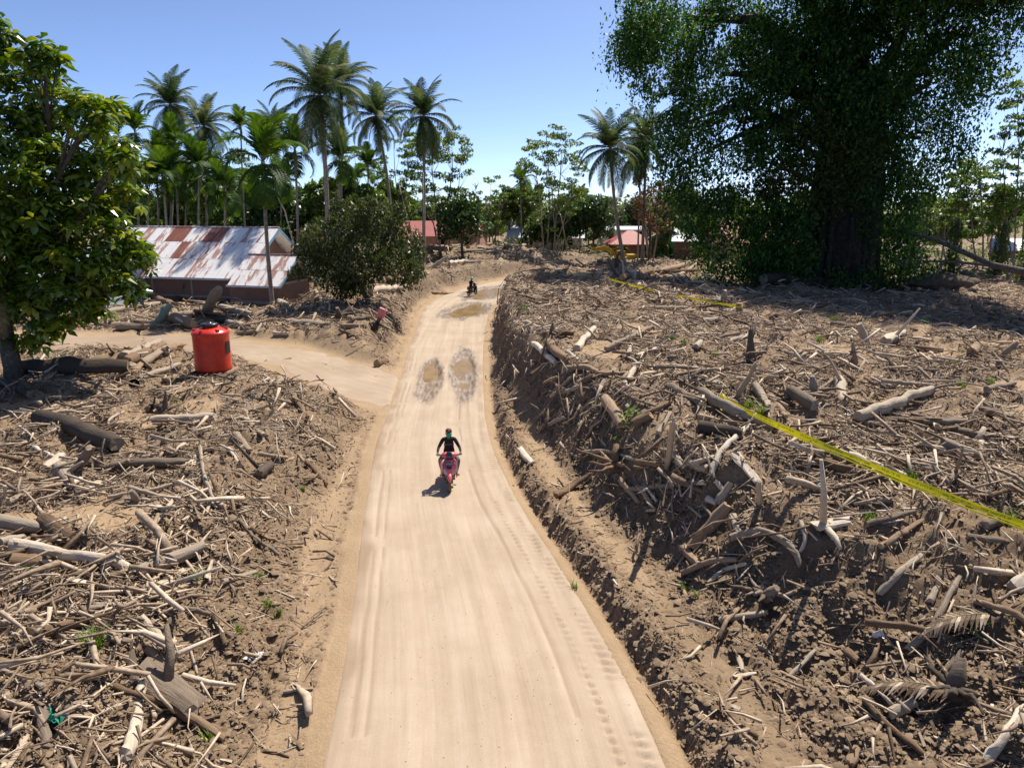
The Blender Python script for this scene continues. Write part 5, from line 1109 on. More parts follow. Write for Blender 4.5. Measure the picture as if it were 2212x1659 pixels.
# ------------------------------------------------------------------ house with the rusty roof
def roof_mat():
    m, nt, N, L, bs = new_mat('rusty_zinc')
    oi = N.new('ShaderNodeObjectInfo'); tc = N.new('ShaderNodeTexCoord'); mp = N.new('ShaderNodeMapping'); mp.inputs['Scale'].default_value = (2.0, .42, .42)
    ad = N.new('ShaderNodeVectorMath'); ad.operation = 'ADD'; L.new(tc.outputs['Object'], ad.inputs[0])
    sc = N.new('ShaderNodeVectorMath'); sc.operation = 'SCALE'; sc.inputs['Scale'].default_value = 37; cx = N.new('ShaderNodeCombineXYZ'); L.new(oi.outputs['Random'], cx.inputs[0]); L.new(oi.outputs['Random'], cx.inputs[1]); L.new(cx.outputs[0], sc.inputs[0]); L.new(sc.outputs[0], ad.inputs[1])
    L.new(ad.outputs[0], mp.inputs[0]); n = noise_node(N, L, mp.outputs[0], 1.0, 9, .70)
    mr = N.new('ShaderNodeAttribute'); mr.attribute_type = 'OBJECT'; mr.attribute_name = 'rust'
    a = N.new('ShaderNodeMath'); a.operation = 'ADD'; L.new(n.outputs[0], a.inputs[0]); L.new(mr.outputs['Fac'], a.inputs[1])
    r = ramp(N, [(.0, (.80, .79, .78)), (.55, (.76, .73, .71)), (.60, (.42, .25, .20)), (1, (.22, .075, .05))]); r.color_ramp.interpolation = 'LINEAR'; L.new(a.outputs[0], r.inputs[0])
    n2 = noise_node(N, L, mp.outputs[0], 7, 4); hv = N.new('ShaderNodeHueSaturation'); m2 = N.new('ShaderNodeMapRange'); m2.inputs[3].default_value = .8; m2.inputs[4].default_value = 1.15; L.new(n2.outputs[0], m2.inputs[0]); L.new(m2.outputs[0], hv.inputs['Value']); L.new(r.outputs[0], hv.inputs['Color'])
    L.new(hv.outputs[0], bs.inputs['Base Color']); bs.inputs['Roughness'].default_value = .55; bs.inputs['Specular IOR Level'].default_value = .35; return m
def brick_mat():
    m, nt, N, L, bs = new_mat('red_brick'); mp = mapping(N, L, 1.0, 'Generated'); uv = N.new('ShaderNodeUVMap'); b = N.new('ShaderNodeTexBrick'); L.new(uv.outputs[0], b.inputs['Vector'])
    b.inputs['Color1'].default_value = (.20, .075, .045, 1); b.inputs['Color2'].default_value = (.13, .055, .038, 1); b.inputs['Mortar'].default_value = (.20, .17, .145, 1)
    b.inputs['Scale'].default_value = 1.0; b.inputs['Brick Width'].default_value = .24; b.inputs['Row Height'].default_value = .075; b.inputs['Mortar Size'].default_value = .012
    L.new(b.outputs['Color'], bs.inputs['Base Color']); bs.inputs['Roughness'].default_value = .9; bump(N, L, b.outputs['Fac'], bs, -.5, .02); return m
M_ROOF = roof_mat(); M_BRICK = brick_mat(); M_BLUE = simple('blue_trim', [(.3, (.12, .26, .38)), (.7, (.18, .34, .48))], 3, .6, .1)
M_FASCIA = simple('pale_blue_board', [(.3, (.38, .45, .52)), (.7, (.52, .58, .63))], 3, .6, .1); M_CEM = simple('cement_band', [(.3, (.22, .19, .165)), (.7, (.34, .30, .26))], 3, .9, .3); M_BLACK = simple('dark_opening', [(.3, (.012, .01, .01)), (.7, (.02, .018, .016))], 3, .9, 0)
def corr_sheet(name, parent, x0, x1, p0, p1, rust, M, lap=0.0):
    """one corrugated sheet: across x0..x1, from eave point p0 (y,z) up to p1 (y,z)"""
    n = 28; V = []; F_ = []; dy, dz = p1[0] - p0[0], p1[1] - p0[1]; l = math.hypot(dy, dz); ny, nz = -dz / l, dy / l
    for j in (0, 1):
        for i in range(n + 1):
            h = .016 * math.cos(i / n * 2 * math.pi * 9) + lap
            V.append(Vector((x0 + (x1 - x0) * i / n, p0[0] + dy * j + ny * h, p0[1] + dz * j + nz * h)))
    F_ = [(i, i + 1, n + 1 + i + 1, n + 1 + i) for i in range(n)]
    mb = MB(); mb.add(V, F_, 0, True); o = mb.build(name, [M_ROOF], parent); o['rust'] = rust; o.matrix_local = M; return o
def wall_mesh(mb, pts, thick, mi=0):
    """vertical wall panel from a polygon of (a, z) extruded; returns nothing"""
def uv_box(o, sx=1.0):
    me = o.data; uvl = me.uv_layers.new(name='UVMap')
    for p in me.polygons:
        nrm = p.normal
        for li in p.loop_indices:
            v = me.vertices[me.loops[li].vertex_index].co
            uvl.data[li].uv = ((v.x, v.z) if abs(nrm.y) > abs(nrm.x) else (v.y, v.z)) if abs(nrm.z) < .7 else (v.x, v.y)
HA = R(-15.5); hp = Vector((-20.6, 55.2, 0)); hz = .45
house = empty('brick_house', (hp.x, hp.y, hz), HA, 'unfinished red brick house with rusty corrugated roof and blue trim', 'house')
def hpart(name, mb, mat, uv=False, parent=house):
    o = mb.build(name, mat, parent)
    if uv: uv_box(o)
    return o
EA, RI, DP, OV = 2.25, 5.95, 10.2, .7      # eave height, ridge height, depth, overhang (local z from hz)
W0 = -15.0
mb = MB(); mb.box(W0, -1.2, .8, DP - .8, -.6, EA + .5); hpart('wall', mb, [M_BRICK], True)
mb = MB(); ym = DP / 2; mb.add([(-1.2, .8, EA), (-1.2, DP - .8, EA), (-1.2, ym, RI - .35), (-1.35, .8, EA), (-1.35, DP - .8, EA), (-1.35, ym, RI - .35)], [(0, 1, 2), (3, 5, 4), (0, 2, 5, 3), (1, 4, 5, 2)]); hpart('gable_wall', mb, [M_BRICK], True)
mb = MB()
for x in (-13, -9.4, -5.6, -1.9): mb.box(x - .09, x + .09, .765, .80, -.5, EA + .45)
mb.box(W0, -1.2, .77, .797, .55, .72); hpart('cement_band', mb, [M_CEM])
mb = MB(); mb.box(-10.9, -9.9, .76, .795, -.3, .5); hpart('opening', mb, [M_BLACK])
I4 = Matrix.Identity(4); ncol = 17; cw = (0 - (W0 - .6)) / ncol; rows = [(0, .36), (.36, .70), (.70, 1.0)]
rr = random.Random(3); special = {(6, 2): .5, (7, 2): .5, (10, 2): .5, (11, 2): .5, (8, 1): .5, (6, 0): .16, (11, 0): .10, (11, 1): .08, (4, 0): .14, (3, 1): .12, (9, 0): .05, (12, 1): .04, (14, 2): .10, (3, 2): .2, (5, 1): .06}
roof = empty('roof'); roof.parent = house
def slope(parent, x0, n, w, ey, ez, ry, rz, rows, special, ofs=0):
    for c in range(n):
        for q, (a, b) in enumerate(rows):
            p0 = (ey + (ry - ey) * (a - .012), ez + (rz - ez) * (a - .012)); p1 = (ey + (ry - ey) * b, ez + (rz - ez) * b)
            corr_sheet('roof_sheet', parent, x0 + c * w - .03, x0 + (c + 1) * w + .03, p0, p1, special.get((c, q), rr.uniform(-.06, .05)), I4, .012 * (q + (c % 2) * .5))
slope(roof, W0 - .6, ncol, cw, 0, EA, ym, RI, rows, special)
slope(roof, W0 - .6, ncol, cw, DP, EA, ym, RI, [(0, .5), (.5, 1)], {})
mb = MB(); mb.tube([(W0 - .6, ym, RI + .03), (0, ym, RI + .03)], .07, 8); o = mb.build('ridge_cap', [M_ROOF], roof); o['rust'] = .12
mb = MB()
for s in (0, 1):
    y0, y1 = (0, ym) if s == 0 else (DP, ym)
    mb.add([(.01, y0, EA - .22), (.01, y1, RI - .22), (.01, y1, RI + .0), (.01, y0, EA + .0), (.05, y0, EA - .22), (.05, y1, RI - .22), (.05, y1, RI + .0), (.05, y0, EA + .0)], [(0, 1, 2, 3), (7, 6, 5, 4), (0, 4, 5, 1), (1, 5, 6, 2), (3, 2, 6, 7)])
hpart('verge_board', mb, [M_BLUE])
mb = MB(); mb.box(W0 - .6, 0, -.03, .01, EA - .2, EA - .03); hpart('eave_board', mb, [M_FASCIA])
# annex
AX0, AX1, AY0, AY1, AE, AR_ = -.9, 3.6, -.9, 4.7, 1.85, 3.95; aym = (AY0 + AY1) / 2
mb = MB(); mb.box(-1.2, 3.0, AY0 + .5, AY1 - .5, -.6, AE + .35); hpart('annex_wall', mb, [M_BRICK], True)
mb = MB(); mb.add([(3.0, AY0 + .5, AE), (3.0, AY1 - .5, AE), (3.0, aym, AR_ - .25), (2.85, AY0 + .5, AE), (2.85, AY1 - .5, AE), (2.85, aym, AR_ - .25)], [(0, 1, 2), (3, 5, 4), (0, 2, 5, 3), (1, 4, 5, 2)]); hpart('annex_gable', mb, [M_BRICK], True)
mb = MB(); mb.box(3.0, 3.03, AY0 + .5, AY1 - .5, AE - .05, AE + .13); mb.box(3.0, 3.03, AY0 + .5, AY1 - .5, .35, .6); mb.box(-1.2, 3.0, AY0 + .47, AY0 + .5, .35, .6); hpart('annex_band', mb, [M_CEM])
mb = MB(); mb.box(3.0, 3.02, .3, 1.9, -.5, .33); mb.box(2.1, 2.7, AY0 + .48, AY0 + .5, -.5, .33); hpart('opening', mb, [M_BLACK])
aroof = empty('annex_roof'); aroof.parent = house
rs = {(i, q): (.09 if i in (1, 3) else .02) for i in range(5) for q in range(2)}
slope(aroof, AX0, 5, (AX1 - AX0) / 5, AY0, AE, aym, AR_, [(0, .5), (.5, 1)], rs); slope(aroof, AX0, 5, (AX1 - AX0) / 5, AY1, AE, aym, AR_, [(0, .5), (.5, 1)], {})
mb = MB(); mb.tube([(AX0, aym, AR_ + .03), (AX1, aym, AR_ + .03)], .06, 8); o = mb.build('ridge_cap', [M_ROOF], aroof); o['rust'] = .3
mb = MB()
for y0, y1 in ((AY0, aym), (AY1, aym)):
    mb.add([(AX1 + .01, y0, AE - .2), (AX1 + .01, y1, AR_ - .2), (AX1 + .01, y1, AR_), (AX1 + .01, y0, AE), (AX1 + .05, y0, AE - .2), (AX1 + .05, y1, AR_ - .2), (AX1 + .05, y1, AR_), (AX1 + .05, y0, AE)], [(0, 1, 2, 3), (7, 6, 5, 4), (0, 4, 5, 1), (1, 5, 6, 2), (3, 2, 6, 7)])
hpart('annex_verge_board', mb, [M_BLUE])
mb = MB(); mb.box(AX0 - .2, AX1, AY0 - .03, AY0 + .01, AE - .17, AE - .03); hpart('annex_eave_board', mb, [M_FASCIA])

# ------------------------------------------------------------------ other houses
M_PINK = simple('pink_wall', [(.3, (.50, .27, .22)), (.7, (.60, .36, .30))], 2, .8, .1); M_REDR = simple('red_roof_paint', [(.3, (.30, .07, .06)), (.7, (.42, .12, .10))], 2, .6, .1); M_GREENW = simple('green_wall', [(.3, (.04, .30, .12)), (.7, (.06, .40, .16))], 2, .7, .1)
M_ZINC = simple('zinc_roof', [(.3, (.42, .45, .50)), (.7, (.60, .63, .67))], 1.5, .45, .1, .5); M_WHITEW = simple('white_wall', [(.3, (.60, .58, .55)), (.7, (.74, .72, .68))], 2, .8, .1); M_BROWNB = simple('dull_brick', [(.3, (.15, .075, .055)), (.7, (.24, .13, .10))], 9, .9, .2); M_PALEW = simple('pale_blue_wall', [(.3, (.40, .47, .58)), (.7, (.52, .58, .68))], 2, .8, .1)
def small_house(name, label, px, d, w, dep, wall_h, roof_h, wall_m, roof_m, rz=0, hip=False, windows=1, zoff=0.0, ov=.4):
    x = D(px, 600, d).x; z = tz(x, d) + zoff; root = empty(name, (x, d, z), rz, label, 'house', 'far houses'); a, b = w / 2, dep / 2
    mb = MB(); mb.box(-a, a, -b, b, -1, wall_h)
    if not hip: mb.add([(-a, -b, wall_h), (-a, b, wall_h), (-a, 0, wall_h + roof_h * .9), (a, -b, wall_h), (a, b, wall_h), (a, 0, wall_h + roof_h * .9)], [(0, 2, 1), (3, 4, 5)])
    mb.build('wall', [wall_m], root)
    mb = MB(); e = wall_h - .08; A, B = a + ov, b + ov; rx = A - (B if hip else 0)
    for k, t in ((0, 0.0), (1, .07)):
        pass
    top = wall_h + roof_h; V = [(-A, -B, e), (A, -B, e), (A, B, e), (-A, B, e), (-rx, 0, top), (rx, 0, top)]; V2 = [(p[0], p[1], p[2] + .08) for p in V]
    mb.add(V2, [(0, 1, 5, 4), (2, 3, 4, 5)] + ([(1, 2, 5), (3, 0, 4)] if hip else [])); mb.add(V, [(4, 5, 1, 0), (5, 4, 3, 2)] + ([(5, 2, 1), (4, 0, 3)] if hip else []))
    mb.add(V[:4] + V2[:4], [(0, 1, 5, 4), (1, 2, 6, 5), (2, 3, 7, 6), (3, 0, 4, 7)]); mb.build('roof', [roof_m], root)
    for i in range(windows):
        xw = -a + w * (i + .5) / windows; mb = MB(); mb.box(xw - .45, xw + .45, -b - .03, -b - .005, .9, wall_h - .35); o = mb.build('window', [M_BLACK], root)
        mb = MB(); mb.box(xw - .5, xw + .5, -b - .05, -b - .032, .82, .9); mb.build('sill', [M_WHITEW], o)
    return root
small_house('roadside_house', 'pale metal-roofed house half hidden behind the leafy left tree', 190, 57, 7, 7, 2.0, 2.6, M_PALEW, M_ZINC, R(-9), zoff=-.1)
small_house('pink_house', 'pink-walled house with red roof behind the skirted palm', 930, 115, 9, 7, 2.6, 2.2, M_PINK, M_REDR, R(5), windows=2)
small_house('pink_house', 'red-roofed pale pink house beside the dense dark tree', 1000, 120, 7, 7, 2.4, 2.0, M_PINK, M_REDR, R(-10), windows=2)
small_house('grove_house', 'house with a faded red roof seen over the rusty roof gable', 645, 98, 8, 7, 2.3, 1.9, M_PINK, M_REDR, R(12), zoff=.6)
small_house('grove_house', 'red-roofed house glimpsed behind the left end of the rusty roof', 400, 105, 9, 7, 2.3, 1.7, M_PINK, M_REDR, R(-4), zoff=.8)
small_house('grove_house', 'red-roofed house glimpsed between palm trunks over the rusty ridge', 500, 112, 8, 7, 2.3, 1.7, M_PINK, M_REDR, R(4), zoff=.8)
small_house('grey_roof_house', 'long house with a grey metal roof behind the tiered tree', 1180, 132, 13, 9, 2.2, 2.6, M_WHITEW, M_ZINC, R(-6), windows=3)
small_house('red_roof_house', 'small house with a terracotta hipped roof right of the excavator', 1358, 118, 7, 6, 2.0, 2.0, M_BROWNB, M_REDR, R(3), hip=True, windows=2)
small_house('white_house', 'white flat-fronted house behind the terracotta hipped roof', 1340, 138, 8, 6, 3.6, .5, M_WHITEW, M_ZINC, R(3), windows=3)
small_house('green_house', 'bright green house with a light gable roof', 1445, 118, 6, 7, 2.6, 2.0, M_GREENW, M_ZINC, R(70), windows=1)
small_house('brick_hut', 'small brick hut with a pale roof edge beside the green house', 1490, 108, 5, 5, 2.5, .9, M_BROWNB, M_ZINC, R(-14), windows=0)
small_house('red_roof_house', 'house with a broad red roof seen through the giant fig leaves', 1610, 105, 11, 8, 2.6, 3.2, M_PINK, M_REDR, R(20), windows=2)
small_house('grey_roof_house', 'low grey-roofed hut among the ivy stumps at the right', 2195, 105, 7, 5, 1.6, 1.5, M_BROWNB, M_ZINC, R(-25), windows=0)

# excavator behind the crest
M_YEL = simple('excavator_yellow', [(.3, (.45, .24, .02)), (.7, (.62, .36, .04))], 3, .5, .1); M_TRACKM = simple('dark_steel', [(.3, (.02, .018, .017)), (.7, (.05, .045, .04))], 6, .6, .2); M_GLASS = simple('dark_glass', [(.3, (.015, .018, .02)), (.7, (.03, .035, .04))], 2, .1, 0, .6)
x = D(1325, 600, 112).x; ex = empty('excavator', (x, 112, tz(x, 112) - 1.5), R(0), 'yellow excavator with its arm bent down behind the debris crest', 'excavator')
mb = MB(); mb.box(.3, 3.2, -1.1, 1.1, .95, 1.9); mb.box(1.9, 3.3, -1.1, 1.1, 1.9, 2.3); mb.build('body', [M_YEL], ex, .08)
mb = MB(); mb.box(.35, 1.5, -1.05, -.1, 1.9, 2.9); mb.build('cab', [M_YEL], ex, .06); mb = MB(); mb.box(.45, 1.4, -1.08, -1.051, 2.1, 2.8); mb.build('window', [M_GLASS], ex)
for yy in (-1.25, .65):
    mb = MB(); prof = [(-.2, .45), (0, .12), (.4, 0), (2.9, 0), (3.3, .12), (3.5, .45), (3.3, .8), (2.9, .9), (.4, .9), (0, .8)]
    V = [(a, yy, b) for a, b in prof] + [(a, yy + .6, b) for a, b in prof]; n = len(prof); mb.add(V, [tuple(range(n)), tuple(reversed(range(n, 2 * n)))] + [(i, n + i, n + (i + 1) % n, (i + 1) % n) for i in range(n)]); mb.build('crawler_track', [M_TRACKM], ex)
def bar(mb, a, b, h0, h1, w):
    a, b = Vector(a), Vector(b); d = (b - a).normalized(); u = Vector((0, 1, 0)).cross(d).normalized()
    V = [a + u * h0 - Vector((0, w, 0)), a - u * h0 - Vector((0, w, 0)), b - u * h1 - Vector((0, w, 0)), b + u * h1 - Vector((0, w, 0))]; V += [v + Vector((0, 2 * w, 0)) for v in V]
    mb.add(V, [(0, 1, 2, 3), (7, 6, 5, 4), (0, 4, 5, 1), (1, 5, 6, 2), (2, 6, 7, 3), (3, 7, 4, 0)])
mb = MB(); bar(mb, (.7, 0, 1.6), (-1.2, 0, 3.3), .25, .35, .2); bar(mb, (-1.2, 0, 3.3), (-3.3, 0, 3.0), .35, .2, .19); mb.build('boom', [M_YEL], ex)
mb = MB(); bar(mb, (-3.0, 0, 3.35), (-4.2, 0, 1.6), .22, .14, .15); mb.build('stick', [M_YEL], ex)
mb = MB(); bar(mb, (-4.2, 0, 1.6), (-3.9, 0, .6), .2, .45, .45); mb.build('bucket', [M_TRACKM], ex)

# ------------------------------------------------------------------ red water tank on its crib of logs
def tank_mat():
    m, nt, N, L, bs = new_mat('red_plastic'); mp = mapping(N, L, 3.0); n = noise_node(N, L, mp.outputs[0], 1, 4); r = ramp(N, [(.25, (.36, .03, .015)), (.45, (.52, .026, .014)), (.62, (.60, .04, .018)), (.8, (.46, .09, .05))]); L.new(n.outputs[0], r.inputs[0]); L.new(r.outputs[0], bs.inputs['Base Color'])
    bs.inputs['Roughness'].default_value = .3; bs.inputs['Specular IOR Level'].default_value = .5; return m
M_TANK = tank_mat(); M_LID = simple('black_plastic', [(.3, (.012, .014, .018)), (.7, (.03, .033, .04))], 4, .35, .1, .5)
tp = place(463, 805); tp.z += .14; tank = empty('water_tank', tp, 0, 'red plastic water tank with black lid standing on a crib of short logs', 'water tank')
mb = MB(); prof = [(.70, .0), (.745, .03), (.75, .1), (.742, .3), (.738, .8), (.736, 1.2), (.74, 1.5), (.762, 1.56), (.77, 1.60), (.74, 1.66), (.55, 1.76), (.34, 1.83), (.30, 1.84), (.30, 1.90)]
mb.lathe(prof, 40); mb.build('body', [M_TANK], tank)
mb = MB(); mb.lathe([(.34, 1.88), (.35, 1.90), (.35, 1.95), (.33, 1.99), (.28, 2.00), (.10, 2.01), (.09, 2.04), (.0, 2.045)], 32); lid = mb.build('lid', [M_LID], tank)
mb = MB()
for i in range(16):
    th = i * math.pi / 8; mb.box(.345, .368, -.02, .02, 1.90, 1.97, 0, Matrix.Rotation(th, 4, 'Z'))
mb.build('lid_ribs', [M_LID], lid)
for i in range(6):
    th = i * math.pi / 3 + .35; mb = MB(); mb.box(.50, .70, -.055, .055, 1.66, 1.79, 0, Matrix.Rotation(th, 4, 'Z')); mb.build('lug', [M_TANK], tank, .02)
mb = MB(); mb.box(.742, .755, -.10, .16, .75, 1.25, 0, Matrix.Rotation(R(-12), 4, 'Z')); mb.build('sticker', [M_LID], tank)
crib = empty('log_crib', (tp.x, tp.y, tp.z - .14), 0, 'crib of short split logs under the red water tank', 'platform')
for i in range(7):
    mb = MB(); xx = -.72 + i * .24; mb.tube([(xx + rnd.uniform(-.03, .03), -.85, .05), (xx, 0, .055), (xx + rnd.uniform(-.03, .03), .85, .05)], [.085, .09, .08], 8, 0, True, jit=.08, capmi=1); mb.build('log', LM['brown'], crib)
# standpipe and hose
sp_ = place(372, 815); tp2 = empty('standpipe', sp_, 0, 'thin upright water pipe with white top left of the red tank', 'pipe')
M_PIPE = simple('rusty_pipe', [(.3, (.22, .10, .05)), (.7, (.36, .20, .11))], 6, .6, .1); M_WHITEP = simple('white_plastic', [(.3, (.62, .62, .63)), (.7, (.75, .75, .75))], 3, .4, 0, .5)
mb = MB(); mb.tube([(0, 0, -.2), (0, 0, 1.05)], .022, 8); mb.build('pipe', [M_PIPE], tp2); mb = MB(); mb.tube([(0, 0, 1.05), (0, 0, 1.22)], .03, 8); mb.build('cap', [M_WHITEP], tp2)
mb = MB(); e2 = place(425, 800) - sp_; mb.tube([(0, 0, 1.0), (.12, -.05, .55), (.35, -.08, .12), (.7, -.05, .05), (e2.x * .9, e2.y, .15), (e2.x, e2.y + .2, .45)], .014, 6); mb.build('hose', [M_WHITEP], tp2)
# black bucket on its side, pink canister, cup, litter
bk = place(290, 838); o = MB(); o.lathe([(.15, 0), (.19, .36), (.205, .37), (.205, .39), (.18, .385), (.14, .02), (0, .02)], 20); bu = o.build('bucket', [M_LID]); tag(bu, 'black plastic bucket lying on its side beyond the log pile', 'bucket'); bu.location = bk + Vector((0, .1, .17)); bu.rotation_euler = (R(82), 0, R(24))
pk = place(818, 705); can = empty('plastic_canister', pk + Vector((0, 0, .45)), 0, 'faded pink plastic canister stuck on a stub beside the road', 'canister'); can.rotation_euler = (R(12), R(28), R(15))
M_PINKP = simple('pink_plastic', [(.3, (.60, .16, .17)), (.7, (.72, .27, .27))], 2, .35, .05, .5); mb = MB(); mb.box(-.24, .24, -.15, .15, 0, .72); mb.build('body', [M_PINKP], can, .05)
mb = MB(); mb.box(-.2, .2, -.152, -.12, .70, .735); mb.build('open_top', [M_WHITEP], can); mb = MB(); mb.tube([(.12, 0, .70), (.12, 0, .80)], .05, 10); mb.build('neck', [M_PINKP], can)
L_('K5', [(215, 470), (240, 420)], 45, 'dark', 'dark stub that carries the pink canister', up=True, name='stump', cat='stump', stubs=0)
cp = place(1886, 1378); o = MB(); o.lathe([(.045, 0), (.065, .11), (.07, .115), (.066, .118), (.06, .11), (.04, .008), (0, .008)], 18); cu = o.build('plastic_cup', [M_WHITEP]); tag(cu, 'crushed white plastic cup lying on the mud at the bottom right', 'cup'); cu.location = cp + Vector((0, 0, .06)); cu.rotation_euler = (R(60), R(15), R(40)); cu.scale = (1.35, 1.1, 1.35)
def crumple(name, label, px, size, mat, cat, seed, sc=(1, 1, .5)):
    p = place(*px); r = random.Random(seed); n = 7; V = []; Fs = []
    for i in range(n):
        for j in range(n): V.append(((i / (n - 1) - .5) * size * sc[0] + r.uniform(-.08, .08) * size, (j / (n - 1) - .5) * size * sc[1] + r.uniform(-.08, .08) * size, (.25 + r.uniform(-.22, .28)) * size * sc[2]))
    Fs = [(i * n + j, (i + 1) * n + j, (i + 1) * n + j + 1, i * n + j + 1) for i in range(n - 1) for j in range(n - 1)]; mb = MB(); mb.add(V, Fs, 0, False); o = mb.build(name, [mat]); o.modifiers.new('t', 'SOLIDIFY').thickness = .006; o.location = p + Vector((0, 0, .02)); o.rotation_euler = (0, 0, r.uniform(0, 6)); return tag(o, label, cat)
M_BLUEP = simple('blue_plastic', [(.3, (.05, .25, .38)), (.7, (.08, .36, .50))], 4, .4, .1); M_NET = simple('green_net', [(.3, (.02, .18, .12)), (.7, (.04, .30, .20))], 20, .8, .3); M_TARP = simple('faded_green_cloth', [(.3, (.16, .19, .13)), (.7, (.34, .37, .27))], 9, .8, .4)
crumple('plastic_bag', 'crumpled white plastic bag at the foot of the left bank', (548, 1422), .26, M_WHITEP, 'bag', 3); crumple('plastic_scrap', 'small blue plastic scrap on the mud before the tape', (1770, 1046), .16, M_BLUEP, 'scrap', 4)
crumple('green_net', 'torn piece of green netting on the lower left bank', (104, 1552), .40, M_NET, 'net', 5, (.35, 1.4, .5)); crumple('plastic_bag', 'white scrap of plastic between logs behind the tape', (1833, 900), .2, M_WHITEP, 'bag', 6)
crumple('paper_scrap', 'white paper scrap lying on the road below the scooter', (1106, 1170), .16, M_WHITEP, 'paper', 7, (1.4, .6, .12))
ta = place(345, 705); mb = MB(); mb.tube([ta + Vector((-.9, .2, .1)), ta + Vector((-.2, .1, .2)), ta + Vector((.15, .2, .55)), ta + Vector((.35, .25, 1.0)), ta + Vector((.75, .3, 1.35))], [.16, .24, .3, .26, .15], 10, 0, True, jit=.25); tag(mb.build('tarpaulin', [M_TARP]), 'twisted faded green tarpaulin caught in the log heap', 'tarpaulin')
# stones, dry frond fan, root ball
M_EARTH = simple('earth_ball', [(.3, (.07, .05, .034)), (.7, (.15, .11, .075))], 5, .95, 1.0, dist=.1)
def lump(name, label, c, sc, seed, mat=M_EARTH, cat='root ball'):
    mb = MB(); mb.ball((0, 0, 0), 1, 22, 0, (1, 1, 1)); r = random.Random(seed); ph = [r.uniform(0, 6) for _ in range(6)]
    mb.v = [tuple(q * (1 + .10 * math.sin(5 * v[0] + ph[0]) + .09 * math.sin(7 * v[1] + ph[1] + 3 * v[2]) + .05 * r.uniform(-1, 1)) for q in v) for v in mb.v]; o = mb.build(name, [mat]); o.location = c; o.scale = sc; return tag(o, label, cat)
p = place(2035, 622); lump('root_ball', 'rounded dark earthy root ball lying right of the giant fig', p + Vector((0, 0, .4)), (3.1, 1.3, .75), 4)
p = place(2070, 622)
fr_ = frond_mesh('dry_frond', 1.6, n=22, arch=.6, rise=.15, leaflet=1.1, hang=.5, mat=M_CHIP, wid=.16)
for i, (px, py, rz, lab) in enumerate(((2130, 1400, 1.9, 'dry grey palm frond spread at the right edge, lower one'), (2195, 1345, 3.0, 'dry grey palm frond at the right edge, upper one'), (2090, 1520, 2.6, 'dry palm frond sprawling over the dark hollow at the bottom right'))):
    p = place(px, py); o = link('dry_palm_frond', fr_); o.location = p + Vector((0, 0, .12)); o.rotation_euler = (0, .05, rz); tag(o, lab, 'palm frond', 'dry palm fronds')
# torn-out root stumps in the debris
def root_stump(label, px, py, size, tone, seed):
    r = random.Random(seed); p = place(px, py); root = empty('root_stump', p, r.uniform(0, 6), label, 'root stump', 'torn-out root stumps'); mb = MB(); ax = Vector((r.uniform(-.6, .6), r.uniform(-.6, .6), .8)).normalized()
    mb.tube([Vector((0, 0, -.1)) , ax * size * .5, ax * size * .95], [size * .26, size * .18, size * .10], 9, 0, True, jit=.25, capmi=1); mb.build('stem', LM[tone], root)
    for i in range(9):
        a = i * .7 + r.uniform(-.2, .2); l = size * r.uniform(.6, 1.5); d = Vector((math.cos(a), math.sin(a), r.uniform(-.05, .55))); q = [Vector((0, 0, size * .12)) + d * size * .1]; w = Vector((-d.y, d.x, 0)) * r.uniform(-.5, .5)
        for k in range(1, 6): q.append(q[0] + d * l * k / 5 + w * l * (k / 5) ** 2 + Vector((r.uniform(-1, 1), r.uniform(-1, 1), r.uniform(-1, 1) - k * .35)) * l * .06)
        mb = MB(); mb.tube(q, [size * .11 * (1 - .16 * k) * r.uniform(.8, 1.2) for k in range(6)], 6, 0, True, jit=.1); mb.build('root', LM[tone], root)
for a in (('tangled brown root stump on the face of the right bank above the ditch', 1330, 1010, .7, 'brown', 1), ('grey root stump at the lower right below the arching root', 1650, 1290, .6, 'grey', 2), ('weathered root stump on the crest of the right bank near the bend', 1190, 720, .5, 'grey', 3), ('root stump with pale arms beside the far heap', 1560, 650, .8, 'pale', 4), ('dark root stump left of the pink canister', 735, 690, .9, 'dark', 5),
          ('brown root stump on the spur beside the side track', 640, 880, .55, 'brown', 6), ('grey root stump on the left bank above the crooked log', 300, 1085, .5, 'grey', 7), ('pale root stump near the right edge behind the tape', 2110, 960, .55, 'pale', 8), ('dark root stump in the hollow at the bottom right', 2060, 1500, .6, 'dark', 9), ('brown root stump at the far left bank behind the motorcycle', 950, 560, 1.2, 'brown', 10), ('brown root stump low on the left bank near the ditch', 560, 1160, .45, 'brown', 11), ('grey root stump in the middle of the right field', 1760, 850, .6, 'grey', 12)): root_stump(*a)
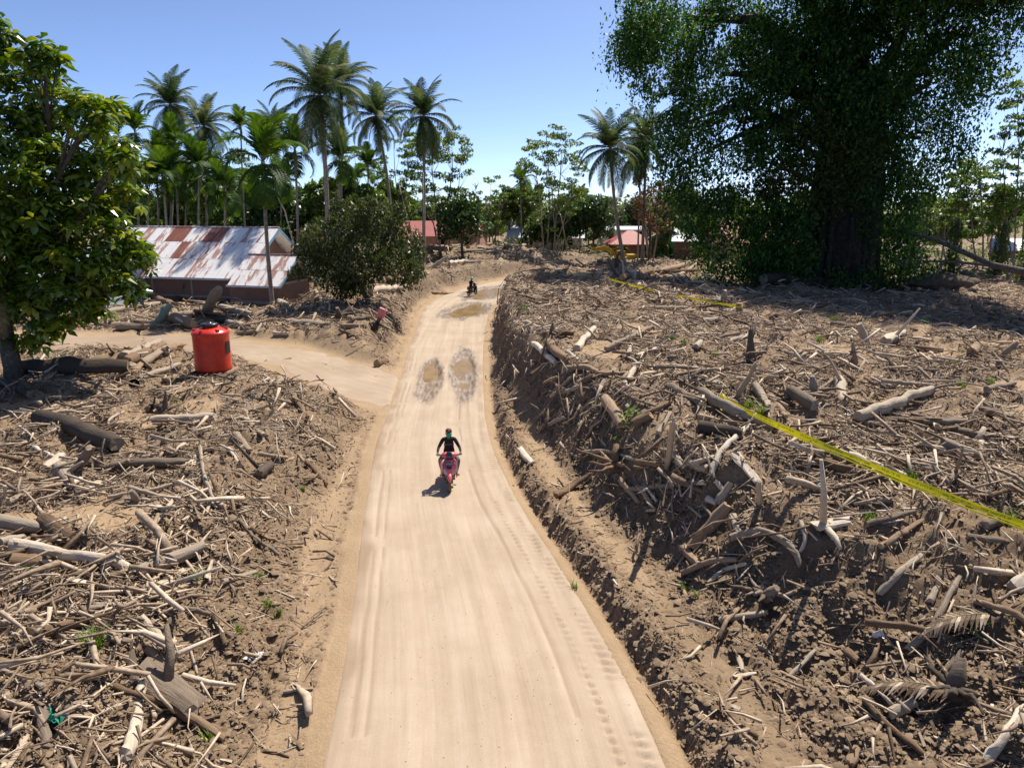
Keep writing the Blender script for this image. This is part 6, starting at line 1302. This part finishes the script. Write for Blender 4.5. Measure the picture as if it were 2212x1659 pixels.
# fallen tree at the right of the fig
ft = empty('fallen_tree', place(2212, 600), 0, 'bare fallen tree with drooping branches pointing at the giant fig', 'fallen tree'); b0 = Vector(ft.location); mb = MB(); q = lambda px, py, d: D(px, py, d) - b0
mb.tube([q(2290, 612, 56), q(2212, 588, 57), q(2140, 572, 58), q(2060, 535, 60), q(2000, 512, 62), q(1925, 498, 64)], [.34, .30, .24, .19, .14, .05], 8, 0, True, jit=.06); mb.build('trunk', [M_BARK], ft)
for pts in ([(2140, 574, 58), (2060, 566, 58.5), (1960, 563, 60), (1935, 560, 61)], [(2060, 535, 60), (2010, 492, 61), (1975, 470, 62)], [(2080, 568, 58.4), (2062, 600, 58), (2050, 618, 58)], [(2040, 566, 58.8), (2015, 600, 58), (2020, 622, 58)], [(1990, 563, 59), (1972, 590, 59), (1968, 606, 59)], [(1960, 563, 60), (1950, 585, 60)], [(2110, 570, 58), (2100, 590, 57.5), (2085, 612, 57)], [(2010, 512, 62), (1985, 540, 61), (1978, 560, 61)], [(2020, 590, 58.4), (1998, 600, 58)], [(2048, 568, 58.6), (2036, 545, 59)]):
    mb = MB(); n = len(pts); mb.tube([q(*p) for p in pts], [.13 * (1 - .75 * i / (n - 1)) * (1 if n == 4 else .6) for i in range(n)], 6, 0, False); mb.build('branch', [M_BARK], ft)
L_('K6', [(520, 200), (900, 215), (1300, 228)], 70, 'dark', 'long dark trunk lying along the foot of the giant fig', stubs=0)
# leaning bare poles in the grove
for pts, r, lab in (([(655, 530, 64), (615, 455, 62), (583, 398, 60)], .07, 'pale bamboo pole leaning over the house gable'), ([(905, 575, 78), (893, 520, 80), (862, 400, 84)], .09, 'pale leaning dead stem beside the skirted palm'), ([(912, 572, 76), (915, 480, 76), (914, 372, 77)], .08, 'thin straight dead stem before the skirted palm'), ([(1228, 522, 108), (1212, 470, 110), (1195, 430, 111)], .10, 'pale dead stem leaning left before the dense dark tree'),
                    ([(1410, 545, 96), (1425, 480, 96), (1455, 400, 98)], .13, 'grey bare trunk leaning right beside the far palms'), ([(1378, 548, 94), (1380, 470, 94), (1384, 360, 95)], .13, 'grey bare trunk standing left of the giant fig'), ([(225, 690, 44), (223, 600, 44.5), (221, 520, 45)], .09, 'slim pale trunk under the leafy left tree, before the pale roofed house')):
    P = [D(*p) for p in pts]; P[0].z = min(P[0].z, tz(P[0].x, P[0].y)) - .1; b0 = Vector((P[0].x, P[0].y, P[0].z)); mb = MB(); mb.tube([p - b0 for p in P], [r, r * .85, r * .5], 7, 0, True); o = mb.build('dead_stem', [M_PALMBARK]); o.location = b0; tag(o, lab, 'dead stem', 'dead stems and poles')
# ------------------------------------------------------------------ yellow tape
def tape_mat():
    m, nt, N, L, bs = new_mat('yellow_tape'); uv = N.new('ShaderNodeUVMap'); sx = N.new('ShaderNodeSeparateXYZ'); L.new(uv.outputs[0], sx.inputs[0])
    # blurred black lettering: blocky marks in a row, with gaps between words
    cm = N.new('ShaderNodeMapping'); cm.inputs['Scale'].default_value = (30, 3, 1); L.new(uv.outputs[0], cm.inputs[0]); vo = N.new('ShaderNodeTexVoronoi'); vo.inputs['Scale'].default_value = 1; vo.inputs['Randomness'].default_value = .9; L.new(cm.outputs[0], vo.inputs['Vector'])
    def math_(op, a, b=None, c=None):
        x = N.new('ShaderNodeMath'); x.operation = op
        for i, v in enumerate((a, b, c)):
            if v is None: continue
            if hasattr(v, 'links'): L.new(v, x.inputs[i])
            else: x.inputs[i].default_value = v
        return x.outputs[0]
    band = math_('MULTIPLY', math_('GREATER_THAN', sx.outputs[1], .28), math_('LESS_THAN', sx.outputs[1], .72)); word = math_('LESS_THAN', math_('FRACT', math_('MULTIPLY', sx.outputs[0], 1.35)), .74); mark = math_('GREATER_THAN', vo.outputs['Distance'], .5)
    f = math_('MULTIPLY', math_('MULTIPLY', band, word), math_('MULTIPLY', mark, .55))
    mx = N.new('ShaderNodeMix'); mx.data_type = 'RGBA'; L.new(f, mx.inputs['Factor']); mx.inputs['A'].default_value = (.86, .74, .0, 1); mx.inputs['B'].default_value = (.05, .045, .01, 1); L.new(mx.outputs['Result'], bs.inputs['Base Color'])
    bs.inputs['Roughness'].default_value = .35; tr = N.new('ShaderNodeBsdfTranslucent'); L.new(mx.outputs['Result'], tr.inputs['Color']); ms = N.new('ShaderNodeMixShader'); ms.inputs[0].default_value = .35; L.new(bs.outputs[0], ms.inputs[1]); L.new(tr.outputs[0], ms.inputs[2]); L.new(ms.outputs[0], N['Material Output'].inputs['Surface']); return m
M_TAPE = tape_mat()
def tape(name, label, A, B, w, sag, tw0, tw1, n=90, parent=None):
    A, B = Vector(A), Vector(B); d = (B - A).normalized(); s = d.cross(Vector((0, 0, 1))).normalized(); V = []; Fs = []; L = (B - A).length
    for i in range(n + 1):
        t = i / n; p = A.lerp(B, t) + Vector((0, 0, -sag * 4 * t * (1 - t))); a = tw0 + (tw1 - tw0) * t + .12 * math.sin(t * 17); v = s * math.cos(a) + Vector((0, 0, 1)) * math.sin(a); fold = d.cross(v) * .006
        ww = w * (1 - .25 * math.sin(t * 9) ** 2); V += [p - v * ww / 2, p + fold, p + v * ww / 2]
    for i in range(n): Fs += [(3 * i, 3 * i + 1, 3 * i + 4, 3 * i + 3), (3 * i + 1, 3 * i + 2, 3 * i + 5, 3 * i + 4)]
    mb = MB(); mb.add(V, Fs, 0, True); o = mb.build(name, [M_TAPE], parent); uvl = o.data.uv_layers.new(name='UVMap')
    for p in o.data.polygons:
        for li in p.loop_indices: vi = o.data.loops[li].vertex_index; uvl.data[li].uv = (vi // 3 / n * L, (vi % 3) / 2)
    return tag(o, label, None if parent else 'tape')
ta0 = place(1558, 888, .35); tb0 = D(2260, 1150, 10.6)
t1 = tape('warning_tape', 'near yellow warning tape stretched across the right bank', ta0, tb0, .125, .10, 1.75, 2.0)
tape('tape_strand', None, ta0 + Vector((0, 0, -.05)), tb0 + Vector((-.02, -.02, -.075)), .04, .13, 1.6, 2.1, parent=t1)
mb = MB()
for k in range(3):
    th0 = k * .05; pts = [ta0 + Vector((.0 + .02 * k, .28 * math.sin(a), -.12 + .24 * math.cos(a))) for a in [i * .7 for i in range(10)]]; mb.tube(pts, .012, 4, 0, False)
mb.build('tape_knot', [M_TAPE], t1)
fp = place(1595, 685); post = empty('tape_post', fp, 0, 'short brown post that holds the far yellow tape', 'post'); mb = MB(); mb.tube([(0, 0, -.3), (.02, 0, .35), (0, 0, .75)], [.2, .18, .17], 9, 0, True, jit=.12, capmi=1); mb.build('stub', LM['brown'], post); mb = MB(); mb.lathe([(.195, .52), (.2, .53), (.2, .60), (.19, .61)], 12, (0, 0, 0)); mb.build('tape_loop', [M_TAPE], post)
st = place(1325, 625); L_('KG', [(1015, 1335), (965, 1180)], 40, 'pale', 'pale stake at the far end of the yellow tape', up=True, name='stake', cat='stake', stubs=0)
sk = D(1313, 602, place(1321, 625).y); t2 = tape('warning_tape', 'far yellow warning tape running from a stake to the brown post', sk, fp + Vector((0, 0, .57)), .14, .15, 1.7, 1.9)
mb = MB(); kk = sk; mb.add([kk + Vector((.06, -.1, -.15)), kk + Vector((.16, -.1, -.18)), kk + Vector((.22, -.1, -.75)), kk + Vector((.12, -.1, -.85))], [(0, 1, 2, 3)]); o = mb.build('tape_tail', [M_TAPE], t2)
# green tufts
def tuft(mb, p, n, h):
    for _ in range(n):
        a = rnd.uniform(0, 6.28); l = rnd.uniform(.4, 1) * h; b = p + Vector((rnd.uniform(-.18, .18), rnd.uniform(-.18, .18), 0)) * h * 2; d = Vector((math.cos(a), math.sin(a), 0)); s = Vector((-d.y, d.x, 0)) * .012
        m = b + d * l * .2 + Vector((0, 0, l * .6)); e = b + d * l * .6 + Vector((0, 0, l * .95)); mb.add([b - s, b + s, m + s * .8, m - s * .8, e], [(0, 1, 2, 3), (3, 2, 4)], 0)
M_GRASS = leaf_mat('grass_blades', [(.1, (.06, .12, .015)), (.5, (.12, .22, .03)), (.9, (.24, .34, .05))], .35, .5, .3)
mb = MB()
for px, py, n, h in ((205, 1395, 90, .38), (60, 1240, 25, .2), (430, 1250, 20, .3), (600, 1330, 18, .25), (1880, 1125, 60, .22), (1965, 1040, 60, .32), (1925, 1040, 50, .3), (1620, 885, 50, .4), (1640, 895, 40, .4), (2075, 835, 40, .3), (1770, 740, 40, .4), (1800, 695, 30, .45), (1545, 770, 30, .3), (1450, 735, 60, .35), (1475, 745, 50, .3), (2140, 830, 30, .3), (2060, 790, 30, .25), (2175, 1130, 30, .4),
                    (2090, 1360, 20, .4), (1480, 1275, 18, .25), (1505, 1285, 14, .2), (515, 1370, 14, .3), (450, 1600, 12, .25), (560, 1250, 20, .25), (580, 1310, 24, .22), (1355, 690, 20, .3), (1510, 615, 60, .7), (1500, 605, 50, .7), (655, 1060, 40, .18), (745, 630, 80, .6), (760, 638, 70, .5), (1175, 1385, 12, .2), (380, 870, 16, .4), (2180, 700, 50, .5), (1995, 700, 30, .4), (1240, 1270, 14, .22)):
    tuft(mb, place(px, py), n, h)
tag(mb.build('grass', [M_GRASS]), 'scattered tufts of fresh green grass in the mud', 'grass', kind='stuff')
for i, (px, py, lab) in enumerate(((1362, 920, 'small leafy green creeper in the shaded face of the right bank'), (1290, 880, 'bright green seedling on the face of the right bank'), (1335, 955, 'tiny green seedling below the leafy creeper'), (1132, 678, 'bright green sprig near the road bend on the right bank'))):
    p = place(px, py); r = (.35, .16, .13, .3)[i]; o = leaf_obj('leafy_sprig', in_ball((60, 14, 10, 40)[i], 0) * r + np.array([0, 0, r * .8]), .13, M_LIGHT, None, droop=0, aspect=.8); o.location = p; tag(o, lab, 'plant', 'green sprigs on the right bank')
# ------------------------------------------------------------------ riders and their machines (local frame: facing -Y)
def paint(name, c, rough=.3, spec=.5):
    return simple(name, [(.3, tuple(k * .85 for k in c)), (.7, c)], 5, rough, .02, spec, coat=.3)
M_PNK = paint('pink_red_paint', (.82, .12, .135)); M_DKRED = paint('maroon_paint', (.22, .02, .04)); M_SILV = paint('silver_paint', (.50, .46, .52)); M_DKBL = paint('dark_visor', (.03, .045, .07), .15); M_LENS = paint('headlight_lens', (.45, .43, .40), .1, .6)
M_RUB = simple('tyre_rubber', [(.3, (.02, .018, .016)), (.7, (.10, .075, .05))], 9, .8, .3); M_MUDTYRE = simple('muddy_tyre', [(.3, (.10, .065, .035)), (.7, (.20, .14, .08))], 12, .85, .3); M_STEELD = simple('engine_metal', [(.3, (.05, .048, .045)), (.7, (.16, .15, .14))], 8, .5, .2, .5); M_TAIL = paint('tail_light_red', (.65, .02, .015), .2)
M_SKIN = simple('skin', [(.3, (.16, .085, .055)), (.7, (.24, .135, .09))], 8, .55, .1); M_SHIRT = simple('black_shirt', [(.3, (.012, .008, .010)), (.7, (.032, .022, .026))], 6, .85, .3); M_PANTS = simple('grey_trousers', [(.3, (.10, .095, .085)), (.7, (.22, .21, .19))], 5, .85, .3); M_SHOE = simple('dark_shoe', [(.3, (.02, .018, .016)), (.7, (.05, .045, .04))], 6, .7, .1)
M_MASK = simple('green_mask', [(.3, (.01, .30, .19)), (.7, (.015, .40, .26))], 10, .7, .15); M_HAIR = simple('brown_hair', [(.3, (.05, .018, .012)), (.7, (.12, .04, .026))], (40), .6, .5); M_BLUEPR = paint('blue_print', (.10, .25, .60), .6); M_EYE = paint('eye_dark', (.02, .015, .012), .2)
M_NAVY = paint('black_blue_paint', (.02, .03, .05)); M_JACK = simple('black_jacket', [(.3, (.008, .008, .01)), (.7, (.018, .018, .022))], 5, .8, .2); M_HELM = paint('green_helmet_paint', (.03, .42, .26), .15); M_JEANS = simple('dark_jeans', [(.3, (.015, .025, .04)), (.7, (.03, .05, .075))], 6, .85, .2)
def torus(mb, c, Rm, rm, n=28, k=8, mi=0, wide=1.0):
    V = []; Fs = []
    for i in range(n):
        a = 2 * math.pi * i / n
        for j in range(k):
            b = 2 * math.pi * j / k; r = Rm + rm * math.cos(b); V.append((c[0] + rm * wide * math.sin(b), c[1] + r * math.cos(a), c[2] + r * math.sin(a)))
    for i in range(n):
        for j in range(k): Fs.append((i * k + j, i * k + (j + 1) % k, ((i + 1) % n) * k + (j + 1) % k, ((i + 1) % n) * k + j))
    mb.add(V, Fs, mi, True)
def wheel(parent, y, z, Rw, mud):
    w = empty('wheel', (0, y, z)); w.parent = parent; mb = MB(); torus(mb, (0, 0, 0), Rw - .048, .048, 30, 10, 0, .95); mb.build('tyre', [M_MUDTYRE if mud else M_RUB], w)
    mb = MB(); torus(mb, (0, 0, 0), Rw - .10, .014, 24, 6); mb.tube([(-.07, 0, 0), (.07, 0, 0)], .035, 10)
    for i in range(5):
        a = i * 2 * math.pi / 5; mb.tube([(0, .03 * math.cos(a), .03 * math.sin(a)), (0, (Rw - .10) * math.cos(a), (Rw - .10) * math.sin(a))], .014, 5)
    mb.build('rim', [M_STEELD], w); return w
def loft(rows, nx=9, bulge=.10):
    """rows of (z, half width, front y): a shell bulging forward in the middle"""
    V = []; Fs = []
    for z, w, y in rows:
        for i in range(nx):
            t = -1 + 2 * i / (nx - 1); V.append((w * t, y + bulge * t * t, z))
    for r in range(len(rows) - 1):
        for i in range(nx - 1): Fs.append((r * nx + i, r * nx + i + 1, (r + 1) * nx + i + 1, (r + 1) * nx + i))
    return V, Fs
def scooter(name, label, loc, rz, body, trim, mud, pegs=True):
    s = empty(name, loc, rz, label, 'motor scooter'); wheel(s, -.62, .27, .27, mud); wheel(s, .62, .27, .27, mud)
    for x in (-.075, .075):
        mb = MB(); mb.tube([(x, -.63, .25), (x, -.56, .48), (x * .8, -.48, .72)], [.02, .024, .026], 8); mb.build('fork_leg', [M_STEELD], s)
    mb = MB(); V = []; Fs = []; n = 9                              # mudguard with a pointed front tip
    for i in range(n):
        a = R(158 - i * 12); r = .315; w = .062 * (1 - .75 * max(0, (2 - i) / 2.0)) + .004
        for x, dr in ((-w, -.035), (-w * .6, .0), (0, .018), (w * .6, .0), (w, -.035)): V.append((x, -.62 + (r + dr) * math.cos(a), .27 + (r + dr) * math.sin(a)))
    for i in range(n - 1):
        for j in range(4): Fs.append((i * 5 + j, i * 5 + j + 1, (i + 1) * 5 + j + 1, (i + 1) * 5 + j))
    mb.add(V, Fs, 0, True); o = mb.build('front_mudguard', [body], s); o.modifiers.new('s', 'SOLIDIFY').thickness = .008
    V, Fs = loft([(.44, .06, -.60), (.50, .13, -.64), (.60, .185, -.66), (.72, .20, -.62), (.84, .18, -.55), (.93, .12, -.49)]); mb = MB(); mb.add(V, Fs, 0, True); o = mb.build('front_panel', [body], s); o.modifiers.new('s', 'SOLIDIFY').thickness = .03
    for sg in (-1, 1):
        mb = MB(); mb.add([(sg * .015, -.672, .50), (sg * .12, -.655, .52), (sg * .185, -.60, .63), (sg * .155, -.612, .70), (sg * .06, -.668, .60)], [(0, 1, 2, 3, 4) if sg > 0 else (4, 3, 2, 1, 0)]); o = mb.build('headlight', [M_LENS], s); o.modifiers.new('s', 'SOLIDIFY').thickness = .012
        mb = MB(); mb.add([(sg * .19, -.56, .54), (sg * .215, -.50, .62), (sg * .225, -.46, .84), (sg * .195, -.50, .90), (sg * .185, -.54, .74)], [(0, 1, 2, 3, 4)]); o = mb.build('side_trim', [trim], s); o.modifiers.new('s', 'SOLIDIFY').thickness = .02
        mb = MB(); mb.add([(sg * .20, -.46, .36), (sg * .24, -.40, .40), (sg * .25, -.34, .88), (sg * .20, -.38, .92)], [(0, 1, 2, 3)]); o = mb.build('leg_shield', [body], s); o.modifiers.new('s', 'SOLIDIFY').thickness = .02
        mb = MB(); mb.add([(sg * .02, -.683, .60), (sg * .17, -.632, .70), (sg * .185, -.60, .74), (sg * .02, -.668, .67)], [(0, 1, 2, 3)]); o = mb.build('chevron', [body], s); o.modifiers.new('s', 'SOLIDIFY').thickness = .015
        mb = MB(); mb.tube([(sg * .17, -.37, 1.02), (sg * .37, -.34, 1.03)], .017, 10); mb.build('grip', [M_RUB], s)
        mb = MB(); mb.tube([(sg * .20, -.40, 1.02), (sg * .35, -.42, 1.01)], .008, 6); mb.build('brake_lever', [M_STEELD], s)
        mb = MB(); mb.box(sg * .24 - .05, sg * .24 + .05, -.02, .05, .25, .28); mb.build('foot_peg', [M_RUB], s)
    mb = MB(); mb.add([(-.05, -.665, .70), (.05, -.665, .70), (.10, -.625, .77), (-.10, -.625, .77)], [(0, 1, 2, 3)]); o = mb.build('nose_insert', [M_DKBL], s); o.modifiers.new('s', 'SOLIDIFY').thickness = .012
    mb = MB(); mb.box(-.125, .125, -.012, .0, -.05, .05); pl = mb.build('number_plate', [M_DKBL], s); pl.location = (0, -.60, .825); pl.rotation_euler = (R(-28), 0, 0)
    mb = MB(); x = -.105
    for w in (.022, .014, .022, .018, .022, .022, .016, .022): mb.box(x, x + w * .75, -.016, -.0125, -.028, .03); x += .027
    mb.build('plate_marks', [M_LENS], pl)
    V, Fs = loft([(.94, .11, -.46), (.97, .20, -.47), (1.03, .225, -.46), (1.08, .17, -.42), (1.10, .09, -.38)], 9, .07); mb = MB(); mb.add(V, Fs, 0, True); o = mb.build('handlebar_cover', [body], s); o.modifiers.new('s', 'SOLIDIFY').thickness = .05
    V, Fs = loft([(.92, .05, -.478), (.98, .09, -.488), (1.05, .095, -.478), (1.11, .07, -.44), (1.135, .055, -.42)], 7, .015); mb = MB(); mb.add(V, Fs, 0, True); o = mb.build('visor', [M_DKBL], s); o.modifiers.new('s', 'SOLIDIFY').thickness = .014
    mb = MB(); mb.box(-.16, .16, -.42, .16, .27, .33); mb.build('floorboard', [M_RUB], s, .02); mb = MB(); mb.box(-.12, .12, -.44, -.36, .3, .95); mb.build('inner_shield', [M_DKRED if body is M_PNK else M_NAVY], s, .02)
    mb = MB(); mb.tube([(0, .05, .42), (0, .2, .56), (0, .5, .62), (0, .86, .70)], [.12, .155, .16, .07], 12); mb.build('rear_body', [body], s)
    mb = MB(); mb.tube([(0, -.02, .70), (0, .15, .745), (0, .45, .77), (0, .8, .80)], [.08, .13, .125, .09], 12); o = mb.build('seat', [M_RUB], s); o.scale = (1, 1, 1)
    mb = MB(); mb.box(-.09, .09, .84, .875, .66, .73); mb.build('tail_light', [M_TAIL], s, .01); mb = MB(); mb.tube([(.15, .3, .3), (.17, .6, .34), (.17, .9, .4)], [.03, .05, .055], 10); mb.build('exhaust', [M_STEELD], s); mb = MB(); mb.box(-.10, .10, .2, .6, .2, .42); mb.build('engine', [M_STEELD], s, .03)
    mb = MB(); mb.add([(-.05, .80, .52), (.05, .80, .52), (.06, .92, .30), (-.06, .92, .30)], [(0, 1, 2, 3)]); o = mb.build('rear_mudguard', [M_RUB], s); o.modifiers.new('s', 'SOLIDIFY').thickness = .012
    return s
def rider(name, label, loc, rz, top, legs, helmet=False):
    P = []; E_ = []; Rr = []; lab = []
    def j(p, r, par=None):
        P.append(p); Rr.append(r); i = len(P) - 1
        if par is not None: E_.append((par, i))
        return i
    pel = j((0, .30, .86), (.155, .12)); sp1 = j((0, .26, 1.02), (.145, .105), pel); ch = j((0, .19, 1.20), (.165, .11), sp1); uc = j((0, .15, 1.33), (.11, .08), ch); nk = j((0, .115, 1.42), (.055, .055), uc); jw = j((0, .09, 1.49), (.066, .075), nk); sk = j((0, .09, 1.57), (.078, .09), jw); tp_ = j((0, .10, 1.635), (.055, .065), sk)
    for sg in (-1, 1):
        sh = j((sg * .165, .17, 1.325), (.07, .068), uc); ua = j((sg * .235, .10, 1.22), (.055, .055), sh); el = j((sg * .305, .02, 1.11), (.046, .046), ua); fa = j((sg * .325, -.13, 1.07), (.038, .038), el); wr = j((sg * .33, -.25, 1.045), (.027, .03), fa); pm = j((sg * .325, -.31, 1.045), (.036, .024), wr)
        for q, dx in enumerate((-.030, -.010, .010, .029)):
            k = j((sg * .325 + dx, -.348 - .004 * (q in (1, 2)), 1.058), (.0095, .0095), pm); k = j((sg * .325 + dx, -.378, 1.040), (.009, .009), k); j((sg * .325 + dx, -.362, 1.012 + .003 * (q == 3)), (.008, .008), k)
        k = j((sg * .285, -.315, 1.035), (.011, .011), pm); j((sg * .283, -.345, 1.012), (.0095, .0095), k)
        hp_ = j((sg * .105, .27, .83), (.095, .09), pel); th = j((sg * .20, .08, .805), (.08, .075), hp_); kn = j((sg * .275, -.10, .76), (.06, .06), th); cf = j((sg * .245, -.07, .58), (.052, .055), kn); an = j((sg * .205, -.05, .38), (.04, .042), cf); ft_ = j((sg * .20, -.15, .345), (.042, .032), an); j((sg * .20, -.235, .34), (.034, .022), ft_)
    me = bpy.data.meshes.new(name); me.from_pydata(P, E_, []); o = bpy.data.objects.new(name + '_tmp', me); COL.objects.link(o); md = o.modifiers.new('skin', 'SKIN'); md.use_smooth_shade = True; sv = me.skin_vertices[0].data
    for i, r in enumerate(Rr): sv[i].radius = r
    sv[0].use_root = True; ss = o.modifiers.new('sub', 'SUBSURF'); ss.levels = 2; ss.render_levels = 2
    dg = bpy.context.evaluated_depsgraph_get(); dg.update(); me2 = bpy.data.meshes.new_from_object(o.evaluated_get(dg)); bpy.data.objects.remove(o)
    me2.name = name; me2.materials.clear()
    for m in (top, M_SKIN, legs, M_SHOE): me2.materials.append(m)
    for p in me2.polygons:
        c = p.center; p.use_smooth = True
        if c.z > 1.425: k = 1
        elif c.z < .40: k = 3
        elif c.z < .90 and not (c.z > .86 and c.y > .1 and False): k = 2
        elif c.y < -.265 and abs(c.x) > .2: k = 1
        else: k = 0
        if c.z > 1.36 and abs(c.x) < .05 and c.y < .075: k = 1
        p.material_index = k
    b = link(name, me2); b.location = loc; b.rotation_euler = (0, 0, rz); tag(b, label, 'person')
    if not helmet:
        mb = MB(); mb.ball((0, .105, 1.585), .1, 18, 0, (.96, 1.12, .82)); mb.v = [(x, y, max(z, 1.575 + (.03 if y < .03 else -.05 * (y > .13)))) for x, y, z in mb.v]; mb.build('hair', [M_HAIR], b)
        V = []; Fs = []
        for i in range(5):
            z = 1.435 + i * .029
            for q in range(9):
                a = R(-80 + 20 * q); r = (.058, .082, .094, .096, .09)[i]; V.append((r * math.sin(a) * .98, .078 - r * math.cos(a) * 1.08 - (.012 if q == 4 else 0), z))
        for i in range(4):
            for q in range(8): Fs.append((i * 9 + q, i * 9 + q + 1, (i + 1) * 9 + q + 1, (i + 1) * 9 + q))
        mb = MB(); mb.add(V, Fs, 0, True); o = mb.build('face_mask', [M_MASK], b); o.modifiers.new('s', 'SOLIDIFY').thickness = .004
        for sg in (-1, 1):
            mb = MB(); mb.ball((sg * .086, .105, 1.535), .026, 8, 0, (.45, .8, 1.2)); mb.build('ear', [M_SKIN], b); mb = MB(); mb.ball((sg * .033, .0, 1.568), .012, 8, 0, (1.3, .5, .7)); mb.build('eye', [M_EYE], b)
        mb = MB(); y = .055
        for i, x in enumerate((-.10, -.065, -.03, .0, .03, .065, .10)):
            s_ = 1 if i % 2 else -1; mb.add([(x - .012, y + .01 * abs(x) * 10, 1.17 + s_ * .015), (x, y + .012 * abs(x) * 10 - .004, 1.20), (x + .012, y + .01 * abs(x) * 10, 1.17 - s_ * .015), (x + .004, y + .01 * abs(x) * 10, 1.165)], [(0, 1, 2, 3)])
        o = mb.build('shirt_print', [M_BLUEPR], b); w = o.modifiers.new('w', 'SHRINKWRAP'); w.target = b; w.offset = .006; w.wrap_method = 'PROJECT'; w.use_project_y = True; w.use_positive_direction = True; w.use_negative_direction = True
    else:
        mb = MB(); mb.ball((0, .10, 1.57), .145, 20, 0, (.92, 1.05, 1.0)); mb.v = [(x, y, max(z, 1.47)) for x, y, z in mb.v]; hm = mb.build('helmet', [M_HELM], b); mb = MB(); mb.ball((0, .06, 1.545), .128, 16, 0, (.9, 1.0, .6)); mb.build('helmet_visor', [M_DKBL], hm)
    return b
ct = Vector((*G(972, 1061, 0), 0)); hd = math.atan2(-ct.x, ct.y); bk_ = Vector((-math.sin(hd), math.cos(hd), 0)); so = Vector((ct.x, ct.y, -.012)) + bk_ * .62
scooter('motor_scooter', 'pink-red motor scooter ridden towards the camera on the sand road', so, hd, M_PNK, M_SILV, True)
rider('person', 'person in black shirt and green face mask riding the red scooter', so, hd, M_SHIRT, M_PANTS)
c2 = G(1013, 639, 0); h2 = R(180 - 28); so2 = Vector((c2[0], c2[1], -.03)) + Vector((-math.sin(h2), math.cos(h2), 0)) * -.62
scooter('motorcycle', 'dark motorcycle seen from behind beside the far puddles', so2, h2, M_NAVY, M_NAVY, False)
rider('person', 'person in black jacket and green helmet riding away on the dark motorcycle', so2, h2, M_JACK, M_JEANS, True)
